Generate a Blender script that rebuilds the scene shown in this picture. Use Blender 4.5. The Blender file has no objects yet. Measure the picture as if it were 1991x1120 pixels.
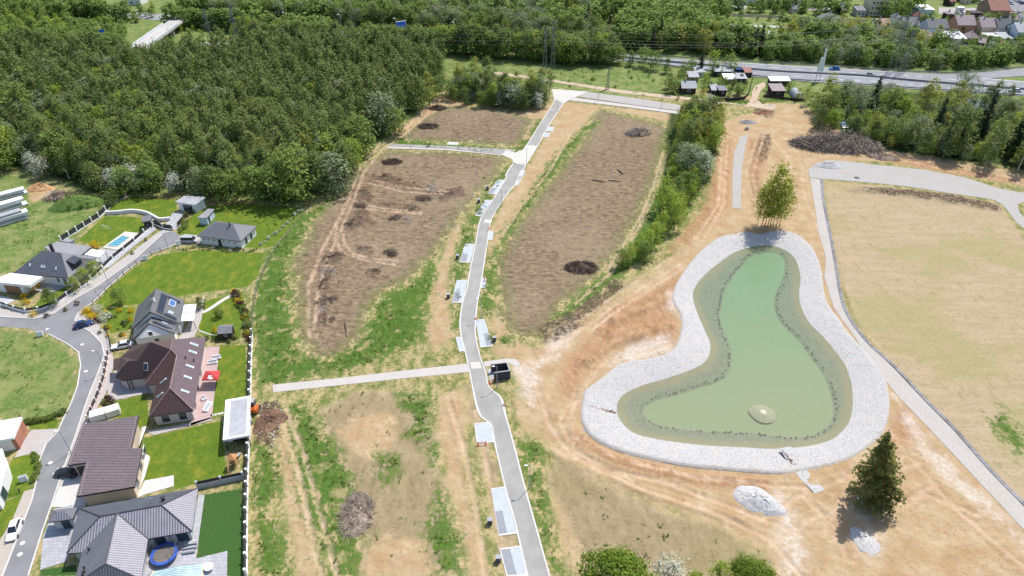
import bpy, bmesh, math, random
import numpy as np
from mathutils import Vector, Matrix
R = math.radians
# ------------------------------------------------------------------ camera, sky, sun, exposure
sc = bpy.context.scene
COL = sc.collection
CAM_H, PITCH, FPX, CX, CY = 100.0, R(35.0), 1327.0, 995.5, 560.0
cd = bpy.data.cameras.new('camera'); cam = bpy.data.objects.new('camera', cd); COL.objects.link(cam)
cam.location = (0, 0, CAM_H); cam.rotation_euler = (R(90) - PITCH, 0, 0)
cd.sensor_width = 36.0; cd.lens = FPX / 1991.0 * 36.0; cd.clip_start = 1.0; cd.clip_end = 9000.0
sc.camera = cam
SUN_EL, SUN_AZ = R(58), R(38)            # azimuth clockwise from the view direction (+Y)
wd = bpy.data.worlds.new('World'); sc.world = wd; wd.use_nodes = True
wn = wd.node_tree.nodes; bg = wn['Background']
sky = wn.new('ShaderNodeTexSky'); sky.sky_type = 'NISHITA'; sky.sun_disc = False
sky.sun_elevation = SUN_EL; sky.sun_rotation = SUN_AZ; sky.air_density = 1.0; sky.dust_density = 1.2
wd.node_tree.links.new(sky.outputs[0], bg.inputs[0]); bg.inputs[1].default_value = 0.15
sd = bpy.data.lights.new('sun', 'SUN'); sun = bpy.data.objects.new('sun', sd); COL.objects.link(sun)
sd.energy = 4.3; sd.angle = R(0.5); sd.color = (1.0, 0.96, 0.90)
sdir = Vector((math.sin(SUN_AZ) * math.cos(SUN_EL), math.cos(SUN_AZ) * math.cos(SUN_EL), math.sin(SUN_EL)))
sun.rotation_euler = sdir.to_track_quat('Z', 'Y').to_euler(); sun.location = sdir * 400
sc.view_settings.view_transform = 'Standard'; sc.view_settings.look = 'None'
sc.view_settings.exposure = 0.42; sc.view_settings.gamma = 1.0
sc.cycles.max_bounces = 6; sc.cycles.transparent_max_bounces = 8

rnd = random.Random(7)
RNG = np.random.default_rng(11)
ST, CT = math.sin(PITCH), math.cos(PITCH)

def P(px, py, z=0.0):
    """photo pixel -> world point on the level z (the place was surveyed from the photograph)"""
    x = (px - CX) / FPX; y = -(py - CY) / FPX
    dy = y * ST + CT; dz = y * CT - ST
    t = (z - CAM_H) / dz
    return Vector((x * t, dy * t, z))
def PP(pts, z=0.0): return [P(a, b, z) for a, b in pts]
def near(px, py, s=1.0):
    p = P(px, py); return p

# ------------------------------------------------------------------ node helpers
class NT:
    def __init__(s, name, rough=0.85, spec=0.25):
        s.m = bpy.data.materials.new(name); s.m.use_nodes = True
        s.t = s.m.node_tree; s.n = s.t.nodes; s.l = s.t.links
        s.b = s.n['Principled BSDF']; s.b.inputs['Roughness'].default_value = rough
        s.b.inputs['Specular IOR Level'].default_value = spec
    def put(s, node, i, v):
        if isinstance(v, bpy.types.NodeSocket): s.l.new(v, node.inputs[i])
        elif v is not None:
            if isinstance(v, (tuple, list)) and len(v) == 3 and node.inputs[i].type == 'RGBA': v = (*v, 1)
            node.inputs[i].default_value = v
    def pos(s): return s.n.new('ShaderNodeNewGeometry').outputs['Position']
    def obj(s): return s.n.new('ShaderNodeTexCoord').outputs['Object']
    def uv(s): return s.n.new('ShaderNodeTexCoord').outputs['UV']
    def attr(s, name):
        a = s.n.new('ShaderNodeAttribute'); a.attribute_name = name; return a.outputs['Fac']
    def noise(s, v, scale, detail=3, rough=0.55, stretch=None, rot=0):
        if stretch:
            mp = s.n.new('ShaderNodeMapping'); s.put(mp, 0, v); mp.inputs['Scale'].default_value = stretch
            mp.inputs['Rotation'].default_value = (0, 0, rot); v = mp.outputs[0]
        t = s.n.new('ShaderNodeTexNoise'); s.put(t, 'Vector', v); t.inputs['Scale'].default_value = scale
        t.inputs['Detail'].default_value = detail; t.inputs['Roughness'].default_value = rough
        return t.outputs[0]
    def math(s, op, a, b=None, c=None):
        t = s.n.new('ShaderNodeMath'); t.operation = op; s.put(t, 0, a)
        if b is not None: s.put(t, 1, b)
        if c is not None: s.put(t, 2, c)
        return t.outputs[0]
    def smooth(s, v, lo, hi, a=0.0, b=1.0):
        t = s.n.new('ShaderNodeMapRange'); t.interpolation_type = 'SMOOTHSTEP'; s.put(t, 0, v)
        for i, q in enumerate((lo, hi, a, b)): t.inputs[i + 1].default_value = q
        return t.outputs[0]
    def mix(s, f, a, b, mode='MIX'):
        t = s.n.new('ShaderNodeMix'); t.data_type = 'RGBA'; t.blend_type = mode
        s.put(t, 0, f); s.put(t, 6, a); s.put(t, 7, b); return t.outputs[2]
    def bump(s, h, strength=0.5, dist=0.1):
        t = s.n.new('ShaderNodeBump'); t.inputs['Strength'].default_value = strength
        t.inputs['Distance'].default_value = dist; s.put(t, 'Height', h); s.l.new(t.outputs[0], s.b.inputs['Normal'])
    def col(s, c): s.put(s.b, 'Base Color', c)

def sc3(c, k): return tuple(min(1, v * k) for v in c)
MATS = {}
def mat(name, c, rough=0.8, var=0.16, scale=2.0, metal=0.0, spec=0.25, world=False, bump=0.0):
    if name in MATS: return MATS[name]
    s = NT(name, rough, spec); v = s.pos() if world else s.obj()
    a = s.noise(v, scale, 4); b = s.noise(v, scale * 0.13, 2)
    f = s.math('ADD', s.math('MULTIPLY', a, 0.6), s.math('MULTIPLY', b, 0.4))
    s.col(s.mix(s.smooth(f, 0.33, 0.67), sc3(c, 1 - var), sc3(c, 1 + var)))
    s.b.inputs['Metallic'].default_value = metal
    if bump: s.bump(a, bump, 0.05)
    MATS[name] = s.m; return s.m
def glass_mat(name, c=(0.03, 0.045, 0.06), rough=0.08):
    if name in MATS: return MATS[name]
    s = NT(name, rough, 0.6); s.col(s.mix(s.noise(s.obj(), 0.8, 1), sc3(c, .7), sc3(c, 1.4))); MATS[name] = s.m; return s.m
def tile_mat(name, c, bw, rh, mortar=0.035, dark=0.45, rough=0.55, var=0.14, spec=0.3, bump=0.6):
    """roof covering: courses and joints from the face's own metric UVs"""
    s = NT(name, rough, spec); uv = s.uv()
    t = s.n.new('ShaderNodeTexBrick'); s.put(t, 'Vector', uv)
    t.inputs['Color1'].default_value = (*sc3(c, 1 - var), 1); t.inputs['Color2'].default_value = (*sc3(c, 1 + var), 1)
    t.inputs['Mortar'].default_value = (*sc3(c, dark), 1); t.inputs['Scale'].default_value = 1
    t.inputs['Mortar Size'].default_value = mortar; t.inputs['Mortar Smooth'].default_value = 0.4
    t.inputs['Brick Width'].default_value = bw; t.inputs['Row Height'].default_value = rh; t.offset = 0.5
    n = s.noise(s.obj(), 0.5, 4)
    s.col(s.mix(s.smooth(n, .3, .75, 0, .55), t.outputs[0], sc3(c, .72), 'MIX'))
    s.bump(s.math('SUBTRACT', 1.0, t.outputs[1]), bump, 0.04)
    MATS[name] = s.m; return s.m
def pave_mat(name, c, w=0.2, var=0.12, rough=0.85, dark=0.6, h=None):
    if name in MATS: return MATS[name]
    s = NT(name, rough, 0.2); v = s.pos()
    t = s.n.new('ShaderNodeTexBrick'); s.put(t, 'Vector', v); t.inputs['Scale'].default_value = 1
    t.inputs['Color1'].default_value = (*sc3(c, 1 - var), 1); t.inputs['Color2'].default_value = (*sc3(c, 1 + var), 1)
    t.inputs['Mortar'].default_value = (*sc3(c, dark), 1); t.inputs['Brick Width'].default_value = w
    t.inputs['Row Height'].default_value = h or w * .5; t.inputs['Mortar Size'].default_value = w * .04
    n = s.noise(v, .35, 5); s.col(s.mix(s.smooth(n, .35, .7, 0, .35), t.outputs[0], sc3(c, .78)))
    MATS[name] = s.m; return s.m

# ------------------------------------------------------------------ mesh builder
ORI = {}
def ori(o): return ORI.get(o.name, Vector((0, 0, 0))) if o else Vector((0, 0, 0))
class MB:
    def __init__(s): s.v = []; s.f = []; s.uv = []; s.mi = []
    def face(s, pts, uv=None, m=0):
        i = len(s.v); s.v += [tuple(p) for p in pts]; s.f.append(tuple(range(i, i + len(pts)))); s.uv.append(uv); s.mi.append(m)
    def quadbox(s, b, t, m=0):
        """prism between two polygons of equal size (b lower, t upper)"""
        n = len(b); i = len(s.v); s.v += [tuple(p) for p in b] + [tuple(p) for p in t]
        s.f.append(tuple(i + k for k in reversed(range(n)))); s.f.append(tuple(i + n + k for k in range(n)))
        for k in range(n):
            j = (k + 1) % n; s.f.append((i + k, i + j, i + n + j, i + n + k))
        s.uv += [None] * (n + 2); s.mi += [m] * (n + 2)
    def box(s, c, size, rz=0.0, m=0, taper=1.0):
        x, y, z = (q / 2 for q in size); ca, sa = math.cos(rz), math.sin(rz)
        def tr(a, b, zz): return (c[0] + a * ca - b * sa, c[1] + a * sa + b * ca, c[2] + zz)
        q = ((-x, -y), (x, -y), (x, y), (-x, y))
        s.quadbox([tr(a, b, -z) for a, b in q], [tr(a * taper, b * taper, z) for a, b in q], m)
    def prism(s, poly, z0, z1, m=0):
        pts = [(p[0], p[1]) for p in poly]
        ar = sum(pts[k][0] * pts[(k + 1) % len(pts)][1] - pts[(k + 1) % len(pts)][0] * pts[k][1] for k in range(len(pts)))
        if ar < 0: pts.reverse()
        s.quadbox([(x, y, z0) for x, y in pts], [(x, y, z1) for x, y in pts], m)
    def tube(s, pts, rad, n=6, m=0, cap=True):
        pts = [Vector(p) for p in pts]; rings = []
        if not isinstance(rad, (list, tuple)): rad = [rad] * len(pts)
        for k, p in enumerate(pts):
            d = (pts[min(k + 1, len(pts) - 1)] - pts[max(k - 1, 0)]).normalized()
            a = d.cross(Vector((0, 0, 1))); a = Vector((1, 0, 0)) if a.length < .01 else a.normalized(); b = d.cross(a)
            i = len(s.v); rings.append(i)
            s.v += [tuple(p + (a * math.cos(2 * math.pi * q / n) + b * math.sin(2 * math.pi * q / n)) * rad[k]) for q in range(n)]
        for i, j in zip(rings, rings[1:]):
            for q in range(n):
                w = (q + 1) % n; s.f.append((i + q, i + w, j + w, j + q)); s.uv.append(None); s.mi.append(m)
        if cap:
            for i in (rings[0], rings[-1]): s.f.append(tuple(i + q for q in range(n))); s.uv.append(None); s.mi.append(m)
    def disc(s, c, r, z0, z1, n=20, m=0, r2=None):
        r2 = r if r2 is None else r2
        s.quadbox([(c[0] + r * math.cos(2 * math.pi * k / n), c[1] + r * math.sin(2 * math.pi * k / n), z0) for k in range(n)],
                  [(c[0] + r2 * math.cos(2 * math.pi * k / n), c[1] + r2 * math.sin(2 * math.pi * k / n), z1) for k in range(n)], m)
    def wall(s, line, w, z0, z1, m=0, closed=False):
        """upright strip of thickness w along a polyline"""
        L, Rr = offset(line, w / 2), offset(line, -w / 2)
        for k in range(len(line) - 1):
            s.quadbox([(*L[k], z0), (*Rr[k], z0), (*Rr[k + 1], z0), (*L[k + 1], z0)], [(*L[k], z1), (*Rr[k], z1), (*Rr[k + 1], z1), (*L[k + 1], z1)], m)
    def build(s, name, mats, parent=None, label=None, smooth=False):
        me = bpy.data.meshes.new(name); o0 = ori(parent)
        me.from_pydata([(x - o0.x, y - o0.y, z - o0.z) for x, y, z in s.v], [], s.f)
        if any(u is not None for u in s.uv):
            l = me.uv_layers.new(name='UVMap'); dat = []
            for f, u in zip(s.f, s.uv): dat += [c for q in (u or [(0, 0)] * len(f)) for c in q]
            l.data.foreach_set('uv', dat)
        for m in (mats if isinstance(mats, (list, tuple)) else [mats]): me.materials.append(m)
        if any(s.mi): me.polygons.foreach_set('material_index', s.mi)
        if smooth: me.polygons.foreach_set('use_smooth', [True] * len(s.f))
        bm = bmesh.new(); bm.from_mesh(me); bmesh.ops.recalc_face_normals(bm, faces=bm.faces) if s.recalc else None
        bm.to_mesh(me); bm.free(); me.update()
        o = bpy.data.objects.new(name, me); COL.objects.link(o)
        if parent: o.parent = parent; ORI[o.name] = o0
        if label: o['label'] = label
        return o
    def build_split(s, name, mats, parent=None):
        """every loose piece becomes a part of its own"""
        par = list(range(len(s.v)))
        def fd(i):
            while par[i] != i: par[i] = par[par[i]]; i = par[i]
            return i
        for f in s.f:
            for i in f[1:]: par[fd(i)] = fd(f[0])
        gr = {}
        for k, f in enumerate(s.f): gr.setdefault(fd(f[0]), []).append(k)
        for ks in gr.values():
            b = MB()
            for k in ks: b.face([s.v[i] for i in s.f[k]], s.uv[k], s.mi[k])
            o = b.build(name, mats, parent)
            bm = bmesh.new(); bm.from_mesh(o.data); bmesh.ops.remove_doubles(bm, verts=bm.verts, dist=1e-4); bmesh.ops.recalc_face_normals(bm, faces=bm.faces); bm.to_mesh(o.data); bm.free()
    recalc = True
def offset(line, d):
    out = []; n = len(line)
    for k in range(n):
        a = Vector(line[max(k - 1, 0)][:2]); b = Vector(line[k][:2]); c = Vector(line[min(k + 1, n - 1)][:2])
        u = (b - a).normalized() if k else (c - b).normalized(); w = (c - b).normalized() if k < n - 1 else u
        t = (u + w).normalized(); nn = Vector((-t.y, t.x)); q = max(.4, nn.dot(Vector((-u.y, u.x))))
        out.append((b.x + nn.x * d / q, b.y + nn.y * d / q))
    return out
def thing(name, label, cat, loc=(0, 0, 0), group=None):
    o = bpy.data.objects.new(name, None); COL.objects.link(o); o.location = loc; o.empty_display_size = .3
    ORI[o.name] = Vector(loc); return tag(o, label, cat, group)
def tag(o, label, cat, group=None, kind=None):
    o['label'] = label; o['category'] = cat
    if group: o['group'] = group
    if kind: o['kind'] = kind
    return o
def struct(o): o['kind'] = 'structure'; return o
def rebase(o):
    """move a single-mesh thing's origin to its own base"""
    me = o.data; n = len(me.vertices); co = np.empty(n * 3, np.float32); me.vertices.foreach_get('co', co); co = co.reshape(-1, 3)
    c = Vector((float(co[:, 0].mean()), float(co[:, 1].mean()), float(co[:, 2].min())))
    co -= np.array(c[:], np.float32); me.vertices.foreach_set('co', co.ravel()); o.location = c; me.update(); return o
def copy_tree(o, loc=None, rz=0.0, s=1.0, label=None, group=None, parent=None, sz=None):
    c = o.copy(); COL.objects.link(c)
    if parent: c.parent = parent
    for ch in o.children: copy_tree(ch, parent=c)
    if loc is not None:
        c.location = loc; c.rotation_euler = (0, 0, rz); c.scale = (s, s, sz or s)
    if label: c['label'] = label
    if group: c['group'] = group
    return c
def quads_mesh(name, q, m):
    """numpy (n,4,3) -> mesh"""
    n = len(q); me = bpy.data.meshes.new(name)
    me.vertices.add(n * 4); me.vertices.foreach_set('co', np.ascontiguousarray(q, dtype=np.float32).ravel())
    me.loops.add(n * 4); me.loops.foreach_set('vertex_index', np.arange(n * 4, dtype=np.int32))
    me.polygons.add(n); me.polygons.foreach_set('loop_start', np.arange(0, n * 4, 4, dtype=np.int32))
    me.update(calc_edges=True); me.materials.append(m); return me
# ------------------------------------------------------------------ terrain maths
def A2(pts, z=0.0): return np.array([P(a, b, z)[:2] for a, b in pts])
def seg_dist(X, Y, a, b):
    dx, dy = b - a; L = dx * dx + dy * dy + 1e-9
    t = np.clip(((X - a[0]) * dx + (Y - a[1]) * dy) / L, 0, 1)
    return np.hypot(X - a[0] - t * dx, Y - a[1] - t * dy)
def sd_poly(X, Y, poly, lim=8.0):
    """signed distance in metres, positive inside, clipped to +-lim"""
    lim = float(lim); out = np.full(X.shape, -lim); lo = poly.min(0) - lim; hi = poly.max(0) + lim
    m = (X > lo[0]) & (X < hi[0]) & (Y > lo[1]) & (Y < hi[1])
    x, y = X[m], Y[m]; d = np.full(x.shape, 1e9); ins = np.zeros(x.shape, bool); n = len(poly)
    for k in range(n):
        a, b = poly[k], poly[(k + 1) % n]; d = np.minimum(d, seg_dist(x, y, a, b))
        c = ((a[1] > y) != (b[1] > y)); ins ^= c & (x < (b[0] - a[0]) * (y - a[1]) / (b[1] - a[1] + 1e-12) + a[0])
    out[m] = np.clip(np.where(ins, d, -d), -lim, lim); return out
def sd_line(X, Y, line, lim=8.0):
    lim = float(lim); out = np.full(X.shape, lim); lo = line.min(0) - lim; hi = line.max(0) + lim
    m = (X > lo[0]) & (X < hi[0]) & (Y > lo[1]) & (Y < hi[1]); x, y = X[m], Y[m]; d = np.full(x.shape, lim)
    for k in range(len(line) - 1): d = np.minimum(d, seg_dist(x, y, line[k], line[k + 1]))
    out[m] = d; return out
_H = np.random.default_rng(5).random((256, 256))
def vnoise(x, y, s):
    x = x / s; y = y / s; i = np.floor(x).astype(int); j = np.floor(y).astype(int); u = x - i; v = y - j
    u = u * u * (3 - 2 * u); v = v * v * (3 - 2 * v); g = lambda a, b: _H[a % 256, b % 256]
    return (g(i, j) * (1 - u) + g(i + 1, j) * u) * (1 - v) + (g(i, j + 1) * (1 - u) + g(i + 1, j + 1) * u) * v - .5
def sstep(v, a, b):
    t = np.clip((v - a) / (b - a), 0, 1); return t * t * (3 - 2 * t)
def smooth_closed(pts, n=4):
    """Catmull-Rom through a closed polygon"""
    p = np.array(pts, float); out = []
    for k in range(len(p)):
        a, b, c, d = p[k - 1], p[k], p[(k + 1) % len(p)], p[(k + 2) % len(p)]
        for q in range(n):
            t = q / n; out.append(.5 * (2 * b + (c - a) * t + (2 * a - 5 * b + 4 * c - d) * t * t + (3 * b - a - 3 * c + d) * t ** 3))
    return np.array(out)
def smooth_line(pts, n=5):
    p = [np.array(q, float) for q in pts]; p = [2 * p[0] - p[1]] + p + [2 * p[-1] - p[-2]]; out = []
    for k in range(1, len(p) - 2):
        a, b, c, d = p[k - 1:k + 3]
        for q in range(n):
            t = q / n; out.append(.5 * (2 * b + (c - a) * t + (2 * a - 5 * b + 4 * c - d) * t * t + (3 * b - a - 3 * c + d) * t ** 3))
    return np.array(out + [p[-2]])

# ------------------------------------------------------------------ outlines read off the photograph (pixels)
POND_OUT = [(1430,455),(1450,451),(1475,455),(1500,450),(1530,450),(1558,461),(1585,490),(1598,530),(1603,570),(1612,594),(1632,622),(1652,650),(1682,682),(1706,712),(1723,742),(1730,778),(1727,815),(1714,847),(1690,868),(1660,888),(1625,902),(1580,912),(1530,921),(1480,919),(1420,914),(1350,908),(1300,900),(1250,889),(1200,876),(1160,857),(1138,835),(1129,812),(1130,790),(1134,765),(1142,755),(1166,738),(1196,713),(1222,703),(1252,699),(1290,690),(1309,678),(1318,660),(1325,632),(1321,610),(1309,590),(1308,570),(1318,545),(1335,520),(1355,495),(1378,475),(1402,460)]
POND_WATER = [(1455,482),(1490,477),(1522,485),(1545,503),(1556,540),(1553,570),(1558,600),(1575,630),(1600,655),(1625,685),(1645,715),(1655,750),(1657,790),(1650,820),(1635,840),(1615,855),(1580,865),(1530,871),(1490,872),(1440,869),(1380,866),(1320,860),(1265,851),(1230,840),(1209,820),(1200,797),(1205,776),(1220,763),(1250,750),(1290,738),(1330,725),(1360,712),(1378,695),(1382,670),(1372,645),(1357,610),(1348,580),(1351,560),(1370,535),(1398,512),(1425,493)]
POND_DEEP = [(1441,512),(1460,493),(1492,486),(1520,493),(1531,512),(1527,540),(1513,572),(1511,597),(1520,620),(1541,643),(1562,664),(1582,692),(1604,722),(1616,747),(1624,775),(1627,800),(1622,822),(1608,836),(1584,848),(1552,852),(1520,850),(1460,843),(1400,841),(1330,837),(1272,825),(1248,806),(1249,788),(1270,774),(1310,764),(1350,751),(1390,738),(1411,724),(1418,700),(1415,672),(1403,642),(1396,616),(1399,590),(1406,562),(1421,537)]
Z_WATER = -0.7
MULCH = [[(750,292),(868,296),(985,305),(968,335),(925,385),(892,430),(862,470),(850,490),(800,540),(735,575),(715,610),(708,655),(660,690),(640,697),(600,690),(575,645),(570,560),(566,510),(600,440),(640,385),(690,330)],
         [(868,207),(935,208),(990,215),(1037,232),(1008,284),(900,277),(775,270),(830,226)],
         [(1165,212),(1215,225),(1262,236),(1306,250),(1288,300),(1276,350),(1250,410),(1205,490),(1150,545),(1100,590),(1065,640),(1015,665),(985,640),(968,560),(962,510),(1000,440),(1055,370),(1095,320),(1135,270)]]
GREEN = [[(988,322),(962,350),(930,400),(905,440),(888,480),(878,530),(885,600),(880,640),(895,640),(900,560),(912,480),(935,425),(965,370),(998,330)],
         [(650,383),(605,430),(560,512),(568,620),(590,692),(640,702),(705,662),(718,610),(740,578),(805,545),(850,492),(845,540),(832,610),(825,655),(765,692),(690,720),(600,736),(540,748),(500,752),(492,650),(490,560),(520,492),(575,425)],
         [(565,782),(600,790),(622,830),(655,880),(690,925),(688,960),(650,985),(672,1030),(700,1050),(690,1120),(640,1120),(600,1000),(570,900),(558,840)],
         [(498,865),(530,875),(545,905),(540,960),(520,990),(550,1050),(560,1120),(500,1120),(488,960)],
         [(775,765),(832,764),(840,790),(838,830),(822,856),(795,848),(800,812),(778,790)],
         [(735,890),(770,886),(775,905),(760,925),(742,945),(728,938)],
         [(848,955),(862,965),(868,1000),(880,1020),(893,1060),(897,1120),(848,1120),(830,1040),(818,1015),(845,1008)],
         [(838,868),(850,870),(853,910),(846,912)],
         [(1168,236),(1135,262),(1095,318),(1055,368),(1010,425),(965,500),(950,508),(985,440),(1030,375),(1070,315),(1110,270),(1140,243)],
         [(1290,262),(1288,310),(1275,360),(1248,420),(1208,495),(1160,545),(1110,590),(1075,620),(1110,622),(1180,565),(1235,520),(1290,470),(1345,410),(1385,330),(1400,250),(1330,215)],
         [(948,508),(965,506),(966,560),(955,612),(925,615),(935,560)],
         [(742,268),(868,278),(990,289),(1025,268),(1045,232),(1062,235),(1040,270),(1015,296),(985,300),(770,282)],
         [(1400,205),(1460,203),(1560,196),(1565,182),(1480,190),(1465,195),(1300,180),(1200,178),(1300,190)],
         [(1010,860),(1050,860),(1040,910),(1060,960),(1080,1060),(1095,1120),(1078,1120),(1045,1000),(1020,920)],
         [(1921,820),(1945,800),(1991,850),(1991,890)],
         [(935,640),(950,650),(1000,655),(985,670),(945,668)]]
MEADOW = [[(860,103),(1000,112),(1150,130),(1290,150),(1312,190),(1180,186),(1080,170),(950,175),(880,170),(860,140)],
          [(-40,440),(60,395),(120,375),(210,385),(200,418),(150,462),(80,500),(20,530),(-40,545)],
          [(0,640),(100,655),(148,690),(150,745),(135,785),(118,815),(50,818),(0,815),(-60,815),(-60,640)],
          [(-90,110),(-90,345),(60,330),(190,388),(350,372),(560,400),(640,380),(705,300),(760,262),(830,205),(872,170),(862,100),(600,90),(300,88)],
          [(-200,-10),(-200,110),(300,90),(860,105),(1991,260),(2300,320),(2300,120),(2100,-10)],
          [(1560,200),(1600,235),(1700,285),(1991,330),(2100,350),(2100,180),(1700,165)],
          [(-60,345),(60,335),(60,400),(-60,440)]]
LAWN = [[(205,418),(225,392),(260,384),(345,388),(342,415),(322,428),(290,418),(245,412)],
        [(150,468),(205,420),(262,422),(300,432),(296,447),(262,455),(220,482),(190,478)],
        [(405,400),(480,396),(600,404),(568,440),(530,480),(500,482),(430,480),(345,462),(350,435)],
        [(340,490),(390,486),(470,490),(515,492),(500,540),(480,558),(370,572),(290,590),(200,598),(185,592),(210,562),(262,520),(300,498)],
        [(415,672),(478,671),(479,768),(440,806),(411,812)], [(212,783),(285,766),(292,830),(240,830)],
        [(278,852),(430,818),(442,925),(345,950),(280,935)],
        [(385,590),(470,566),(478,600),(466,660),(395,655),(378,620)], [(195,600),(262,596),(258,640),(215,648)],
        [(28,888),(76,882),(66,930),(50,960),(0,975),(-30,970)], [(0,978),(48,960),(40,1000),(12,1040),(-30,1060),(-40,985)],
        [(45,820),(118,815),(105,838),(60,834)], [(62,600),(92,566),(130,560),(132,590),(80,602)]]
TURF = [[(394,962),(470,950),(473,1120),(440,1120),(440,1072),(382,1086)], [(78,1108),(150,1098),(148,1120),(78,1120)]]
SAND = [[(1395,246),(1440,225),(1560,205),(1640,250),(1720,290),(1991,338),(2080,352),(2080,378),(1850,335),(1700,312),(1590,318),(1575,345),(1610,470),(1650,620),(1740,740),(1850,840),(1991,1000),(2080,1090),(2080,1240),(1540,1240),(1500,1080),(1400,1020),(1290,985),(1180,940),(1100,900),(1058,860),(1030,800),(1010,740),(1000,700),(1060,668),(1110,640),(1190,585),(1280,530),(1340,470),(1385,420),(1392,330)],
        [(892,424),(876,462),(852,520),(836,575),(829,650),(845,680),(885,650),(872,600),(868,560),(880,500),(896,440)],
        [(852,772),(898,760),(908,800),(900,880),(905,960),(930,1040),(950,1120),(918,1120),(900,1040),(876,950),(862,900),(850,830)],
        [(700,1120),(705,1070),(760,1040),(830,1050),(848,1120)], [(655,838),(700,806),(760,800),(775,840),(760,870),(720,900),(695,885)],
        [(985,215),(1000,300),(1040,285),(1090,215),(1165,208),(1300,235),(1310,222),(1110,200)],
        [(1095,200),(1165,207),(1130,250),(1085,305),(1030,380),(985,440),(965,480),(950,500),(955,450),(990,380),(1030,320),(1060,270)],
        [(965,560),(985,640),(1010,665),(1055,690),(1005,705),(965,690),(955,650)],
        [(60,370),(105,362),(100,390),(55,425),(25,450),(-30,465),(-30,430),(30,395)],
        [(870,178),(905,205),(780,268),(742,268),(800,225),(845,190)],
        [(1300,190),(1440,190),(1465,165),(1495,165),(1485,195),(1560,205),(1560,215),(1395,205)],
        [(535,850),(562,860),(590,960),(615,1120),(585,1120),(555,960)],[(490,930),(500,940),(515,1120),(495,1120)],
        [(1000,775),(1040,800),(1062,860),(1040,850),(1018,830)],[(1075,960),(1092,985),(1115,1040),(1135,1120),(1105,1120),(1085,1040)]]
DRY = [[(1602,352),(1700,360),(1945,400),(1991,465),(2120,600),(2120,1100),(1991,1000),(1850,830),(1745,735),(1655,610),(1618,470)],
       [(1090,885),(1180,945),(1290,990),(1400,1022),(1500,1082),(1530,1180),(1120,1180),(1100,1040),(1060,930)],
       [(1720,950),(1800,820),(1991,1010),(2050,1080),(2050,1200),(1720,1200)],
       [(620,800),(700,760),(830,765),(850,900),(905,1120),(700,1120),(690,1000),(640,860)],
       [(900,760),(935,860),(965,1010),(990,1120),(1020,1120),(975,950),(945,830),(915,740)]]
PALE = [[(1000,712),(1040,706),(1060,690),(1075,640),(1110,625),(1120,650),(1085,690),(1050,720),(1035,790),(1015,770)],
        [(1215,672),(1300,655),(1318,690),(1240,700),(1180,715)], [(1655,1030),(1700,1030),(1712,1075),(1690,1085),(1665,1060)],
        [(1290,585),(1312,560),(1320,620),(1300,600)],[(1500,950),(1545,1000),(1580,1120),(1530,1120)],
        [(1735,760),(1800,850),(1900,960),(1991,1040),(1991,1060),(1860,950),(1770,850)]]
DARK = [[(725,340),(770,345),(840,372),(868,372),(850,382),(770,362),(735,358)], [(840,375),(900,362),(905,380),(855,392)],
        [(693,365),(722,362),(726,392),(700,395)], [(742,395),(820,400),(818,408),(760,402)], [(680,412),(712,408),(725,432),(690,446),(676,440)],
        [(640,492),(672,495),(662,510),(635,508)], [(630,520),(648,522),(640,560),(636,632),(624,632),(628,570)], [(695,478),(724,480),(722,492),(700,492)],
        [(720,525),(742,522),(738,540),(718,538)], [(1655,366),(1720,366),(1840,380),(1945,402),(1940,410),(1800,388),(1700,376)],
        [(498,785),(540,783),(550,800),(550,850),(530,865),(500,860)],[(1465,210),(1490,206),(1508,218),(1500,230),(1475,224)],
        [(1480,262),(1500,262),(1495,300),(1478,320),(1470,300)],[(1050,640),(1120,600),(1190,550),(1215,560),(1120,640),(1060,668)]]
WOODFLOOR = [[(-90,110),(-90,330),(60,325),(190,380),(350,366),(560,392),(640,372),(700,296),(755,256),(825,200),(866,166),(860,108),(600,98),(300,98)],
             [(1580,215),(1640,262),(1720,292),(1991,328),(2100,350),(2100,200),(1700,175)], [(1300,215),(1395,225),(1392,300),(1340,380),(1280,420),(1290,330)]]
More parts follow.
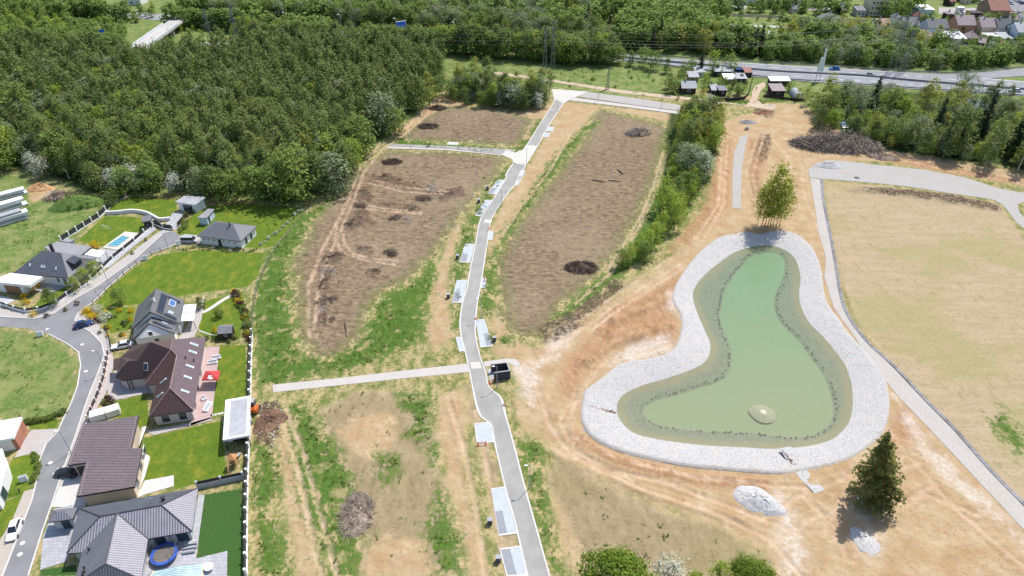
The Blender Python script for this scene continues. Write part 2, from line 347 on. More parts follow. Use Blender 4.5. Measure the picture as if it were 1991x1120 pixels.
RUTS = [[(868,172),(820,222),(775,262),(735,285),(695,335),(680,385),(660,425),(640,460),(625,490),(600,560),(600,640),(605,655)],
        [(875,176),(828,226),(784,264),(745,288),(706,338),(690,388),(672,428),(655,465),(640,500),(620,560),(612,640),(616,655)],
        [(655,430),(652,465),(665,490),(710,506),(775,516)],[(668,455),(672,478),(690,494),(730,503),(782,508)],
        [(690,402),(740,410),(818,416)],[(700,398),(750,405),(820,412)],[(718,356),(780,372),(860,380)],[(728,352),(790,366),(868,374)],
        [(540,800),(570,880),(590,960),(610,1060),(625,1120)],[(556,796),(590,880),(612,960),(640,1060),(655,1120)],
        [(1330,520),(1230,585),(1140,650),(1060,700)],[(1325,512),(1222,577),(1130,640),(1052,690)],
        [(1312,500),(1215,565),(1120,630)],[(1406,262),(1400,330),(1396,400),(1350,470)],[(1415,262),(1410,330),(1408,400),(1365,470)],
        [(1475,262),(1462,300),(1452,340),(1462,380)],[(1486,262),(1475,300),(1464,340),(1472,380)],
        [(1110,260),(1070,330),(1015,400),(975,460)],[(1296,300),(1280,360),(1250,430),(1190,530),(1120,590)],[(1288,300),(1272,360),(1242,430),(1180,528)],
        [(1991,350),(1860,325),(1750,300),(1680,285)],[(1991,358),(1850,333),(1740,308),(1680,296)],
        [(1140,900),(1250,952),(1400,1000),(1500,1050),(1560,1120)],
        [(925,800),(945,900),(965,1010),(985,1120)],[(870,770),(900,860),(920,960),(945,1120)],
        [(1000,168),(1080,180),(1160,175),(1260,190),(1390,200)],[(1700,800),(1780,900),(1860,990),(1991,1100)],[(1560,960),(1620,1020),(1650,1090)],
        [(1540,330),(1530,300),(1500,270)],[(1560,330),(1555,300),(1520,262)],[(1395,640),(1330,660),(1240,690)]]
ORANGE = [[(1393,290),(1402,330),(1400,425),(1372,445),(1330,485),(1288,506),(1335,445),(1372,400),(1384,340)], [(1190,600),(1250,575),(1330,528),(1310,588),(1322,655),(1290,680),(1215,670),(1165,700),(1130,740),(1120,790),(1085,760),(1100,700),(1150,650)],
          [(1120,835),(1200,882),(1350,918),(1500,928),(1495,962),(1350,945),(1200,908),(1105,862)], [(1455,268),(1492,275),(1478,385),(1458,385)], [(1403,268),(1424,272),(1420,402),(1402,415)], [(1735,800),(1760,780),(1800,850),(1760,870),(1730,860)], [(1660,285),(1750,305),(1991,352),(1991,362),(1850,338),(1700,310)]]
RUTS += [[(1112,850),(1200,893),(1350,929),(1500,944),(1590,948)], [(1098,868),(1190,915),(1300,938),(1420,985),(1560,1040)], [(1042,740),(1070,830),(1122,892),(1230,930)], [(1480,1010),(1560,960),(1640,930),(1720,880)], [(1500,1060),(1590,1000),(1690,1010),(1820,940)], [(1120,760),(1090,820),(1120,880)], [(1600,480),(1590,440),(1565,380),(1560,340)], [(1780,880),(1700,900),(1640,960),(1600,1040)], [(1790,900),(1715,918),(1655,975),(1618,1050)], [(1900,1000),(1800,960),(1720,1000),(1660,1090)], [(1180,700),(1130,760),(1100,830)], [(1500,265),(1540,255),(1600,262)], [(1420,225),(1470,240),(1540,245),(1640,262)]]
PIT = smooth_closed(A2(POND_OUT), 3)
# everything hard-surfaced that the ground must stay clear below
ROAD_L = [(1040,1180),(1024,1120),(1000,1016),(981,948),(961,863),(955,828),(944,818),(932,808),(924,786),(917,750),(912,723),(904,686),(893,635),(899,585),(907,560),(914,520),(924,473),(932,431),(943,411),(957,390),(970,368),(983,346),(983,339),(1000,313),(1010,299),(1025,280),(1048,243),(1062,222),(1075,201),(1078,190)]
ROAD_R = [(1086,1180),(1070,1120),(1041,1016),(1022,948),(1000,863),(991,832),(987,816),(984,804),(975,772),(952,753),(945,723),(933,688),(925,640),(930,585),(935,558),(941,520),(948,473),(954,433),(963,413),(975,395),(988,376),(1003,358),(1010,345),(1024,320),(1035,301),(1048,280),(1066,248),(1078,228),(1090,210),(1100,194)]
STREET = [(-120,618),(0,616),(68,620),(105,610),(148,580),(186,559),(264,503),(299,471),(319,453),(336,450),(349,458),(349,471),(329,481),(294,493),(251,523),(213,556),(181,588),(151,610),(146,623),(152,632),(176,645),(198,668),(203,690),(193,720),(176,761),(163,798),(150,839),(120,923),(100,983),(80,1041),(55,1120),(40,1170),(-12,1170),(5,1120),(38,1036),(63,970),(73,928),(76,898),(90,863),(113,839),(125,811),(138,786),(151,751),(157,710),(153,685),(130,668),(95,650),(50,638),(0,635),(-120,632)]
HWY = [(150, 12), (700, 61), (1211, 105.5), (1491, 123.5), (1692, 135), (1840, 141), (1991, 130), (2150, 118), (2150, 201), (1991, 189), (1712, 170.5), (1491, 153.5), (1211, 121), (700, 77), (150, 27)]
HARD = [ROAD_L + ROAD_R[::-1], STREET, HWY]
# ------------------------------------------------------------------ the ground sheet
def ground():
    nr, nc = 620, 800
    ypx = np.linspace(1190, -8, nr); yy = -(ypx - CY) / FPX
    D = CAM_H * (yy * ST + CT) / (ST - yy * CT)
    D = np.concatenate([[10, 30], D, [520, 580, 680, 850, 1200, 2000, 3600]])
    u = np.concatenate([[-6, -3, -1.8, -1.2, -.95], np.linspace(-.86, .86, nc), [.95, 1.2, 1.8, 3, 6]])
    X = u[None, :] * (D[:, None] * CT + CAM_H * ST); Y = np.repeat(D[:, None], len(u), 1)
    sh = X.shape; X = X.ravel(); Y = Y.ravel()
    U = lambda polys: np.max([sd_poly(X, Y, A2(p)) for p in polys], 0)
    at = {'m_mulch': U(MULCH), 'm_green': U(GREEN), 'm_meadow': U(MEADOW), 'm_lawn': U(LAWN), 'm_turf': U(TURF), 'm_sand': U(SAND),
          'm_dry': U(DRY), 'm_pale': U(PALE), 'm_dark': U(DARK), 'm_wood': U(WOODFLOOR),
          'm_rut': np.min([sd_line(X, Y, A2(l)) for l in RUTS], 0)}
    at['m_orange'] = U(ORANGE); at['m_olive'] = U([DRY[1], DRY[3], DRY[4]])
    hard = U(HARD + EXTRA_HARD); pit = sd_poly(X, Y, PIT)
    calm = sstep(-hard, .3, 2.0) * sstep(-pit, -.5, 2.0)
    rough = .05 + .20 * sstep(at['m_mulch'], -1, 1) + .16 * sstep(at['m_green'], -1, 1) + .10 * sstep(at['m_sand'], -1, 1) + .12 * sstep(at['m_meadow'], -1, 1)
    rough *= 1 - .9 * sstep(np.maximum(at['m_lawn'], at['m_turf']), -.5, .5)
    z = rough * (vnoise(X, Y, .9) + .7 * vnoise(X + 31, Y, 2.3) + .5 * vnoise(X, Y + 77, .45))
    z += .35 * sstep(at['m_dark'], -1.2, .6) * (.5 + 1.2 * (vnoise(X, Y, .8) + .5)) * (at['m_lawn'] < 0)
    r = at['m_rut']; z += calm * (-.16 * np.exp(-(r / .42) ** 2) + .10 * np.exp(-((r - .9) / .35) ** 2)) * (.7 + vnoise(X, Y, 3))
    # earth bank left over beside the tree row, and low soil ridges
    for line, hh, ww in (([(1400,268),(1392,330),(1380,400),(1330,470),(1250,530),(1200,555)], 1.3, 3.2), ([(1655,370),(1740,374),(1840,384),(1940,405)], .9, 1.6),
                         ([(1210,585),(1180,640),(1240,660),(1300,650)], .55, 2.5), ([(1225,905),(1130,870),(1085,800)], .35, 2.0), ([(1195,625),(1245,605),(1295,585),(1305,560)], .9, 1.1), ([(1140,705),(1190,672),(1250,655),(1305,635)], .8, 1.0), ([(1120,850),(1200,893),(1330,925),(1480,938)], .4, .8), ([(1070,880),(1180,930),(1300,975),(1440,1010)], .35, 1.0),
                         ([(1600,400),(1625,520),(1668,640),(1755,745),(1860,850),(1991,985)], .45, .9), ([(1485,272),(1470,330),(1480,372)], .8, 2.2), ([(1560,262),(1700,312),(1850,345),(1991,368)], .5, 1.0)):
        d = sd_line(X, Y, A2(line), 12); z += hh * np.exp(-(d / ww) ** 2) * (.85 + .5 * vnoise(X, Y, 2)) * calm
    z = z * calm - .12 * sstep(hard, .05, .4) - 6 * sstep(pit, .95, 1.35)
    z *= sstep(-np.hypot(X, Y), -1200, -600)
    n0, n1 = sh; idx = np.arange(n0 * n1).reshape(sh)
    f = np.stack([idx[:-1, :-1], idx[:-1, 1:], idx[1:, 1:], idx[1:, :-1]], -1).reshape(-1, 4)
    me = bpy.data.meshes.new('ground'); me.vertices.add(n0 * n1)
    me.vertices.foreach_set('co', np.stack([X, Y, z], 1).astype(np.float32).ravel())
    me.loops.add(f.size); me.loops.foreach_set('vertex_index', f.astype(np.int32).ravel())
    me.polygons.add(len(f)); me.polygons.foreach_set('loop_start', np.arange(0, f.size, 4, dtype=np.int32)); me.update(calc_edges=True)
    for k, v in at.items():
        a = me.attributes.new(k, 'FLOAT', 'POINT'); a.data.foreach_set('value', v.astype(np.float32))
    me.polygons.foreach_set('use_smooth', np.ones(len(f), bool))
    me.materials.append(ground_mat()); o = bpy.data.objects.new('ground', me); COL.objects.link(o); struct(o); return o
def ground_mat():
    s = NT('earth_and_grass', 0.95, 0.12); v = s.pos()
    big = s.noise(v, .035, 3); mid = s.noise(v, .22, 4, .6); fin = s.noise(v, 1.3, 4, .65); vf = s.noise(v, 5.5, 3, .7); mid2 = s.noise(v, .5, 5, .65, (1, .55, 1), .5)
    wob = s.math('ADD', s.math('MULTIPLY', s.math('SUBTRACT', mid, .5), 5.0), s.math('MULTIPLY', s.math('SUBTRACT', fin, .5), 3.6))
    wob = s.math('ADD', wob, s.math('MULTIPLY', s.math('SUBTRACT', mid2, .5), 4.0))
    wob2 = s.math('ADD', s.math('MULTIPLY', s.math('SUBTRACT', fin, .5), .8), s.math('MULTIPLY', s.math('SUBTRACT', vf, .5), .4))
    def m(name, lo=-.9, hi=.9, w=wob, k=1.0):
        x = s.attr(name); x = s.math('ADD', x, s.math('MULTIPLY', w, k)); return s.smooth(x, lo, hi)
    tuft = s.math('ADD', s.math('MULTIPLY', fin, .5), s.math('MULTIPLY', vf, .5))
    # rough verge: straw with green tufts
    straw = s.mix(s.smooth(vf, .3, .7), (.30, .23, .115), (.44, .345, .185))
    tgrass = s.mix(s.smooth(tuft, .3, .7), (.055, .085, .018), (.15, .185, .045))
    f0 = s.math('ADD', s.math('MULTIPLY', mid2, .55), s.math('MULTIPLY', fin, .45))
    c = s.mix(s.smooth(f0, .40, .60), straw, tgrass)
    dry1 = s.noise(v, .5, 4, .6, (.22, 1.0, 1), .06); fib = s.noise(v, 2.2, 4, .7, (.5, 1, 1), .4)
    dry = s.mix(s.smooth(dry1, .3, .7), (.38, .292, .19), (.31, .248, .148))
    dry = s.mix(s.smooth(mid2, .52, .70, 0, .7), dry, (.235, .205, .095))
    dry = s.mix(s.smooth(big, .50, .62, 0, .6), dry, (.275, .245, .11))
    dry = s.mix(s.smooth(fin, .52, .70, 0, .6), dry, (.215, .18, .085))
    dry = s.mix(s.smooth(s.noise(v, 2.1, 2, .5, (.4, 1, 1), .1), .59, .70, 0, .55), dry, (.19, .15, .08))
    dry = s.mix(s.math('MULTIPLY', m('m_olive', -1, 2), s.smooth(f0, .36, .58, .25, .9)), dry, s.mix(s.smooth(fin, .35, .65), (.155, .12, .062), (.265, .205, .115)))
    c = s.mix(m('m_dry'), c, dry)
    sand = s.mix(s.smooth(mid, .3, .7), (.335, .225, .117), (.405, .308, .188))
    sand = s.mix(s.smooth(fin, .52, .75, 0, .55), sand, (.275, .155, .08)); sand = s.mix(s.smooth(fib, .55, .72, 0, .45), sand, (.25, .145, .082))
    sand = s.mix(s.smooth(mid2, .56, .70, 0, .5), sand, (.455, .355, .26))
    speck = s.noise(v, 2.6, 2, .5, (.55, 1, 1), -.3); sand = s.mix(s.smooth(speck, .60, .70, 0, .5), sand, (.20, .125, .07)); c = s.mix(m('m_sand'), c, sand); c = s.mix(s.math('MULTIPLY', m('m_orange', -1, 1.4), s.smooth(fin, .3, .6, .35, .95)), c, s.mix(s.smooth(mid2, .35, .65), (.255, .135, .067), (.36, .215, .118)))
    mead = s.mix(s.smooth(tuft, .33, .66), (.06, .10, .024), (.16, .22, .058)); mead = s.mix(s.smooth(mid, .42, .62, 0, .7), mead, (.225, .23, .09))
    mead = s.mix(s.smooth(mid2, .56, .70, 0, .55), mead, (.29, .255, .13))
    c = s.mix(m('m_meadow'), c, mead)
    chip = s.noise(v, .95, 5, .72, (.5, 1, 1), .12); mul = s.mix(s.smooth(chip, .34, .64), (.095, .066, .041), (.275, .202, .13)); mul = s.mix(s.smooth(fib, .56, .72, 0, .5), mul, (.08, .053, .038)); mul = s.mix(s.smooth(mid, .35, .68, 0, .6), mul, (.175, .124, .077)); mul = s.mix(s.smooth(big, .46, .60, 0, .4), mul, (.265, .205, .135)); mul = s.mix(s.smooth(mid2, .60, .74, 0, .5), mul, (.22, .20, .10))
    mul = s.mix(s.smooth(vf, .60, .74, 0, .7), mul, (.46, .38, .30)); mul = s.mix(s.smooth(fin, .58, .74, 0, .7), mul, (.085, .058, .042))
    c = s.mix(m('m_mulch', -.7, .7, wob, 2.0), c, s.mix(s.math('MULTIPLY', m('m_mulch', 5.0, 1.5, wob, 1.3), s.smooth(tuft, .44, .58, 0, .8)), mul, tgrass))
    grn = s.mix(s.smooth(tuft, .34, .64), (.03, .068, .012), (.09, .16, .024)); grn = s.mix(s.smooth(mid2, .50, .66, 0, .65), grn, (.135, .165, .04)); grn = s.mix(s.smooth(mid, .54, .66, 0, .55), grn, (.25, .215, .10))
    grn = s.mix(s.smooth(mid, .58, .70, 0, .6), grn, (.33, .27, .14)); grn = s.mix(s.smooth(fin, .62, .74, 0, .8), grn, (.02, .045, .01))
    c = s.mix(m('m_green', -1.6, 1.6, wob, 2.3), c, grn)
    c = s.mix(s.math('MULTIPLY', m('m_pale', -1.6, 2.2), .6), c, s.mix(s.smooth(fin, .35, .65), (.46, .39, .32), (.60, .56, .52)))
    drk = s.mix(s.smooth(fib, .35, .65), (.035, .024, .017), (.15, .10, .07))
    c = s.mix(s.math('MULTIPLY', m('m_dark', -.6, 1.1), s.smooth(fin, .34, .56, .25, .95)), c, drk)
    rut = s.math('SUBTRACT', .55, s.math('ADD', s.attr('m_rut'), s.math('MULTIPLY', s.math('SUBTRACT', fin, .5), 1.6)))
    c = s.mix(s.math('MULTIPLY', s.smooth(rut, -.25, .35, 0, .8), s.smooth(mid2, .36, .62, .2, 1)), c, s.mix(s.smooth(mid, .35, .65), (.40, .28, .185), (.50, .365, .25)))
    lawn = s.mix(s.smooth(fin, .3, .7), (.072, .125, .014), (.108, .162, .017)); lawn = s.mix(s.smooth(mid2, .45, .68, 0, .85), lawn, (.18, .19, .022))
    lawn = s.mix(s.smooth(mid, .52, .7, 0, .6), lawn, (.055, .112, .011))
    c = s.mix(m('m_lawn', -.2, .2, wob2), c, lawn)
    c = s.mix(m('m_turf', -.15, .15, wob2), c, s.mix(s.smooth(vf, .3, .7), (.036, .085, .02), (.052, .11, .028)))
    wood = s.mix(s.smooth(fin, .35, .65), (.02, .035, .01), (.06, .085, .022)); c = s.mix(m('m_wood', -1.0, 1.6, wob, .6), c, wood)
    s.col(c)
    s.bump(s.math('ADD', s.math('MULTIPLY', fin, .6), s.math('MULTIPLY', vf, .4)), .55, .35)
    return s.m
def on_ground(px, py): return P(px, py)
# ------------------------------------------------------------------ hard surfaces
YARDS = {   # name, material key, z, outline
 'footpath': [('path_new', .04, [(530,748),(531,763),(650,750),(780,736),(912,723),(908,707),(780,721),(650,736)]),
              ('path_new', .04, [(940,703),(985,697),(1003,698),(1012,706),(1006,714),(990,706),(942,713)])],
 'pavement': [('pave_pale', .10, [(146,623),(152,632),(176,645),(198,668),(203,690),(193,720),(176,761),(163,798),(150,839),(120,923),(112,950),(140,906),(168,842),(190,790),(204,770),(214,735),(222,706),(217,680),(212,655),(195,634),(176,615),(160,606),(151,610)]),
              ('pave_pale', .10, [(-120,600),(0,600),(60,604),(108,592),(152,560),(190,538),(262,486),(298,458),(318,446),(336,450),(319,453),(299,471),(264,503),(186,559),(148,580),(105,610),(68,620),(0,616),(-120,618)]),
              ('pave_tan', .10, [(66,950),(63,970),(38,1036),(5,1120),(-12,1170),(-60,1170),(-30,1110),(0,1050),(24,1010),(47,955)])],
 'driveway': [('pave_pale', .06, [(113,833),(90,863),(78,886),(66,880),(28,890),(40,868),(56,842),(62,836)]),
              ('pave_white', .06, [(122,905),(170,900),(166,985),(100,986),(113,950)]),
              ('pave_grey', .06, [(336,413),(371,411),(350,440),(340,447),(318,441),(327,430)]),
              ('pave_pale', .06, [(349,459),(360,455),(390,458),(392,474),(350,476),(349,471)]),
              ('pave_blue', .06, [(-60,575),(5,575),(30,584),(12,592),(0,599),(-60,599)])],
 'terrace': [('pave_pink', .08, [(392,676),(427,673),(420,740),(412,813),(370,828),(375,800),(392,700)]),
             ('pave_pale', .08, [(205,742),(225,718),(300,742),(310,770),(290,764),(214,780)]),
             ('pave_pale', .08, [(282,838),(372,822),(411,811),(412,817),(300,846)]),
             ('pave_white', .08, [(276,830),(286,828),(268,874),(290,886),(292,890),(282,926),(262,970),(252,970),(266,890)]),
             ('pave_white', .08, [(262,970),(282,934),(338,924),(338,945),(300,956),(280,962)]),
             ('pave_grey', .08, [(84,1042),(104,990),(138,982),(178,990),(128,1092),(78,1108)]),
             ('pave_grey', .08, [(275,1120),(290,1040),(376,1030),(386,962),(398,962),(381,1086),(442,1071),(441,1150),(270,1150)]),
             ('pave_cream', .08, [(243,450),(270,453),(252,472),(228,486),(199,481)]),
             ('pave_grey', .08, [(196,483),(228,487),(254,472),(300,438),(304,446),(266,474),(212,520),(188,522),(160,500)]),
             ('pave_grey', .08, [(60,562),(110,540),(132,556),(92,572)]),
             ('pave_pale', .08, [(360,640),(398,572),(392,620),(378,655),(345,662)])],
 'gravel_road': [('gravel_grey', .05, [(1575,345),(1571,330),(1585,318),(1610,311),(1650,314),(1720,322),(1800,330),(1880,346),(1940,366),(1991,375),(2080,388),(2080,400),(1991,392),(1978,398),(1982,412),(2000,432),(2020,455),(2010,462),(1975,430),(1950,398),(1930,388),(1850,376),(1760,362),(1680,354),(1600,348)]),
                 ('gravel_grey', .05, [(1440,265),(1455,262),(1449,285),(1442,330),(1441,380),(1440,406),(1424,405),(1424,340),(1428,295)]),
                 ('gravel_pale', .055, [(1575,346),(1597,349),(1601,390),(1612,450),(1622,510),(1632,570),(1646,612),(1682,662),(1740,718),(1800,782),(1850,832),(1920,912),(1991,985),(2060,1050),(2060,1090),(1991,1030),(1930,965),(1860,890),(1800,826),(1750,775),(1700,712),(1655,645),(1622,600),(1603,540),(1606,500),(1592,455),(1584,400)])],
 'dirt_track': [('track_tan', .03, [(1450,205),(1462,190),(1462,178),(1470,166),(1484,160),(1494,163),(1480,175),(1472,192),(1482,202),(1510,208),(1500,214),(1440,204),(1390,200),(1290,190),(1200,180),(1140,170),(1080,160),(1000,150),(940,140),(940,137),(1002,144),(1082,156),(1142,165),(1202,174),(1292,184),(1392,195)])],
}
BAYS = [[(967,350),(981,350),(964.5,378.5),(947.5,377)], [(943,389),(957.5,389),(934.5,421),(923.5,419.5)], [(904,474.6),(923,474.6),(914,511.5),(893,510)],
        [(888,545),(908.5,545),(899.5,589.5),(878,588.5)], [(924.5,622),(942,621),(958.5,673.5),(934,676)], [(885.5,656),(897,655),(903,683),(893,684)],
        [(922,824),(953,820),(960.5,860),(927,863)], [(954.6,950.5),(981,946),(1005,1038),(969.6,1042.5)], [(971,1067),(1012,1061),(1028,1120),(985,1122)],
        [(949,448),(959.6,450),(957,467.5),(948.5,467)], [(937.5,541),(945.8,541.5),(943,560.5),(934.5,560)], [(1066.6,247),(1078,247),(1073,256),(1063,255.5)],
        [(1057,258.6),(1070,258.6),(1066,267),(1053.5,266.5)], [(1012,332),(1022,332),(1007,361),(1000,361)]]
BAY_HALF = {0: 'r', 1: 't', 2: 'b', 3: 'b', 4: 'R', 7: 'L', 8: 'L'}
HARD += BAYS
HARD += [[(755,278.5),(870,283),(985,290),(1000,300),(995,309),(975,301),(870,292),(752,288)], [(1073,173),(1143,178),(1240,192),(1335,207),(1330,224),(1220,209),(1110,196),(1098,199),(1076,191)]]
EXTRA_HARD = [p for k, L in YARDS.items() for m_, z_, p in L] + [[(1385, 4), (1620, 8), (1700, 36), (1991, -6), (2090, -6), (2090, 118), (1840, 118), (1820, 30), (1700, 46), (1570, 62), (1420, 52), (1385, 30)]]
M = {}
def hard_mats():
    def asphalt(name, c):
        s = NT(name, .9, .15); v = s.pos(); a = s.noise(v, .25, 5); b = s.noise(v, 9, 3)
        d = s.noise(v, .6, 3, .6, (1, .12, 1), .2)
        k = s.mix(s.smooth(a, .3, .7), sc3(c, .88), sc3(c, 1.08)); k = s.mix(s.smooth(b, .35, .7, 0, .25), k, sc3(c, .6)); k = s.mix(s.smooth(d, .45, .7, 0, .35), k, sc3(c, .8))
        s.col(k); s.bump(b, .2, .02); return s.m
    def gravel(name, c, stone=.35, contrast=.45):
        s = NT(name, .95, .1); v = s.pos(); t = s.n.new('ShaderNodeTexVoronoi'); s.put(t, 'Vector', v); t.inputs['Scale'].default_value = 1 / stone
        t2 = s.n.new('ShaderNodeTexVoronoi'); s.put(t2, 'Vector', v); t2.inputs['Scale'].default_value = 2.4 / stone
        sp = s.n.new('ShaderNodeSeparateColor'); s.l.new(t.outputs['Color'], sp.inputs[0]); sp2 = s.n.new('ShaderNodeSeparateColor'); s.l.new(t2.outputs['Color'], sp2.inputs[0])
        f = s.math('ADD', s.math('MULTIPLY', sp.outputs[0], .6), s.math('MULTIPLY', sp2.outputs[1], .4))
        k = s.mix(f, sc3(c, 1 - contrast), sc3(c, 1 + contrast * .6)); k = s.mix(s.smooth(t.outputs['Distance'], .5, .9, 0, .5), k, sc3(c, .35))
        n = s.noise(v, .2, 4); k = s.mix(s.smooth(n, .4, .7, 0, .3), k, (c[0] * .85, c[1] * .76, c[2] * .66)); s.col(k)
        s.bump(s.math('SUBTRACT', 1.0, s.math('MULTIPLY', t.outputs['Distance'], 1.4)), .4, .06); return s.m
    mat('rusty_plate', (.20, .10, .075), .8, .25, 3); M['asphalt_new'] = asphalt('pale_asphalt', (.30, .29, .27)); M['asphalt_old'] = asphalt('street_asphalt', (.215, .212, .22)); M['asphalt_far'] = asphalt('highway_asphalt', (.25, .25, .265))
    M['kerb'] = mat('kerb_concrete', (.52, .50, .475), .9, .10, .8, world=True); M['plateau'] = pave_mat('plateau_paving', (.52, .50, .455), .4, .06)
    M['path_new'] = pave_mat('path_paving', (.47, .435, .40), .3, .05); M['pave_pale'] = pave_mat('pale_pavers', (.42, .385, .365), .3, .10)
    M['pave_tan'] = pave_mat('tan_pavers', (.42, .37, .32), .3, .10); M['pave_white'] = pave_mat('white_pavers', (.55, .53, .50), .5, .05); M['pave_grey'] = pave_mat('grey_flagstones', (.37, .37, .39), .8, .12, h=.6)
    M['pave_blue'] = pave_mat('grey_drive_pavers', (.45, .46, .49), .4, .07); M['pave_pink'] = pave_mat('rose_pavers', (.44, .325, .31), .3, .10); M['pave_cream'] = pave_mat('cream_pavers', (.56, .53, .48), .6, .05)
    M['gravel_grey'] = gravel('grey_crushed_stone', (.37, .355, .335), .16, .10); M['gravel_pale'] = gravel('pale_crushed_stone', (.42, .39, .36), .16, .10)
    M['track_tan'] = gravel('tan_track', (.48, .38, .28), .4, .25); M['bay_pale'] = pave_mat('pale_blue_pavers', (.43, .465, .50), .35, .09); M['bay_grey'] = pave_mat('grey_pavers', (.27, .28, .30), .3, .09)
    M['stone_white'] = gravel('white_riprap', (.455, .445, .44), .24, .28); M['white_paint'] = mat('road_paint', (.75, .74, .72), .7, .1)
def sheet(name, pts, z, m, world=False):
    b = MB(); q = pts if world else PP(pts, z); b.face([(p[0], p[1], z) for p in q]); o = b.build(name, m)
    return struct(rebase(o))
def lerp(a, b, t): return (a[0] + (b[0] - a[0]) * t, a[1] + (b[1] - a[1]) * t)
def hard_surfaces():
    hard_mats()
    Lp = smooth_line([P(*p)[:2] for p in ROAD_L], 4); Rp = smooth_line([P(*p)[:2] for p in ROAD_R], 4)
    a, k = MB(), MB(); f = .075
    for i in range(len(Lp) - 1):
        g = lambda j, t: lerp(Lp[j], Rp[j], t)
        a.face([(*g(i, f), .03), (*g(i, 1 - f), .03), (*g(i + 1, 1 - f), .03), (*g(i + 1, f), .03)])
        for t0, t1 in ((0, f), (1 - f, 1)):
            k.quadbox([(*g(i, t0), -.15), (*g(i, t1), -.15), (*g(i + 1, t1), -.15), (*g(i + 1, t0), -.15)], [(*g(i, t0), .08), (*g(i, t1), .08), (*g(i + 1, t1), .08), (*g(i + 1, t0), .08)])
    for x_, y_, lab_ in ((925.5, 620.5, 'rusty drain plate in the right kerb above the long parking bay'), (981, 788.5, 'rusty drain plate in the right kerb below the bin enclosure'), (1000, 318, 'rusty drain plate at the white junction')):
        q_ = P(x_, y_); d_ = MB(); d_.box((q_.x, q_.y, .06), (.75, .75, .1)); tag(rebase(d_.build('drain_plate', MATS['rusty_plate'])), lab_, 'drain plate')
    struct(a.build('new_road', M['asphalt_new'])); struct(k.build('kerb', M['kerb']))
    for pts in ([(914,704.5),(933,703.5),(937,716),(917,717)], [(944,426),(957,428),(954,434),(940.5,433)]): sheet('crossing_plateau', pts, .045, M['plateau'])
    sheet('road_junction', [(1002,307),(1015,292.5),(985,290),(975,301),(995,309),(1000,318),(1022,320),(1035,301),(1046,284),(1026,282)], .05, M['plateau'])
    sheet('road_junction', [(1073,173),(1143,178),(1122,188),(1104,196),(1096,201),(1077,192)], .05, M['plateau'])
    sheet('side_road', [(757,279.5),(870,283.5),(985,290),(976,299.5),(870,288.6),(757,284)], .04, M['asphalt_new'])
    sheet('pavement', [(752,284.2),(870,289),(976,300),(976,302),(870,292),(752,288.5)], .11, M['path_new'])
    sheet('far_road', [(1140,178),(1240,191.5),(1335,206.5),(1331,216.5),(1230,203.5),(1124,188)], .04, M['gravel_grey'])
    sheet('pavement', [(1112,189),(1220,203),(1331,217.5),(1329,223),(1220,208.5),(1106,195)], .11, M['path_new'])
    sheet('side_road', [(868,281),(890,282),(892,276.5),(872,276)], .045, M['plateau'])
    sheet('street', STREET, .03, M['asphalt_old'])
    b = MB()
    n = len(STREET)
    for run in (STREET[1:10], STREET[11:31], STREET[32:47]):
        q = [P(*p)[:2] for p in run]; b.wall([tuple(p) for p in q], .22, -.1, .13)
    struct(b.build('kerb', M['kerb']))
    for k_, L in YARDS.items():
        for m_, z, p in L: sheet(k_, p, z, M[m_])
    # the dark membrane drawn along the gravel road's edge
    ln = [P(*p)[:2] for p in [(1597,349),(1601,390),(1613,450),(1624,510),(1634,570),(1648,612),(1684,662),(1742,716),(1802,780),(1852,830),(1922,910),(1991,980),(2060,1045)]]
    b = MB(); b.wall([tuple(q) for q in smooth_line(ln, 4)], .75, -.1, .16); struct(b.build('gravel_road_edge', mat('dark_membrane', (.19, .185, .19), .9, .35, 1.0, world=True)))
    # parking bays: kerb frame, pale pavers, darker half
    for i, bp in enumerate(BAYS):
        q = PP(bp); c = sum(q, Vector()) / 4; w = .26
        inn = [p + (c - p) * (w * 1.3 / (c - p).length) for p in q]
        b = MB()
        for k in range(4): b.quadbox([(*x[:2], -.1) for x in (q[k], q[(k + 1) % 4], inn[(k + 1) % 4], inn[k])], [(*x[:2], .09) for x in (q[k], q[(k + 1) % 4], inn[(k + 1) % 4], inn[k])], 0)
        b.face([(*x[:2], .06) for x in inn], m=1)
        hv = BAY_HALF.get(i)
        if hv:
            A, B, C, D = inn
            mid = lambda x, y, t: x.lerp(y, t)
            if i in (0, 1): sub = [mid(D, A, 0), mid(D, A, .48), mid(C, B, .48), C]; sub = [D, mid(D, A, .42), mid(mid(D, A, .42), mid(C, B, .42), .62), mid(D, C, .62)]
            elif i in (2, 3): sub = [D, mid(D, A, .45), mid(mid(D, A, .45), mid(C, B, .45), .6), mid(D, C, .6)]
            elif i == 4: sub = [C, mid(C, B, .48), mid(mid(C, B, .48), mid(D, A, .48), .5), mid(C, D, .5)]
            else: sub = [D, mid(D, A, .5 if i == 7 else 1), mid(mid(D, A, .5 if i == 7 else 1), mid(C, B, .5 if i == 7 else 1), .48), mid(D, C, .48)]
            b.face([(*x[:2], .066) for x in sub], m=2)
            for s_, e_ in ((sub[1], mid(C, B, .45 if i in (0, 1) else .48)),) if i < 5 else ():
                pass
        b.recalc = True; struct(b.build('parking_bay', [M['kerb'], M['bay_pale'], M['bay_grey']]))

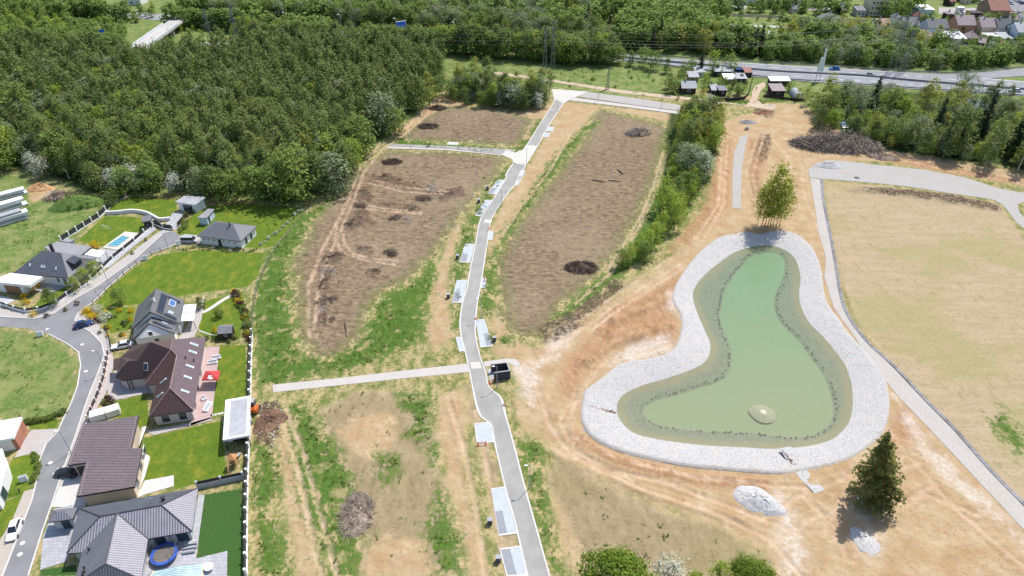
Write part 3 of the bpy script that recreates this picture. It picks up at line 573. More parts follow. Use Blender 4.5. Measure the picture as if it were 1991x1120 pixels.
# ------------------------------------------------------------------ the pond
def pond():
    out = PIT; wat = smooth_closed(A2(POND_WATER, Z_WATER), 3); deep = smooth_closed(A2(POND_DEEP, Z_WATER - .5), 3)
    lo = out.min(0) - 1; hi = out.max(0) + 1; st = .33
    gx = np.arange(lo[0], hi[0], st); gy = np.arange(lo[1], hi[1], st); X, Y = np.meshgrid(gx, gy); sh = X.shape; X = X.ravel(); Y = Y.ravel()
    so = sd_poly(X, Y, out, 14); sw = sd_poly(X, Y, wat, 14); sp = sd_poly(X, Y, deep, 14)
    jag = .6 * vnoise(X, Y, 1.4) + .5 * vnoise(X, Y, 3.3)
    t = np.clip(so / np.maximum(so - sw, .5), 0, 1)
    z = np.where(sw < 0, .34 + (Z_WATER - .34) * t ** 1.35, np.where(sp < 0, Z_WATER - .62 * np.clip(sw / np.maximum(sw - sp, .5), 0, 1) ** .8, Z_WATER - .62 - 2.6 * sstep(sp, 0, 3.5)))
    z += (.09 * vnoise(X, Y, .8) + .08 * vnoise(X + 9, Y, 1.7)) * np.clip(np.abs(sw) / 2.0, .12, 1)
    z = np.where(so < .5, np.minimum(z, .36 * (so + .10 * jag) / .5), z)
    keep = so > -1.1; idx = np.arange(len(X)).reshape(sh); kk = keep.reshape(sh)
    c = kk[:-1, :-1] & kk[:-1, 1:] & kk[1:, 1:] & kk[1:, :-1]
    f = np.stack([idx[:-1, :-1], idx[:-1, 1:], idx[1:, 1:], idx[1:, :-1]], -1)[c]
    used = np.unique(f); mp = -np.ones(len(X), int); mp[used] = np.arange(len(used)); f = mp[f]
    # ragged outer lip drops to the ground
    me = bpy.data.meshes.new('pond_bank'); me.from_pydata(np.stack([X, Y, z], 1)[used].tolist(), [], f.tolist())
    for nm, v in (('m_wet', sw[used] + .35 * jag[used]), ('m_deep', sp[used]), ('m_edge', so[used])):
        a = me.attributes.new(nm, 'FLOAT', 'POINT'); a.data.foreach_set('value', v.astype(np.float32))
    s = NT('white_stones_and_bed', .95, .1); v = s.pos()
    vo = s.n.new('ShaderNodeTexVoronoi'); s.put(vo, 'Vector', v); vo.inputs['Scale'].default_value = 5.5
    v2 = s.n.new('ShaderNodeTexVoronoi'); s.put(v2, 'Vector', v); v2.inputs['Scale'].default_value = 2.8
    spx = s.n.new('ShaderNodeSeparateColor'); s.l.new(vo.outputs['Color'], spx.inputs[0]); sp2 = s.n.new('ShaderNodeSeparateColor'); s.l.new(v2.outputs['Color'], sp2.inputs[0])
    k = s.math('ADD', s.math('MULTIPLY', spx.outputs[0], .55), s.math('MULTIPLY', sp2.outputs[1], .45))
    st_ = s.mix(k, (.375, .36, .345), (.50, .485, .465)); st_ = s.mix(s.smooth(vo.outputs['Distance'], .45, .8, 0, .65), st_, (.20, .20, .205))
    n1 = s.noise(v, .3, 4); st_ = s.mix(s.smooth(n1, .48, .72, 0, .45), st_, (.46, .415, .36)); st_ = s.mix(s.math('MULTIPLY', s.smooth(s.math('ADD', s.attr('m_edge'), s.math('MULTIPLY', s.noise(v, .9, 4), 2.4)), 1.9, .9), .6), st_, (.40, .31, .21))
    bed = s.mix(s.smooth(k, .2, .8), (.235, .225, .19), (.335, .325, .28)); bed = s.mix(s.smooth(s.math('ADD', s.attr('m_wet'), s.math('MULTIPLY', s.noise(v, .25, 3), 2.0)), 1.6, 3.8), (.40, .315, .225), bed); n2 = s.noise(v, .45, 4)
    bed = s.mix(s.smooth(n2, .45, .7, 0, .3), bed, (.27, .25, .20))
    c1 = s.mix(s.smooth(s.attr('m_wet'), -.25, .25), st_, bed)
    c1 = s.mix(s.smooth(s.attr('m_deep'), -.5, 1.5), c1, (.34, .36, .25))
    s.col(c1); s.bump(s.math('SUBTRACT', 1.0, vo.outputs['Distance']), .55, .12); me.materials.append(s.m); me.polygons.foreach_set('use_smooth', np.ones(len(f), bool))
    o = bpy.data.objects.new('pond_bank', me); COL.objects.link(o); struct(o)
    # water
    b = MB(); big = smooth_closed(A2(POND_WATER, Z_WATER), 3); cen = big.mean(0)
    d = np.roll(big, -1, 0) - np.roll(big, 1, 0); nn = np.stack([d[:, 1], -d[:, 0]], 1); nn /= np.linalg.norm(nn, axis=1)[:, None]
    ar = np.sum(big[:, 0] * np.roll(big[:, 1], -1) - np.roll(big[:, 0], -1) * big[:, 1]); big = big + nn * (.45 if ar > 0 else -.45)
    b.face([(x, y, Z_WATER + .02) for x, y in big])
    s = NT('pond_water', .12, .5); v = s.pos()
    sepp = s.n.new('ShaderNodeSeparateXYZ'); s.l.new(v, sepp.inputs[0]); n = s.noise(v, .05, 3); n3 = s.noise(v, .35, 3)
    far = s.smooth(s.math('ADD', sepp.outputs[1], s.math('MULTIPLY', n, 30)), 110, 165)      # algae and a painted tree reflection green the far arm; silty wide end
    g = s.mix(far, (.29, .30, .195), (.205, .28, .17)); g = s.mix(s.smooth(n3, .4, .75, 0, .25), g, (.31, .30, .19)); s.col(g)
    s.b.inputs['Roughness'].default_value = .10; s.bump(s.noise(v, 1.6, 4), .10, .05)
    tr = s.n.new('ShaderNodeBsdfTransparent'); tr.inputs[0].default_value = (.82, .87, .80, 1)
    mx = s.n.new('ShaderNodeMixShader'); mx.inputs[0].default_value = .26
    s.l.new(tr.outputs[0], mx.inputs[1]); s.l.new(s.b.outputs[0], mx.inputs[2]); s.l.new(mx.outputs[0], s.n['Material Output'].inputs[0])
    # depth makes it opaque: a silt layer lies over the deep part
    struct(b.build('pond_water', s.m))
    s2 = NT('pond_silt', 1, 0); g2 = s2.noise(s2.pos(), .08, 3); sep2 = s2.n.new('ShaderNodeSeparateXYZ'); s2.l.new(s2.pos(), sep2.inputs[0])
    s2.col(s2.mix(s2.smooth(s2.math('ADD', sep2.outputs[1], s2.math('MULTIPLY', g2, 30)), 110, 165), (.345, .375, .25), (.275, .38, .25)))  # far end greened alike: algae plus the tree reflection put into the colour
    b = MB(); b.face([(x, y, Z_WATER - .85) for x, y in deep]); struct(b.build('pond_silt', s2.m))
    # row of boulders on the underwater ledge
    b = MB(); r = random.Random(3); per = np.vstack([deep, deep[:1]])
    for i in range(len(per) - 1):
        L = np.linalg.norm(per[i + 1] - per[i]); m_ = max(1, int(L / .42))
        for q in range(m_):
            if r.random() < .25: continue
            p = per[i] + (per[i + 1] - per[i]) * ((q + r.random()) / m_); sz = r.uniform(.12, .36)
            rock(b, (p[0] + r.uniform(-.3, .3), p[1] + r.uniform(-.3, .3), Z_WATER - .42), sz, r)
    o = b.build('ledge_boulders', mat('wet_boulder', (.17, .175, .15), .9, .5, 1.5, world=True))
    tag(o, 'ragged row of dark boulders just under the green pond water', 'boulders', kind='stuff')
    b = MB(); c = P(1484, 801, Z_WATER); nr = 9
    rings = [[(c.x + 2.6 * (j / nr) * math.cos(a) * (1 + .08 * math.sin(3 * a)), c.y + 2.6 * (j / nr) * math.sin(a), Z_WATER + .10 - .62 * (j / nr) ** 1.5 + r.uniform(-.03, .03)) for a in [2 * math.pi * k / 28 for k in range(28)]] for j in range(1, nr + 1)]
    for j in range(nr - 1):
        for k in range(28): b.face([rings[j][k], rings[j + 1][k], rings[j + 1][(k + 1) % 28], rings[j][(k + 1) % 28]])
    b.face(rings[0]); tag(rebase(b.build('gravel_mound', mat('mound_sand', (.47, .42, .33), .95, .12, 2, world=True), smooth=True)), 'small pale gravel mound showing at the surface of the green pond', 'mound')
    b = MB()
    for i in range(260):
        q = PIT[r.randrange(len(PIT))]; n_ = (q - PIT.mean(0)) / np.linalg.norm(q - PIT.mean(0)); e = abs(r.gauss(0, .8)); rock(b, (q[0] + n_[0] * e + r.uniform(-1, 1), q[1] + n_[1] * e + r.uniform(-1, 1), .03), r.uniform(.08, .24), r)
    tag(b.build('spilled_stones', mat('spilled_stone', (.46, .45, .44), .95, .2, 2, world=True)), 'white stones spilled from the pond bank onto the bare soil', 'stones', kind='stuff')
    b = MB()
    for (x0, y0), (x1, y1), n_ in (((1140, 789), (1199, 799), 46), ((1521, 878), (1546, 906), 24)):
        for i in range(n_): t_ = i / n_; q = P(x0 + (x1 - x0) * t_, y0 + (y1 - y0) * t_); rock(b, (q.x + r.gauss(0, .15), q.y + r.gauss(0, .15), .30 - .75 * t_ * (x1 > 1150) * (n_ > 40) - .05), r.uniform(.14, .26), r)
    tag(b.build('brick_rubble', mat('brick_rubble', (.32, .20, .16), .95, .4, 2, world=True)), 'broken line of reddish rubble crossing the white stone bank', 'rubble', kind='stuff')
    ln = smooth_line([P(*p)[:2] for p in [(1131,818),(1140,838),(1162,859),(1200,877),(1250,890),(1300,901),(1350,909),(1420,915),(1480,920),(1520,921)]], 6); b = MB(); b.wall([tuple(q) for q in ln], .22, -.1, .07); struct(b.build('bank_liner', MATS['dark_membrane']))
    # overflow channel of white stones, brick inlet strips
    for ln, w, nm in (([(1526,872),(1540,893),(1560,920),(1594,956)], 1.15, 'stone_channel'),):
        q = smooth_line([P(*p)[:2] for p in ln], 6); b = MB()
        L_, R_ = offset([tuple(p) for p in q], w), offset([tuple(p) for p in q], -w)
        for i in range(len(q) - 1):
            zf = lambda i_: .22
            h0, h1 = (.36 - .30 * min(1, k_ / (len(q) * .45)) for k_ in (i, i + 1)); b.face([(*L_[i], h0 - .03), (*q[i], h0), (*q[i + 1], h1), (*L_[i + 1], h1 - .03)]); b.face([(*q[i], h0), (*R_[i], h0 - .03), (*R_[i + 1], h1 - .03), (*q[i + 1], h1)])
        struct(b.build(nm, M['stone_white']))
def rock(b, c, s, r):
    top = [Vector((c[0] + s * .55 * math.cos(a) * r.uniform(.6, 1), c[1] + s * .55 * math.sin(a) * r.uniform(.6, 1), c[2] + s * r.uniform(.3, .55))) for a in [k * math.pi / 2.5 + r.random() for k in range(5)]]
    bot = [Vector((c[0] + s * math.cos(a) * r.uniform(.6, 1), c[1] + s * math.sin(a) * r.uniform(.6, 1), c[2] - s * .2)) for a in [k * math.pi / 2.5 for k in range(5)]]
    b.quadbox(bot, top)
# ------------------------------------------------------------------ vegetation
def leaf_mat(name, dark, light, trans=.3, patch=.12):
    s = NT(name, .7, .2); g = s.n.new('ShaderNodeNewGeometry'); oi = s.n.new('ShaderNodeObjectInfo')
    f = s.math('ADD', s.math('MULTIPLY', g.outputs['Random Per Island'], .45), s.math('MULTIPLY', s.noise(g.outputs['Position'], .16, 3), .65))
    c = s.mix(s.smooth(f, .22, .82), dark, light)
    r = oi.outputs['Random']; c = s.mix(s.math('MULTIPLY', r, .35), c, (light[0] * 1.2, light[1] * .95, light[2] * .8)); c = s.mix(s.math('MULTIPLY', s.math('FRACT', s.math('MULTIPLY', r, 7.31)), .35), c, dark); s.col(c)
    t = s.n.new('ShaderNodeBsdfTranslucent'); s.l.new(c, t.inputs[0])
    m = s.n.new('ShaderNodeMixShader'); m.inputs[0].default_value = trans
    s.l.new(s.b.outputs[0], m.inputs[1]); s.l.new(t.outputs[0], m.inputs[2]); s.l.new(m.outputs[0], s.n['Material Output'].inputs[0])
    return s.m
def leaf_quads(p, out, leaf, rng, up=.9, rand=.65, stretch=1.25):
    n = len(p); nr = out * .7 + np.array([0, 0, up]) + rng.normal(size=(n, 3)) * rand; nr /= np.linalg.norm(nr, axis=1)[:, None] + 1e-9
    a = np.cross(nr, rng.normal(size=(n, 3))); a /= np.linalg.norm(a, axis=1)[:, None] + 1e-9; b = np.cross(nr, a)
    s = leaf * rng.uniform(.6, 1.35, (n, 1)) * .5; a = a * s * stretch; b = b * s
    return np.stack([p - a, p - b * .9, p + a, p + b * .9], 1)
def crown_quads(seed, H0, H1, rad, ncl, per, leaf, clr, env, droop=0.0, up=.9, lob=.25, inner=.35):
    rng = np.random.default_rng(seed); t = rng.random(ncl) ** .9; ang = rng.uniform(0, 2 * np.pi, ncl)
    lobe = 1 + lob * np.sin(ang * 3 + seed) * np.sin(t * 7 + seed) + lob * .6 * np.sin(ang * 5 + 2 * seed)
    e = np.array([env(q) for q in t]) * rad * lobe; r = e * (inner + (1 - inner) * rng.random(ncl) ** .55)
    c = np.stack([r * np.cos(ang), r * np.sin(ang), H0 + (H1 - H0) * t], 1)
    k = np.repeat(np.arange(ncl), per); n = len(k); off = rng.normal(size=(n, 3)) * clr * rng.uniform(.6, 1.35, (ncl, 1))[k] * np.array([1, 1, .75 + droop])
    p = c[k] + off; p[:, 2] -= droop * np.hypot(off[:, 0], off[:, 1]) * .8; p[:, 2] = np.maximum(p[:, 2], .08)
    out = off / (np.linalg.norm(off, axis=1)[:, None] + 1e-9) * .6; rad_ = p.copy(); rad_[:, 2] = (p[:, 2] - (H0 + H1) / 2) * .6; out += rad_ / (np.linalg.norm(rad_, axis=1)[:, None] + 1e-9) * .6
    return leaf_quads(p, out, leaf, rng, up), c
ENV = {'ovoid': lambda t: max(.12, math.sin(math.pi * min(1, t * .82 + .18)) ** .75),
       'round': lambda t: max(.2, math.sqrt(max(0, 1 - (2 * t - .95) ** 2 * .92))),
       'slim': lambda t: max(.15, (math.sin(math.pi * (t * .8 + .2)) ** .6) * (1 - .35 * t)),
       'vase': lambda t: max(.2, (.45 + .65 * t) * math.sqrt(max(.02, 1 - max(0, t - .7) ** 2 * 9))),
       'column': lambda t: .9 if t < .75 else max(.1, (1 - t) * 3.2), 'cone': lambda t: max(.05, 1 - t), 'dome': lambda t: math.sqrt(max(.03, 1 - t * t * .98))}
VM = {}
def veg_mats():
    VM['birch'] = leaf_mat('birch_leaves', (.10, .15, .042), (.30, .365, .115), .54)
    VM['green'] = leaf_mat('broad_leaves', (.12, .19, .04), (.29, .385, .10), .52)
    VM['fresh'] = leaf_mat('fresh_leaves', (.20, .29, .04), (.40, .50, .09), .58)
    VM['olive'] = leaf_mat('olive_leaves', (.23, .265, .048), (.42, .44, .11), .55)
    VM['grey'] = leaf_mat('silver_leaves', (.15, .20, .10), (.31, .37, .22), .42)
    VM['blossom'] = leaf_mat('white_blossom', (.22, .27, .15), (.72, .73, .66), .34)
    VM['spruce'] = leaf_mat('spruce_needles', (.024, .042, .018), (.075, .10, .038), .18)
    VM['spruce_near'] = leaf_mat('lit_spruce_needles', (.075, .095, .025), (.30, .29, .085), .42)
    VM['dark'] = leaf_mat('dark_leaves', (.095, .145, .042), (.235, .30, .095), .5)
    VM['yellow'] = leaf_mat('yellow_flowers', (.35, .25, .01), (.75, .55, .02), .3); VM['maroon'] = leaf_mat('maroon_leaves', (.04, .015, .02), (.10, .035, .04), .2)
    VM['bark'] = mat('grey_bark', (.13, .105, .08), .95, .35, 3); VM['birch_bark'] = mat('white_bark', (.42, .40, .36), .9, .45, 4)
    VM['twig'] = mat('dead_twigs', (.30, .245, .205), .95, .4, .8); VM['twig_dark'] = mat('dark_roots', (.10, .07, .054), .95, .55, .8); VM['twig_pale'] = mat('dry_twigs', (.33, .265, .21), .95, .45, .8)
def trunk_mb(H, r0, seed, limbs=5, top=.8, lean=.3, b=None, base=(0, 0)):
    r = random.Random(seed); b = b or MB(); lx, ly = r.uniform(-lean, lean), r.uniform(-lean, lean)
    pts = [Vector((base[0] + lx * t * t, base[1] + ly * t * t, H * top * t - .25)) for t in (0, .25, .5, .75, 1)]
    b.tube(pts, [r0 * 1.15, r0 * .85, r0 * .62, r0 * .4, r0 * .15], 6)
    for k in range(limbs):
        t = r.uniform(.3, .85); p = pts[0].lerp(pts[-1], t); a = r.uniform(0, 6.28); L = H * r.uniform(.12, .22)
        b.tube([p, p + Vector((math.cos(a) * L * .6, math.sin(a) * L * .6, L * .45)), p + Vector((math.cos(a) * L, math.sin(a) * L, L))], [r0 * .35, r0 * .22, r0 * .08], 4)
    return b
class Kind:
    """one kind of tree: several prototype meshes, copied as thing > crown, trunk"""
    def __init__(s, name, m, bark, variants, full=True):
        s.name, s.v = name, []
        for H, H0, rad, ncl, per, leaf, clr, env, kw, seed in variants:
            q, _ = crown_quads(seed, H0, H, rad, ncl, per, leaf, clr, ENV[env], **kw)
            me = quads_mesh(name + '_crown', q, VM[m]); tb = trunk_mb(H, (.06 + .012 * H) * (.42 if m == 'sap' else 1), seed)
            me2 = None
            if full:
                o = tb.build('trunk', VM[bark]); me2 = o.data; bpy.data.objects.remove(o)
            s.v.append((me, me2, H))
    def put(s, loc, h, label, cat, group=None, k=None, w=1.0, name=None, r=rnd):
        s.n = getattr(s, 'n', 0) + 1; me, me2, H = s.v[r.randrange(len(s.v)) if k is None else k]; sz = h / H; rz = r.uniform(0, 6.28)
        o = bpy.data.objects.new(name or s.name, me if me2 is None else None); COL.objects.link(o)
        o.location = loc; o.rotation_euler = (0, 0, rz); o.scale = (sz * w, sz * w, sz); tag(o, label, cat, group)
        if me2:
            for n, d in (('crown', me), ('trunk', me2)):
                c = bpy.data.objects.new(n, d); COL.objects.link(c); c.parent = o
        return o
def conifer_quads(seed, H, rad, whorls, nbr, leaf, droop=.25, h0=.06, density=1.0):
    rng = np.random.default_rng(seed); ps = []; outs = []
    for w in range(whorls):
        t = w / (whorls - 1); z = H * (h0 + (1 - h0) * t ** .92); L0 = rad * (1 - t) ** .78 + .25
        for k in range(max(4, int(nbr * (1 - .55 * t)))):
            a = rng.uniform(0, 6.28); L = L0 * rng.uniform(.62, 1.12); m = max(4, int(L / leaf * 3.2 * density)); q = rng.random(m) ** .75
            wid = .10 * L + .14; side = rng.normal(size=m) * wid * (1 - .55 * q); up = .10 * L
            zz = z + up * np.sin(q * 2.2) - droop * L * q ** 1.6 + .10 * L * q ** 4 + rng.normal(size=m) * .09 - np.abs(side) * .35
            x = q * L * math.cos(a) - side * math.sin(a); y = q * L * math.sin(a) + side * math.cos(a)
            ps.append(np.stack([x, y, zz], 1)); outs.append(np.stack([np.full(m, math.cos(a)) * .5, np.full(m, math.sin(a)) * .5, np.full(m, .8)], 1))
    p = np.concatenate(ps); o = np.concatenate(outs); p[:, 2] = np.maximum(p[:, 2], .1)
    return leaf_quads(p, o, leaf, rng, .7, .5, 1.8)
def px_area(poly, spacing, jitter=.42, seed=1, rows=None):
    """points filling the ground outline seen at these pixels"""
    q = A2(poly); lo, hi = q.min(0), q.max(0); rng = np.random.default_rng(seed)
    gx = np.arange(lo[0], hi[0], spacing); gy = np.arange(lo[1], hi[1], spacing * .87); X, Y = np.meshgrid(gx, gy); X[1::2] += spacing / 2
    X = (X + rng.uniform(-jitter, jitter, X.shape) * spacing).ravel(); Y = (Y + rng.uniform(-jitter, jitter, Y.shape) * spacing).ravel()
    m = sd_poly(X, Y, q, 1) > 0; return np.stack([X[m], Y[m]], 1)
def h_at(bx, by, tx, ty):
    b = P(bx, by); y = -(ty - CY) / FPX; return CAM_H + b.y / (y * ST + CT) * (y * CT - ST)
def kinds():
    K = {}
    V = lambda H, H0, rad, ncl, per, leaf, clr, env, seed, **kw: (H, H0, rad, ncl, per, leaf, clr, env, kw, seed)
    K['birch'] = Kind('birch_tree', 'birch', 'birch_bark', [V(14, 3.0, 2.0 + .3 * (i % 3), 42, 17, .44, .50, 'slim', 20 + i, droop=.6, lob=.3, up=.8) for i in range(8)])
    K['broad'] = Kind('broadleaf_tree', 'green', 'bark', [V(10, 1.0, 3.3 + .3 * i, 66, 22, .46, .70, 'round', 40 + i, lob=.3) for i in range(5)])
    K['fresh'] = Kind('young_tree', 'fresh', 'bark', [V(8, 1.6, 2.2, 40, 20, .32, .5, 'ovoid', 60 + i, lob=.35) for i in range(4)])
    K['olive'] = Kind('poplar_tree', 'olive', 'bark', [V(14, 2.2, 3.0, 58, 21, .42, .62, 'ovoid', 80 + i, lob=.25) for i in range(3)])
    K['grey'] = Kind('willow_tree', 'grey', 'bark', [V(9, .6, 3.6, 60, 22, .40, .68, 'round', 90 + i, lob=.3) for i in range(3)])
    K['blossom'] = Kind('blossom_tree', 'blossom', 'bark', [V(6, .6, 2.4, 46, 26, .30, .5, 'round', 100 + i, lob=.35) for i in range(3)])
    K['dark'] = Kind('bushy_tree', 'dark', 'bark', [V(11, .8, 3.2, 62, 21, .46, .70, 'ovoid', 110 + i, lob=.3) for i in range(4)])
    K['bush'] = Kind('shrub', 'green', 'bark', [V(1.6, .05, 1.0, 26, 22, .17, .24, 'dome', 120 + i) for i in range(3)], False)
    K['bushdark'] = Kind('shrub', 'dark', 'bark', [V(1.6, .05, 1.0, 26, 22, .17, .24, 'dome', 130 + i) for i in range(2)], False)
    K['bushyellow'] = Kind('flowering_shrub', 'yellow', 'bark', [V(1.4, .05, 1.0, 24, 22, .15, .22, 'dome', 140 + i) for i in range(2)], False)
    K['bushmaroon'] = Kind('maroon_shrub', 'maroon', 'bark', [V(1.4, .05, 1.0, 24, 22, .16, .22, 'dome', 150)], False)
    K['bushwhite'] = Kind('blossom_shrub', 'blossom', 'bark', [V(1.4, .05, 1.0, 24, 22, .16, .22, 'dome', 160)], False)
    K['thuja'] = Kind('thuja', 'dark', 'bark', [V(4, .05, .8, 34, 24, .2, .26, 'column', 170 + i) for i in range(2)], False)
    s = Kind('spruce_tree', 'spruce', 'bark', []); 
    for i in range(3):
        me = quads_mesh('spruce_crown', conifer_quads(180 + i, 14, 2.7, 22, 11, .42), VM['spruce']); o = trunk_mb(14, .2, i, 0, .97, .05).build('trunk', VM['bark']); s.v.append((me, o.data, 14)); bpy.data.objects.remove(o)
    K['spruce'] = s; return K
def merge_stuff(name, pts, hs, protos, m, label, cat):
    rng = np.random.default_rng(77); out = []
    for (x, y), h in zip(pts, hs):
        q, H = protos[rng.integers(len(protos))]; a = rng.uniform(0, 6.28); s = h / H * rng.uniform(.9, 1.1); w = s * rng.uniform(.9, 1.25)
        c, d = math.cos(a), math.sin(a); r = np.empty_like(q); r[..., 0] = (q[..., 0] * c - q[..., 1] * d) * w + x; r[..., 1] = (q[..., 0] * d + q[..., 1] * c) * w + y; r[..., 2] = q[..., 2] * s; out.append(r)
    o = bpy.data.objects.new(name, quads_mesh(name, np.concatenate(out), m)); COL.objects.link(o); tag(o, label, cat, kind='stuff'); return o
def sticks(n, L, W, Hh, l0, l1, r0, seed, flat=.45, along=None, b=None):
    """heap of branches: n sticks in a mound L x W x Hh"""
    r = random.Random(seed); b = b or MB()
    for k in range(n):
        a = r.uniform(0, 6.28); q = math.sqrt(r.random()); x, y = L / 2 * q * math.cos(a), W / 2 * q * math.sin(a)
        hmax = Hh * max(0, 1 - q ** 1.8) * (.75 + .5 * math.sin(x * 1.3 + seed) * math.cos(y * 1.7)); z = hmax * r.random() ** .5
        ln = r.uniform(l0, l1); th = r.uniform(0, 6.28) if along is None else along + r.gauss(0, .5); ph = r.gauss(0, flat)
        d = Vector((math.cos(th) * math.cos(ph), math.sin(th) * math.cos(ph), math.sin(ph))); p = Vector((x, y, max(.03, z)))
        e0, e1 = p - d * ln / 2, p + d * ln / 2; e0.z = max(e0.z, .02); e1.z = max(e1.z, .02)
        bd = (e0 + e1) / 2 + Vector((r.gauss(0, .08), r.gauss(0, .08), r.uniform(0, .12))) * ln; rr = r0 * r.uniform(.6, 1.6)
        b.tube([e0, bd, e1], [rr, rr * .8, rr * .3], 3, cap=False)
    b.recalc = False; return b
def heap(L, W, Hh, seed, amp=.25, n=20, b=None, c=(0, 0, 0), m=0):
    b = b or MB(); r = random.Random(seed); nr = 7; rg = []
    for j in range(1, nr + 1):
        q = j / nr
        rg.append([(c[0] + L / 2 * q * math.cos(a) * (1 + .13 * math.sin(2 * a + seed) + .09 * math.sin(5 * a + seed)), c[1] + W / 2 * q * math.sin(a) * (1 + .13 * math.sin(3 * a + seed)),
                    c[2] + Hh * (1 - q ** 1.35) * (1 + r.uniform(-amp, amp)) - (.15 if j == nr else 0)) for a in [2 * math.pi * k / n for k in range(n)]])
    for j in range(nr - 1):
        for k in range(n): b.face([rg[j][k], rg[j + 1][k], rg[j + 1][(k + 1) % n], rg[j][(k + 1) % n]], m=m)
    b.face(rg[0], m=m); return b
# ------------------------------------------------------------------ buildings
def rib_mat(name, lo, hi_, per):
    s = NT(name, .42, .4); uv = s.uv(); sp = s.n.new('ShaderNodeSeparateXYZ'); s.l.new(uv, sp.inputs[0])
    w = s.math('SINE', s.math('MULTIPLY', sp.outputs[0], 6.2832 / per)); r = s.math('SINE', s.math('MULTIPLY', sp.outputs[1], 6.2832 / .42))
    f = s.math('ADD', s.math('MULTIPLY', w, .42), s.math('MULTIPLY', r, .14)); f = s.math('ADD', f, s.math('MULTIPLY', s.noise(s.obj(), .9, 4), .5))
    s.col(s.mix(s.smooth(f, -.25, .65), lo, hi_)); s.bump(w, .6, .05); return s.m  # sun glint on the tile crests is painted in as pale stripes
def bm_mats():
    B = {}
    B['tile_brown'] = tile_mat('brown_roof_tiles', (.105, .06, .056), .42, .5, .07, .35, .5, .15); B['panel_brown'] = tile_mat('mauve_brown_roof', (.155, .122, .127), 6.0, .62, .085, .45, .5, .05)
    B['slat_brown'] = tile_mat('plum_brown_roof', (.14, .095, .102), .3, .42, .03, .6, .4, .08, .4)
    B['glint_grey'] = rib_mat('glint_striped_tiles', (.125, .118, .135), (.32, .305, .34), .42); B['slate'] = tile_mat('slate_grey_roof', (.085, .092, .11), .6, .38, .02, .7, .55, .07)
    B['grey_tile'] = tile_mat('grey_roof_tiles', (.155, .155, .175), .33, .36, .03, .6, .5, .08); B['anthracite'] = tile_mat('anthracite_roof', (.125, .125, .13), .45, 3.0, .03, .6, .45, .05)
    B['red_tile'] = tile_mat('red_roof_tiles', (.33, .15, .115), .4, .4, .05, .5, .7, .15); B['pink_tile'] = tile_mat('salmon_roof', (.50, .31, .26), .4, .4, .04, .6, .7, .12); B['mauve_tile'] = tile_mat('faded_mauve_roof', (.31, .245, .25), .4, .4, .04, .6, .7, .12)
    B['felt'] = mat('grey_roof_felt', (.24, .235, .25), .9, .14, 1.2); B['felt_white'] = mat('white_roof_membrane', (.66, .66, .65), .7, .05, .6); B['felt_pale'] = mat('pale_grey_roof', (.33, .335, .35), .8, .12, .7)
    B['white'] = mat('white_render', (.70, .69, .67), .85, .05, .7); B['beige'] = mat('beige_render', (.55, .45, .34), .88, .08, .7); B['grey_w'] = mat('grey_render', (.42, .42, .42), .88, .07, .7); B['cream'] = mat('cream_render', (.60, .53, .38), .88, .09, .7)
    B['pale_blue'] = mat('blue_white_render', (.50, .57, .64), .88, .06, .7); B['frame'] = mat('white_window_frame', (.7, .7, .7), .5, .04, 2); B['dark'] = mat('anthracite_trim', (.045, .045, .05), .55, .15, 2); B['gutter'] = mat('brown_gutter', (.06, .042, .04), .5, .15, 2)
    B['wood'] = mat('dark_stained_wood', (.05, .035, .028), .8, .3, 2.5); B['wood_pale'] = mat('weathered_wood', (.28, .20, .13), .85, .25, 2.5); B['door_brown'] = mat('brown_door', (.26, .14, .075), .6, .12, 2); B['brick'] = tile_mat('brick_wall', (.30, .13, .085), .3, .1, .015, 1.5, .9, .15); B['glass'] = glass_mat('window_glass')
    B['skylight'] = glass_mat('pale_skylight', (.33, .39, .42), .12); B['solar'] = glass_mat('solar_cells', (.012, .016, .03), .18); B['steel'] = mat('steel', (.45, .46, .48), .4, .1, 3, metal=.8); B['concrete'] = mat('raw_concrete', (.45, .44, .42), .9, .12, .9, bump=.3)
    B['panel_dark'] = mat('dark_fence_slats', (.05, .048, .055), .6, .2, 3); B['pink_wall'] = mat('rose_wall', (.58, .48, .44), .88, .08, .8); B['tiles_terra'] = mat('terracotta_wall', (.42, .22, .15), .88, .12, .8); B['lilac_glare'] = mat('lilac_glare_sheet', (.74, .70, .80), .22, .05, 1, spec=.8)  # last entry: a white roof, its glare put into the colour as lilac
    return B
B = {}
def inset(poly, d):
    """offset a closed ground outline inwards"""
    p = [Vector(q[:2]) for q in poly]; n = len(p); ar = sum(p[k].x * p[(k + 1) % n].y - p[(k + 1) % n].x * p[k].y for k in range(n)); s = 1 if ar > 0 else -1; out = []
    for k in range(n):
        u = (p[k] - p[k - 1]).normalized(); w = (p[(k + 1) % n] - p[k]).normalized(); nu, nw = Vector((-u.y, u.x)) * s, Vector((-w.y, w.x)) * s
        m = nu + nw; q = m.dot(nu); out.append(p[k] + m * (d / max(q, .35)) if m.length > .05 else p[k] + nu * d)
    return out
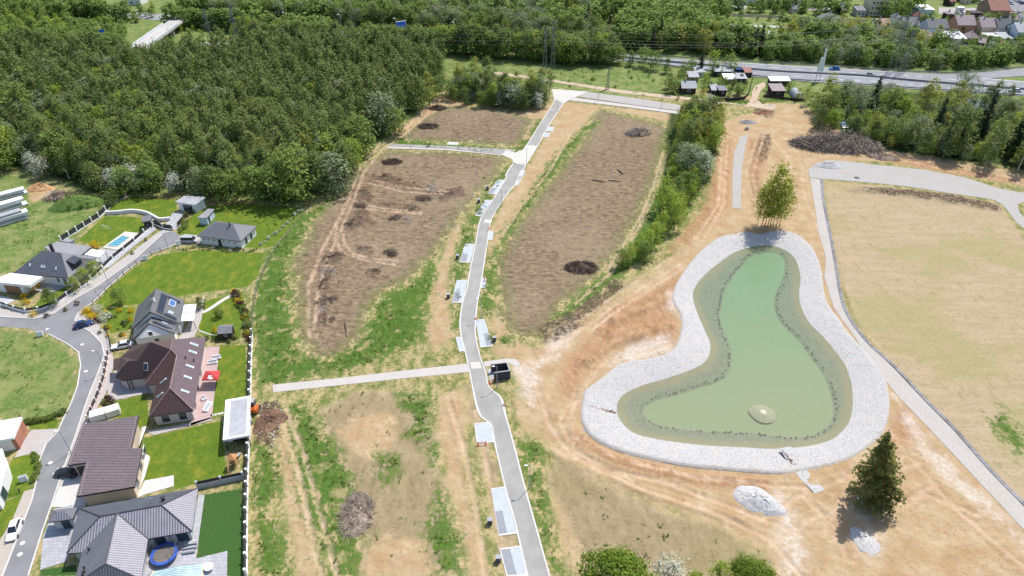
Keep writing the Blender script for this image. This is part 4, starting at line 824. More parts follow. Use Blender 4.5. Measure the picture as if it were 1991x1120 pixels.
class House:
    def __init__(s, name, label, cat, at, group=None): s.t = thing(name, label, cat, (at[0], at[1], 0), group)
    def roof(s, faces, m, fascia=.22, name='roof', fm=None, label=None, split=True):
        b = MB(); key = lambda p: (round(p[0], 2), round(p[1], 2), round(p[2], 2)); edges = {}
        for f in faces:
            f = [Vector(p) for p in f]; n = (f[1] - f[0]).cross(f[2] - f[0])
            if len(f) > 3: n = sum(((f[k] - f[0]).cross(f[(k + 1)] - f[0]) for k in range(1, len(f) - 1)), Vector())
            if n.z < 0: f.reverse(); n = -n
            n.normalize(); h = Vector((0, 0, 1)).cross(n); h = Vector((1, 0, 0)) if h.length < .05 else h.normalized(); sl = n.cross(h)
            if fm is None and h.length: pass
            b.face(f, [(p.dot(h), p.dot(sl)) for p in f])
            for k in range(len(f)):
                a, c = f[k], f[(k + 1) % len(f)]; e = frozenset((key(a), key(c))); edges.setdefault(e, []).append((a, c))
        dn = Vector((0, 0, -fascia))
        for e, L in edges.items():
            if len(L) == 1: a, c = L[0]; b.face([a, a + dn, c + dn, c], m=1)
        for f in faces: b.face([Vector(p) + dn for p in reversed(f)], m=1)
        b.recalc = False
        return b.build(name, [m, fm or B['dark']], s.t, label)
    def walls(s, poly, z1, m, name='wall', z0=-.1):
        b = MB(); b.prism(poly, z0, z1); return b.build(name, m, s.t)
    def mesh(s, name, b, m, label=None, parent=None): return b.build(name, m, parent or s.t, label)
    def win(s, a, c, t, w, z, h, name='window', fm=None, gm=None, out=.05, door=False):
        """window or door on the wall a->c (outside on its right), t metres along"""
        a, c = Vector(a[:2]), Vector(c[:2]); u = (c - a).normalized(); n = Vector((u.y, -u.x)); rz = math.atan2(u.y, u.x)
        p = a + u * t; b = MB(); b.box((p.x + n.x * out * .3, p.y + n.y * out * .3, z + h / 2), (w, .14, h), rz); f = b.build(name, fm or B['frame'], s.t)
        b = MB(); q = p + n * (out * .3 + .08); b.box((q.x, q.y, z + h / 2), (w - .16, .03, h - .16), rz)
        g = b.build('panel' if door else 'pane', gm or B['glass'], f); return f
    def chimney(s, p, w=.6, h=1.2, m=None):
        b = MB(); b.box((p[0], p[1], p[2] + h / 2 - .4), (w, w, h + .8)); c = b.build('chimney', m or B['grey_w'], s.t)
        b = MB(); b.box((p[0], p[1], p[2] + h + .05), (w + .2, w + .2, .12)); b.build('chimney_cap', B['dark'], c)
    def patch(s, a, bb, c, d, lift, m, name, th=.08, frame=None):
        """thin raised slab on a roof plane: skylights, solar panels"""
        q = [Vector(x) for x in (a, bb, c, d)]; n = (q[1] - q[0]).cross(q[3] - q[0]).normalized(); n = -n if n.z < 0 else n
        b = MB(); b.quadbox([x - n * .05 for x in q], [x + n * lift for x in q]); o = b.build(name, frame or m, s.t)
        if frame:
            ce = sum(q, Vector()) / 4; b = MB(); q2 = [x + (ce - x) * .14 for x in q]; b.quadbox([x + n * lift * .5 for x in q2], [x + n * (lift + .03) for x in q2]); b.build('pane', m, o)
        return o
def plane_of(a, b, c):
    n = (b - a).cross(c - a); return a, n
def on_plane(px, py, pl):
    x = (px - CX) / FPX; y = -(py - CY) / FPX; d = Vector((x, y * ST + CT, y * CT - ST)); o = Vector((0, 0, CAM_H))
    return o + d * ((pl[0] - o).dot(pl[1]) / d.dot(pl[1]))
def Z(ox, oy, k): return lambda x, y, z=0.0: P(ox + x / k, oy + y / k, z)
def rect3(A, Bq, depth_pt):
    """ground rectangle from a front edge and a point on the rear edge"""
    A, Bq, D = Vector(A[:2]), Vector(Bq[:2]), Vector(depth_pt[:2]); u = (Bq - A).normalized(); v = Vector((-u.y, u.x)); d = (D - Bq).dot(v)
    return [A, Bq, Bq + v * d, A + v * d]
def v3(p, z): return Vector((p[0], p[1], z))
def hip(rc, ze, zr, k=1.0):
    """hip roof faces over a rectangle (long side 0-1)"""
    a, b, c, d = [v3(p, ze) for p in rc]; w = (c - b).length; L = (b - a).length; u = (b - a).normalized(); m0, m1 = (a + d) / 2, (b + c) / 2
    if L >= w: i = min(w / 2 * k, L / 2 - .05); r0, r1 = m0 + u * i, m1 - u * i; r0.z = r1.z = zr; return [[a, b, r1, r0], [b, c, r1], [c, d, r0, r1], [d, a, r0]], r0, r1
    u = (c - b).normalized(); m0, m1 = (a + b) / 2, (c + d) / 2; i = L / 2 * k; r0, r1 = m0 + u * i, m1 - u * i; r0.z = r1.z = zr; return [[a, b, r0], [b, c, r1, r0], [c, d, r1], [d, a, r0, r1]], r0, r1
def gable(rc, ze, zr, over=0):
    a, b, c, d = [v3(p, ze) for p in rc]; r0, r1 = (a + d) / 2, (b + c) / 2; r0.z = r1.z = zr; return [[a, b, r1, r0], [c, d, r0, r1]], r0, r1
def gable_wall(h, rc, ze, zr, m):
    a, b, c, d = rc; mb = MB(); mb.prism(rc, -.1, ze)
    for p, q in ((a, d), (b, c)):
        mid = (p + q) / 2; n = (b - a).normalized() * (.06 if p is a else -.06)
        mb.quadbox([v3(p, ze), v3(q, ze), v3(mid, zr)], [v3(p + n, ze), v3(q + n, ze), v3(mid + n, zr)])
    mb.build('wall', m, h.t)

def house_brown():
    z = Z(200, 640, 5.6); H = House('brown_roof_house', 'large rambling house with brown tiled hip roofs and seven skylights beside a rose terrace', 'house', P(310, 745))
    b, c, d, g = z(1120, 85, 3), z(985, 885, 3), z(730, 640, 6.6), z(505, 955, 3); pl = plane_of(b, c, d)
    a, e, f = on_plane(200 + 752 / 5.6, 640 + 112 / 5.6, pl), on_plane(200 + 805 / 5.6, 640 + 290 / 5.6, pl), on_plane(200 + 740 / 5.6, 640 + 222 / 5.6, pl)
    h, i, j, n, o = z(585, 600, 3), z(455, 610, 3), z(472, 528, 3), z(210, 560, 3), z(135, 520, 3)
    pb = plane_of(n, j, f); op = lambda x, y: on_plane(200 + x / 5.6, 640 + y / 5.6, pb); k, l, m = op(520, 140), op(375, 340), op(265, 350); p, q = z(330, 178, 3.0), z(200, 300, 3.0)
    nb = Vector((-.15, 1, 0)).normalized(); an, kn, bn = a + nb * 3.0, k + nb * 2.5, b; an.z = kn.z = 3.4
    faces = [[a, b, c, d, e, f], [d, c, g], [d, g, h, e], [f, e, h, i], [f, i, j], [f, j, n, m, l, k], [m, n, o], [k, l, m, q, p], [m, o, q], [a, f, k]]
    H.roof(faces[:1], B['slat_brown'], name='roof', fm=B['gutter']); H.roof(faces[1:3], B['tile_brown'], name='roof', fm=B['gutter']); H.roof(faces[3:5], B['tile_brown'], name='roof', fm=B['gutter'])
    H.roof(faces[5:], B['tile_brown'], name='roof', fm=B['gutter']); H.roof([[a, k, kn, an], [k, p, kn], [a, an, b]], B['tile_brown'], name='roof', fm=B['gutter'])
    por = [z(115, 325, 2.9), z(112, 442, 2.7), z(178, 436, 2.9), z(268, 350, 3.6), z(230, 300, 3.4)]; H.roof([por], B['tile_brown'], name='porch_roof', fm=B['gutter'])
    out = [b, c, g, h, i, j, n, o, q, p, kn, an]; wl = inset(out, .55); H.walls(wl, 2.85, B['pink_wall'])
    mb = MB()
    for x, y in ((225, 565), (262, 562)): w_ = z(x, y, 2.7); mb.tube([(w_.x + .5, w_.y + .3, 0), (w_.x + .5, w_.y + .3, 2.8)], .09, 6)
    mb.build_split('porch_post', B['gutter'], H.t)
    sk = lambda x, y, w_, h_, pl_, nm='skylight', dx=.35: [on_plane(200 + xx / 5.6, 640 + yy / 5.6, pl_) for xx, yy in ((x, y), (x + w_, y + h_ * dx), (x + w_ - 8, y + h_ * dx + h_), (x - 6, y + h_))]
    for x, y in ((950, 142), (936, 224), (905, 380), (882, 500), (852, 652)):
        H.patch(*[on_plane(200 + xx / 5.6, 640 + yy / 5.6, pl) for xx, yy in ((x, y), (x + 86, y + 30), (x + 80, y + 52), (x - 5, y + 22))], .12, B['skylight'], 'skylight', frame=B['frame'])
    pw = plane_of(d, g, h)
    for x, y in ((690, 532), (655, 685)): H.patch(*[on_plane(200 + xx / 5.6, 640 + yy / 5.6, pw) for xx, yy in ((x, y), (x, y + 12), (x - 62, y + 66), (x - 66, y + 54))], .12, B['skylight'], 'skylight', frame=B['frame'])
    H.patch(*[op(xx, yy) for xx, yy in ((448, 365), (490, 365), (490, 450), (446, 450))], .12, B['solar'], 'skylight', frame=B['frame'])
    for x, y in ((905, 320), (995, 350)): r_ = on_plane(200 + x / 5.6, 640 + y / 5.6, pl); mb = MB(); mb.tube([r_, r_ + Vector((0, 0, .7))], .13, 6); mb.build('vent_pipe', B['gutter'], H.t)
    # ridge caps
    mb = MB()
    for s_, t_ in ((d, c), (d, e), (e, f), (f, a), (m, o), (f, i), (d, g)): mb.tube([s_ + Vector((0, 0, .04)), t_ + Vector((0, 0, .04))], .12, 5)
    mb.build_split('ridge_tiles', mat('pale_ridge', (.24, .16, .155), .5, .3, 3), H.t)
    for (u_, w_), ts in (((wl[2], wl[1]), (2, 5.2)), ((wl[1], wl[0]), (3, 8, 13))):
        for t in ts:
            if t < (Vector(w_) - Vector(u_)).length - 1: H.win(u_, w_, t, 1.6, .5, 1.9)
    return H
def house_panel():
    z = Z(80, 790, 5.332); H = House('long_brown_house', 'long beige house under a shallow mauve brown panel roof with a carport notch', 'house', P(210, 885))
    A, Bq, C, D, E, F, G, I = z(425, 185, 4.1), z(1010, 95, 4.1), z(932, 437, 3.8), z(1048, 430, 3.8), z(968, 832, 3.5), z(362, 932, 3.5), z(466, 580, 3.72), z(268, 610, 3.72)
    H.roof([[A, Bq, C, D, E, F, G, I]], B['panel_brown'], .42, fm=B['gutter'])
    w = inset([A, Bq, C, D, E, F, G, I], .6); H.walls(w, 3.2, B['beige'])
    for k in (2, 6, 10): H.win(w[4], w[3], k, 1.5, .7, 1.4)
    H.win(w[7], w[6], (w[6] - w[7]).length * .5, 2.6, 0, 2.3, 'garage_door', B['dark'], B['gutter'], door=True)
    mb = MB(); mb.tube([v3(lerp(A, Bq, .03), 4.13), v3(lerp(I, G, .12), 3.76)], .06, 4); mb.tube([v3(lerp(G, C, .05), 3.78), v3(lerp(F, E, .06), 3.55)], .06, 4); mb.tube([v3(lerp(A, Bq, .96), 4.13), v3(lerp(C, D, -.15), 3.84)], .06, 4); mb.build_split('roof_seam', mat('seam', (.24, .19, .19), .5, .2, 2), H.t)
def house_grey():
    z = Z(60, 930, 4.74); H = House('grey_villa', 'spreading villa with glazed grey tiled hip roofs beside a trampoline', 'house', P(250, 1060)); ze, zr = 3.0, 5.6
    nw, ne, se, sw = z(450, 275, ze), z(1540, 88, ze), z(1485, 487, ze), z(328, 692, ze); r0, r1, rm = z(640, 350, zr), z(1205, 248, zr), z(795, 322, zr)
    v1, v2 = z(470, 682, ze), z(1080, 556, ze); rs = z(690, 790, zr); s0, s1 = z(395, 985, ze), z(1015, 930, ze)
    H.roof([[nw, ne, r1, rm, r0]], B['slate'], name='roof'); H.roof([[nw, r0, sw]], B['grey_tile'], name='roof'); H.roof([[r0, rm, v1, sw]], B['glint_grey'], name='roof')
    H.roof([[rm, r1, se, v2]], B['glint_grey'], name='roof'); H.roof([[r1, ne, se]], B['glint_grey'], name='roof'); H.roof([[rm, v1, s0, rs]], B['grey_tile'], name='roof')
    H.roof([[rm, v2, s1, rs]], B['glint_grey'], name='roof'); H.roof([[rs, s0, s1]], B['glint_grey'], name='roof')
    w = inset([nw, ne, se, v2, s1, s0, v1, sw], .7); w2 = list(w); w2[2] = Vector(lerp(w[2], w[1], .28)); w2[3] = Vector(lerp(w[3], w[2], .0)); H.walls(w, 2.9, B['grey_w'])
    mb = MB()
    for s_, t_ in ((r0, rm), (rm, r1), (r1, ne), (r1, se), (rm, v2), (rm, rs), (rs, s1), (rs, s0), (r0, sw), (r0, nw)): mb.tube([s_ + Vector((0, 0, .05)), t_ + Vector((0, 0, .05))], .11, 5)
    mb.build_split('ridge_tiles', mat('dark_ridge', (.07, .07, .08), .4, .2, 3), H.t)
    mb = MB(); p = z(1112, 240, 4.9); mb.tube([p, p + Vector((0, 0, 1.6))], .05, 5); mb.box((p.x, p.y, p.z + 1.5), (1.5, .06, .06)); mb.box((p.x, p.y, p.z + 1.2), (.06, 1.1, .06)); mb.build('antenna', B['steel'], H.t)
    H.chimney(z(1225, 205, 4.6), .4, .8, B['dark'])
    for x, y in ((535, 655), (490, 825), (490, 862), (478, 892)): p = z(x, y, 4.0); mb = MB(); mb.box((p.x, p.y, p.z + .1), (.25, .25, .5)); mb.build('roof_vent', B['dark'], H.t)
    for t in (2.0, 5.5): H.win(w[3], w[2], t, 2.0, .1, 2.2)
    h = House('gate_house', 'small grey tiled hip roofed shelter at the street corner of the villa yard', 'shelter', P(120, 1005)); zz = 2.7
    a, b_, c, d = z(155, 405, zz), z(385, 376, zz), z(430, 268, zz), z(192, 292, zz); q0, q1 = z(240, 312, 3.7), z(312, 303, 3.7)
    h.roof([[a, b_, q1, q0]], B['glint_grey'], name='roof'); h.roof([[b_, c, q1], [d, a, q0], [c, d, q0, q1]], B['grey_tile'], name='roof')
    w = inset([a, b_, c, d], .45); h.walls(w, 2.6, B['grey_w']); h.win(w[0], w[1], (w[1] - w[0]).length * .6, 1.3, .0, 2.0, 'door', B['dark'], door=True)
def house_gable():
    z = Z(200, 540, 6.637); H = House('solar_gable_house', 'steep anthracite gable house with solar panels and a white awning on its garden side', 'house', P(310, 625))
    zr, ze = 7.2, 3.3; rn, rs, ne, se = z(685, 140, zr), z(610, 437, zr), z(1050, 292, ze), z(990, 590, ze); wsw, wnw = z(362, 672, ze), None
    off = wsw - se; wnw = ne + off
    H.roof([[rn, rs, se, ne]], B['anthracite'], .3); H.roof([[rn, rs, wsw, wnw]], B['anthracite'], .3); rc = inset([wsw, se, ne, wnw], .45); ins = [Vector(q) for q in rc]
    mb = MB(); mb.prism(rc, -.1, 3.2); m0, m1 = v3(rs, 6.9), v3(rn, 6.9); u = Vector((m1.x - m0.x, m1.y - m0.y, 0)).normalized()
    for p, q, mm, s_ in ((ins[0], ins[1], m0, .45), (ins[3], ins[2], m1, -.45)):
        t3 = mm + u * s_; mb.quadbox([v3(p, 3.2), v3(q, 3.2), t3], [v3(p, 3.2) + u * s_ * .4, v3(q, 3.2) + u * s_ * .4, t3 + u * s_ * .4])
    mb.build('wall', B['white'], H.t)
    pe = plane_of(rn, rs, se); op = lambda x, y: on_plane(200 + x / 6.637, 540 + y / 6.637, pe)
    for nm, q in (('solar_panel', ((755, 195), (838, 235), (770, 478), (688, 440))), ('solar_panel', ((838, 235), (1002, 312), (995, 340), (828, 262))), ('solar_panel', ((790, 452), (955, 525), (948, 556), (780, 482)))): H.patch(*[op(*p) for p in q], .12, B['solar'], nm, frame=B['dark'])
    H.patch(*[op(*p) for p in ((866, 280), (945, 315), (922, 385), (845, 352))], .16, glass_mat('blue_blind', (.04, .11, .30), .3), 'skylight', frame=B['frame']); H.patch(*[op(*p) for p in ((850, 425), (908, 448), (900, 478), (842, 455))], .14, B['skylight'], 'skylight', frame=B['frame'])
    H.chimney(on_plane(200 + 655 / 6.637, 540 + 300 / 6.637, pe), .55, 1.3, B['frame'])
    zf, zg = 5.6, 3.0; fr, fb, re, rb, le, lb = z(592, 588, zf), z(632, 492, zf), z(932, 716, zg), z(948, 612, zg), z(380, 802, zg), z(398, 700, zg)
    H.roof([[fr, fb, rb, re]], B['anthracite'], .25); H.roof([[fr, fb, lb, le]], B['anthracite'], .25)
    L, Rr = Vector(lerp(le, re, .06)), Vector(lerp(le, re, .95)); bk = Vector((rb - re)[:2]).normalized(); L, Rr = L + bk * .3, Rr + bk * .3; mb = MB(); d = bk * 4
    mb.prism([L, Rr, Rr + d, L + d], -.1, 2.9); t3 = v3(lerp(fr, fb, .06), 5.35); mb.quadbox([v3(L, 2.9), v3(Rr, 2.9), t3], [v3(L + bk * .3, 2.9), v3(Rr + bk * .3, 2.9), t3 + v3(bk * .3, 0)]); mb.build('wall', B['white'], H.t)
    H.win(L, Rr, 3.4, .95, 3.2, 1.15); H.win(L, Rr, 4.2, 1.1, .9, 1.3)
    pf = plane_of(fr, fb, rb); o2 = lambda x, y: on_plane(200 + x / 6.637, 540 + y / 6.637, pf); H.patch(*[o2(*p) for p in ((645, 552), (910, 665), (898, 695), (633, 582))], .10, B['solar'], 'solar_panel', frame=B['dark']); H.patch(*[o2(*p) for p in ((765, 565), (830, 590), (826, 602), (760, 578))], .10, B['skylight'], 'skylight', frame=B['frame'])
    mb = MB(); q = [z(1030, 350, 2.9), z(1207, 338, 2.5), z(1172, 552, 2.5), z(992, 560, 2.9)]; mb.quadbox([p - Vector((0, 0, .1)) for p in q], q); aw = mb.build('awning', B['felt_white'], H.t)
    mb = MB()
    for p in q[1:3]: mb.tube([(p.x - .1, p.y, 0), (p.x - .1, p.y, 2.45)], .07, 5)
    mb.tube([q[0].lerp(q[3], .5) + Vector((0, 0, .02)), q[1].lerp(q[2], .5) + Vector((0, 0, .02))], .06, 4); mb.build_split('awning_frame', B['dark'], aw)
def house_slate():
    z = Z(0, 450, 6.588); H = House('slate_villa', 'white villa with a slate grey hip roof, dormer and white flat garage roof', 'house', P(105, 535))
    a, b_, e1, e2 = z(165, 532, 3.2), z(876, 596, 3.2), z(1195, 402, 3.2), z(1238, 325, 3.2); r0, r1 = z(540, 245, 6.4), z(783, 274, 6.4); nw = a + (e2 - b_) * .92
    H.roof([[a, b_, r1, r0]], B['slate']); H.roof([[b_, e1, e2, r1]], B['grey_tile']); H.roof([[e2, nw, r0, r1], [nw, a, r0]], B['slate'])
    w = inset([a, b_, e1, e2, nw], .8); H.walls(w, 3.1, B['white'])
    lo = [z(560, 200, 3.3), z(735, 128, 3.3), z(1175, 195, 3.3), z(1040, 300, 3.3), z(700, 290, 3.3)]; H.roof([lo], B['felt'], .35, 'flat_roof'); H.walls(inset(lo, .4), 3.0, B['white'], 'rear_wing')
    g = [z(-130, 640, 3.5), z(378, 690, 3.5), z(545, 578, 3.5), z(130, 530, 3.5)]; mb = MB(); mb.quadbox([p - Vector((0, 0, .75)) for p in g], g); mb.build('garage_fascia', B['white'], H.t); q = inset(g, .25); mb = MB(); mb.face([v3(p, 3.52) for p in q]); mb.build('garage_roof', B['felt_white'], H.t)
    gw = inset(g, .6); gw[2] = Vector(lerp(gw[3], gw[2], .75)); gw[1] = Vector(lerp(gw[0], gw[1], .75)); H.walls(gw, 2.8, B['white'], 'garage_wall'); H.win(gw[0], gw[1], (gw[1] - gw[0]).length - 3.2, 4.2, .0, 2.3, 'garage_door', B['dark'], B['door_brown'], door=True)
    for x, y in ((390, 430), (540, 450), (573, 455), (722, 475)):
        pl = plane_of(a, b_, r1); f = lambda u_, v_: on_plane((x + u_) / 6.588, 450 + (y + v_) / 6.588, pl); H.patch(f(-12, -24), f(14, -24), f(10, 24), f(-16, 24), .12, B['skylight'], 'skylight', frame=B['dark'])
    pl = plane_of(b_, e1, r1); f = lambda x, y: on_plane(x / 6.588, 450 + y / 6.588, pl); p0, p1 = f(965, 475), f(1056, 400)
    mb = MB(); up = Vector((0, 0, 1.5)); q0, q1 = f(850, 382), f(940, 316); mb.quadbox([p0, p1, q1, q0], [p0 + up, p1 + up, q1 + Vector((0, 0, .1)), q0 + Vector((0, 0, .1))]); dm = mb.build('dormer', B['dark'], H.t); mb = MB(); e_ = (p0 - q0).normalized() * .4; mb.quadbox([p0 + up + e_, p1 + up + e_, q1 + Vector((0, 0, .1)), q0 + Vector((0, 0, .1))], [p0 + up * 1.1 + e_, p1 + up * 1.1 + e_, q1 + Vector((0, 0, .25)), q0 + Vector((0, 0, .25))]); mb.build('dormer_roof', B['slate'], dm)
    H.chimney(z(672, 235, 5.4), .6, 1.6, B['dark'])
    H.win(w[0], w[1], (w[1] - w[0]).length - 3.4, .6, .9, 1.5); H.win(w[0], w[1], (w[1] - w[0]).length - 1.6, .9, .1, 2.2)
    q = [z(1055, 292, 2.8), z(1160, 222, 2.8), z(1348, 255, 2.8), z(1270, 330, 2.8)]; mb = MB(); mb.quadbox([p - Vector((0, 0, .12)) for p in q], q); pg = mb.build('canopy', B['felt_white'], H.t); mb = MB()
    for p in q: mb.tube([(p.x, p.y, 0), (p.x, p.y, 2.7)], .07, 5)
    mb.build_split('canopy_post', B['dark'], pg)
    q = [z(775, 122, 2.3), z(855, 92, 2.3), z(960, 105, 2.3), z(890, 142, 2.3)]; h = House('garden_shed', 'little grey flat roofed shed at the back corner of the slate villa lawn', 'shed', z(870, 115, 0)); h.roof([q], B['felt'], .18); h.walls(inset(q, .2), 2.15, B['grey_w'])
def house_bungalow():
    z = Z(330, 370, 8.615); L, F, Rr = z(455, 765, 2.75), z(1190, 856, 2.75), z(1485, 600, 2.75); rc = rect3(L, F, Rr); H = House('white_bungalow', 'white bungalow with a grey tiled hip roof and six small front windows', 'house', P(440, 460))
    fs, r0, r1 = hip(rc, 2.75, 5.2); H.roof(fs, B['grey_tile'], .2); w = inset(rc, .5); H.walls(w, 2.65, B['white']); Lw = (w[1] - w[0]).length
    for t in (.10, .20, .34, .58, .70, .86): H.win(w[0], w[1], Lw * t, .75, 1.45, .5)
    H.win(w[0], w[1], Lw * .47, 1.0, .0, 2.1, 'door', B['dark'], B['dark'], door=True)
    for t in (.32, .66): H.win(w[1], w[2], (w[2] - w[1]).length * t, 1.1, .25, 1.9)
    c = lerp(r0, r1, .82); mb = MB(); mb.tube([(c[0], c[1] - .6, 4.5), (c[0], c[1] - .6, 6.0)], .22, 8); mb.build('chimney', B['dark'], H.t)
    q = [z(85, 192, 3.0), z(420, 242, 3.0), z(600, 112, 3.5), z(240, 92, 3.5)]; h = House('white_garage', 'white garage with a low grey sloping roof at the wood edge', 'garage', P(375, 400)); h.roof([q], B['felt_pale'], .25, fm=B['frame']); w = inset(q, .45); h.walls(w, 2.9, B['white']); Lw = (w[1] - w[0]).length; h.win(w[0], w[1], Lw * .52, Lw * .52, 0, 2.2, 'garage_door', B['dark'], B['glass'], door=True)
    q = [z(455, 462, 2.5), z(620, 462, 2.5), z(750, 315, 2.5), z(640, 306, 2.5)]; h = House('white_shed', 'small white shed with a thin dark roof between the garage and the bungalow', 'shed', P(403, 425)); h.roof([q], B['felt'], .12); w = inset(q, .3); h.walls(w, 2.4, B['pale_blue']); h.win(w[1], w[2], 1.2, .8, 0, 1.9, 'door', B['dark'], B['dark'], door=True)
def pavilion():
    H = House('white_pavilion', 'white flat roofed pool house with a grey roof panel against the boundary wall', 'pool house', P(462, 820)); q = [P(438.5, 777.5, 3.1), P(487, 769, 3.1), P(484, 846, 3.1), P(433, 855.5, 3.1)]
    mb = MB(); mb.quadbox([p - Vector((0, 0, .45)) for p in q], q); mb.build('roof', B['white'], H.t); mb = MB(); i = inset(q, .55); i[0] += Vector((.5, 0)); i[3] += Vector((.5, 0)); mb.face([v3(p, 3.12) for p in i]); mb.build('roof_panel', B['felt_pale'], H.t)
    w = inset(q, .35); w[3] = Vector(lerp(w[3], w[0], .18)); w[2] = Vector(lerp(w[2], w[1], .18)); H.walls(w, 2.66, B['white']); mb = MB(); e = inset(q, .3); mb.tube([v3(e[3], 0), v3(e[3], 2.7)], .1, 5); mb.tube([v3(e[2], 0), v3(e[2], 2.7)], .1, 5); mb.build_split('post', B['dark'], H.t); H.win(w[3], w[2], 2.2, 2.8, 0, 2.2, 'door', B['dark'], B['glass'], door=True)
    H = House('flat_roof_house', 'flat roofed white house with a brick side wall at the left edge', 'house', P(5, 850)); q = [P(-45, 826, 3.4), P(42.5, 810.5, 3.4), P(25.5, 851, 3.4), P(-55, 866, 3.4)]; mb = MB(); mb.quadbox([p - Vector((0, 0, .5)) for p in q], q); mb.build('roof', B['white'], H.t); mb = MB(); mb.face([v3(p, 3.42) for p in inset(q, .3)]); mb.build('roof_membrane', B['felt_white'], H.t)
    w = inset(q, .4); H.walls(w, 2.9, B['white']); mb = MB(); mb.wall([tuple(lerp(w[1], w[2], -.02)), tuple(lerp(w[1], w[2], 1.02))], .7, -.1, 2.95); mb.build('brick_wall', B['brick'], H.t)
    q2 = [P(-60, 884, 3.2), P(4, 872, 3.2), P(14, 905, 3.2), P(-6, 970, 3.2), P(-70, 980, 3.2)]; mb = MB(); mb.prism(q2, 2.8, 3.2); mb.build('lower_roof', B['white'], H.t); H.walls(inset(q2, .3), 2.8, B['white'], 'lower_wall'); i = inset(q2, .3); H.win(i[1] if False else i[3], i[2], 2.5, 2.2, .1, 2.3)
def bin_store():
    z = Z(920, 680, 11.2); H = House('bin_enclosure', 'roofless dark grey walled bin enclosure beside the new road', 'bin enclosure', P(975, 728)); q = [z(385, 312, 2.2), z(742, 268, 2.2), z(812, 462, 2.2), z(452, 512, 2.2)]
    b = MB(); w = inset(q, .25)
    for k in (0, 1, 2): a, c = Vector(q[k][:2]), Vector(q[k + 1][:2]); i0, i1 = w[k], w[k + 1]; b.quadbox([v3(a, -.1), v3(c, -.1), v3(i1, -.1), v3(i0, -.1)], [v3(a, 2.2), v3(c, 2.2), v3(i1, 2.2), v3(i0, 2.2)])
    H.mesh('wall', b, mat('charcoal_wall', (.055, .055, .06), .8, .12, 1)); b = MB()
    for k in (0, 1, 2): a, c = v3(q[k], 2.21), v3(q[k + 1], 2.21); b.quadbox([a, c, v3(w[k + 1], 2.21), v3(w[k], 2.21)], [v3(p, 2.27) for p in (a, c, w[k + 1], w[k])])
    H.mesh('wall_cap', b, B['felt_pale']); b = MB(); b.prism([z(285, 440), z(330, 500), z(380, 690), z(440, 650), z(455, 520), z(800, 470), z(740, 300), z(390, 420)], -.05, .06); H.mesh('floor_slab', b, B['felt_pale'])

WALLS = ['white', 'cream', 'beige', 'pink_wall', 'grey_w', 'pale_blue']
def far_house(name, label, cat, x0, x1, yb, depth, ze, zr, wall, roof, kind='gable', wins=3, storeys=1, rot=0.0, group=None):
    """house seen between pixel columns x0..x1, its front foot on pixel row yb"""
    A, Bq = P(x0, yb), P(x1, yb); c = (A + Bq) / 2; hw = (Bq - A).length / 2; u = Vector((math.cos(rot), math.sin(rot))); v = Vector((-u.y, u.x)); c2 = Vector(c[:2])
    rc = [c2 - u * hw, c2 + u * hw, c2 + u * hw + v * depth, c2 - u * hw + v * depth]; H = House(name, label, cat, c2 + v * depth / 2, group); ov = [Vector(p) for p in inset(rc, -.35)]
    if kind == 'hip': fs, r0, r1 = hip(ov, ze, zr); H.roof(fs, B[roof], .18); H.walls(rc, ze - .05, B[wall])
    elif kind == 'flat': mb = MB(); mb.prism(ov, ze, ze + .35); mb.build('roof', B[roof], H.t); H.walls(rc, ze, B[wall])
    elif kind == 'shed':
        a, b_, c_, d = [v3(p, ze) for p in ov]; c_.z = d.z = zr; H.roof([[a, b_, c_, d]], B[roof], .14); b = MB(); q = [v3(p, -.1) for p in rc]; b.quadbox(q, [v3(rc[0], ze - .05), v3(rc[1], ze - .05), v3(rc[2], zr - .1), v3(rc[3], zr - .1)]); b.build('wall', B[wall], H.t)
    else:
        fs, r0, r1 = gable(ov, ze, zr); H.roof(fs, B[roof], .16); gable_wall(H, rc, ze - .05, zr - .25, B[wall])
    for s_ in range(storeys):
        for k in range(wins): H.win(rc[0], rc[1], 2 * hw * (k + .6) / (wins + .2), min(1.3, hw * .5), .9 + s_ * 2.9, 1.3 if ze > 2.4 else .7)
    if ze > 2.4 and kind in ('hip', 'gable'): H.chimney(((r0.x * .65 + r1.x * .35), (r0.y * .65 + r1.y * .35), zr - .2), .6, 1.0)
    return H
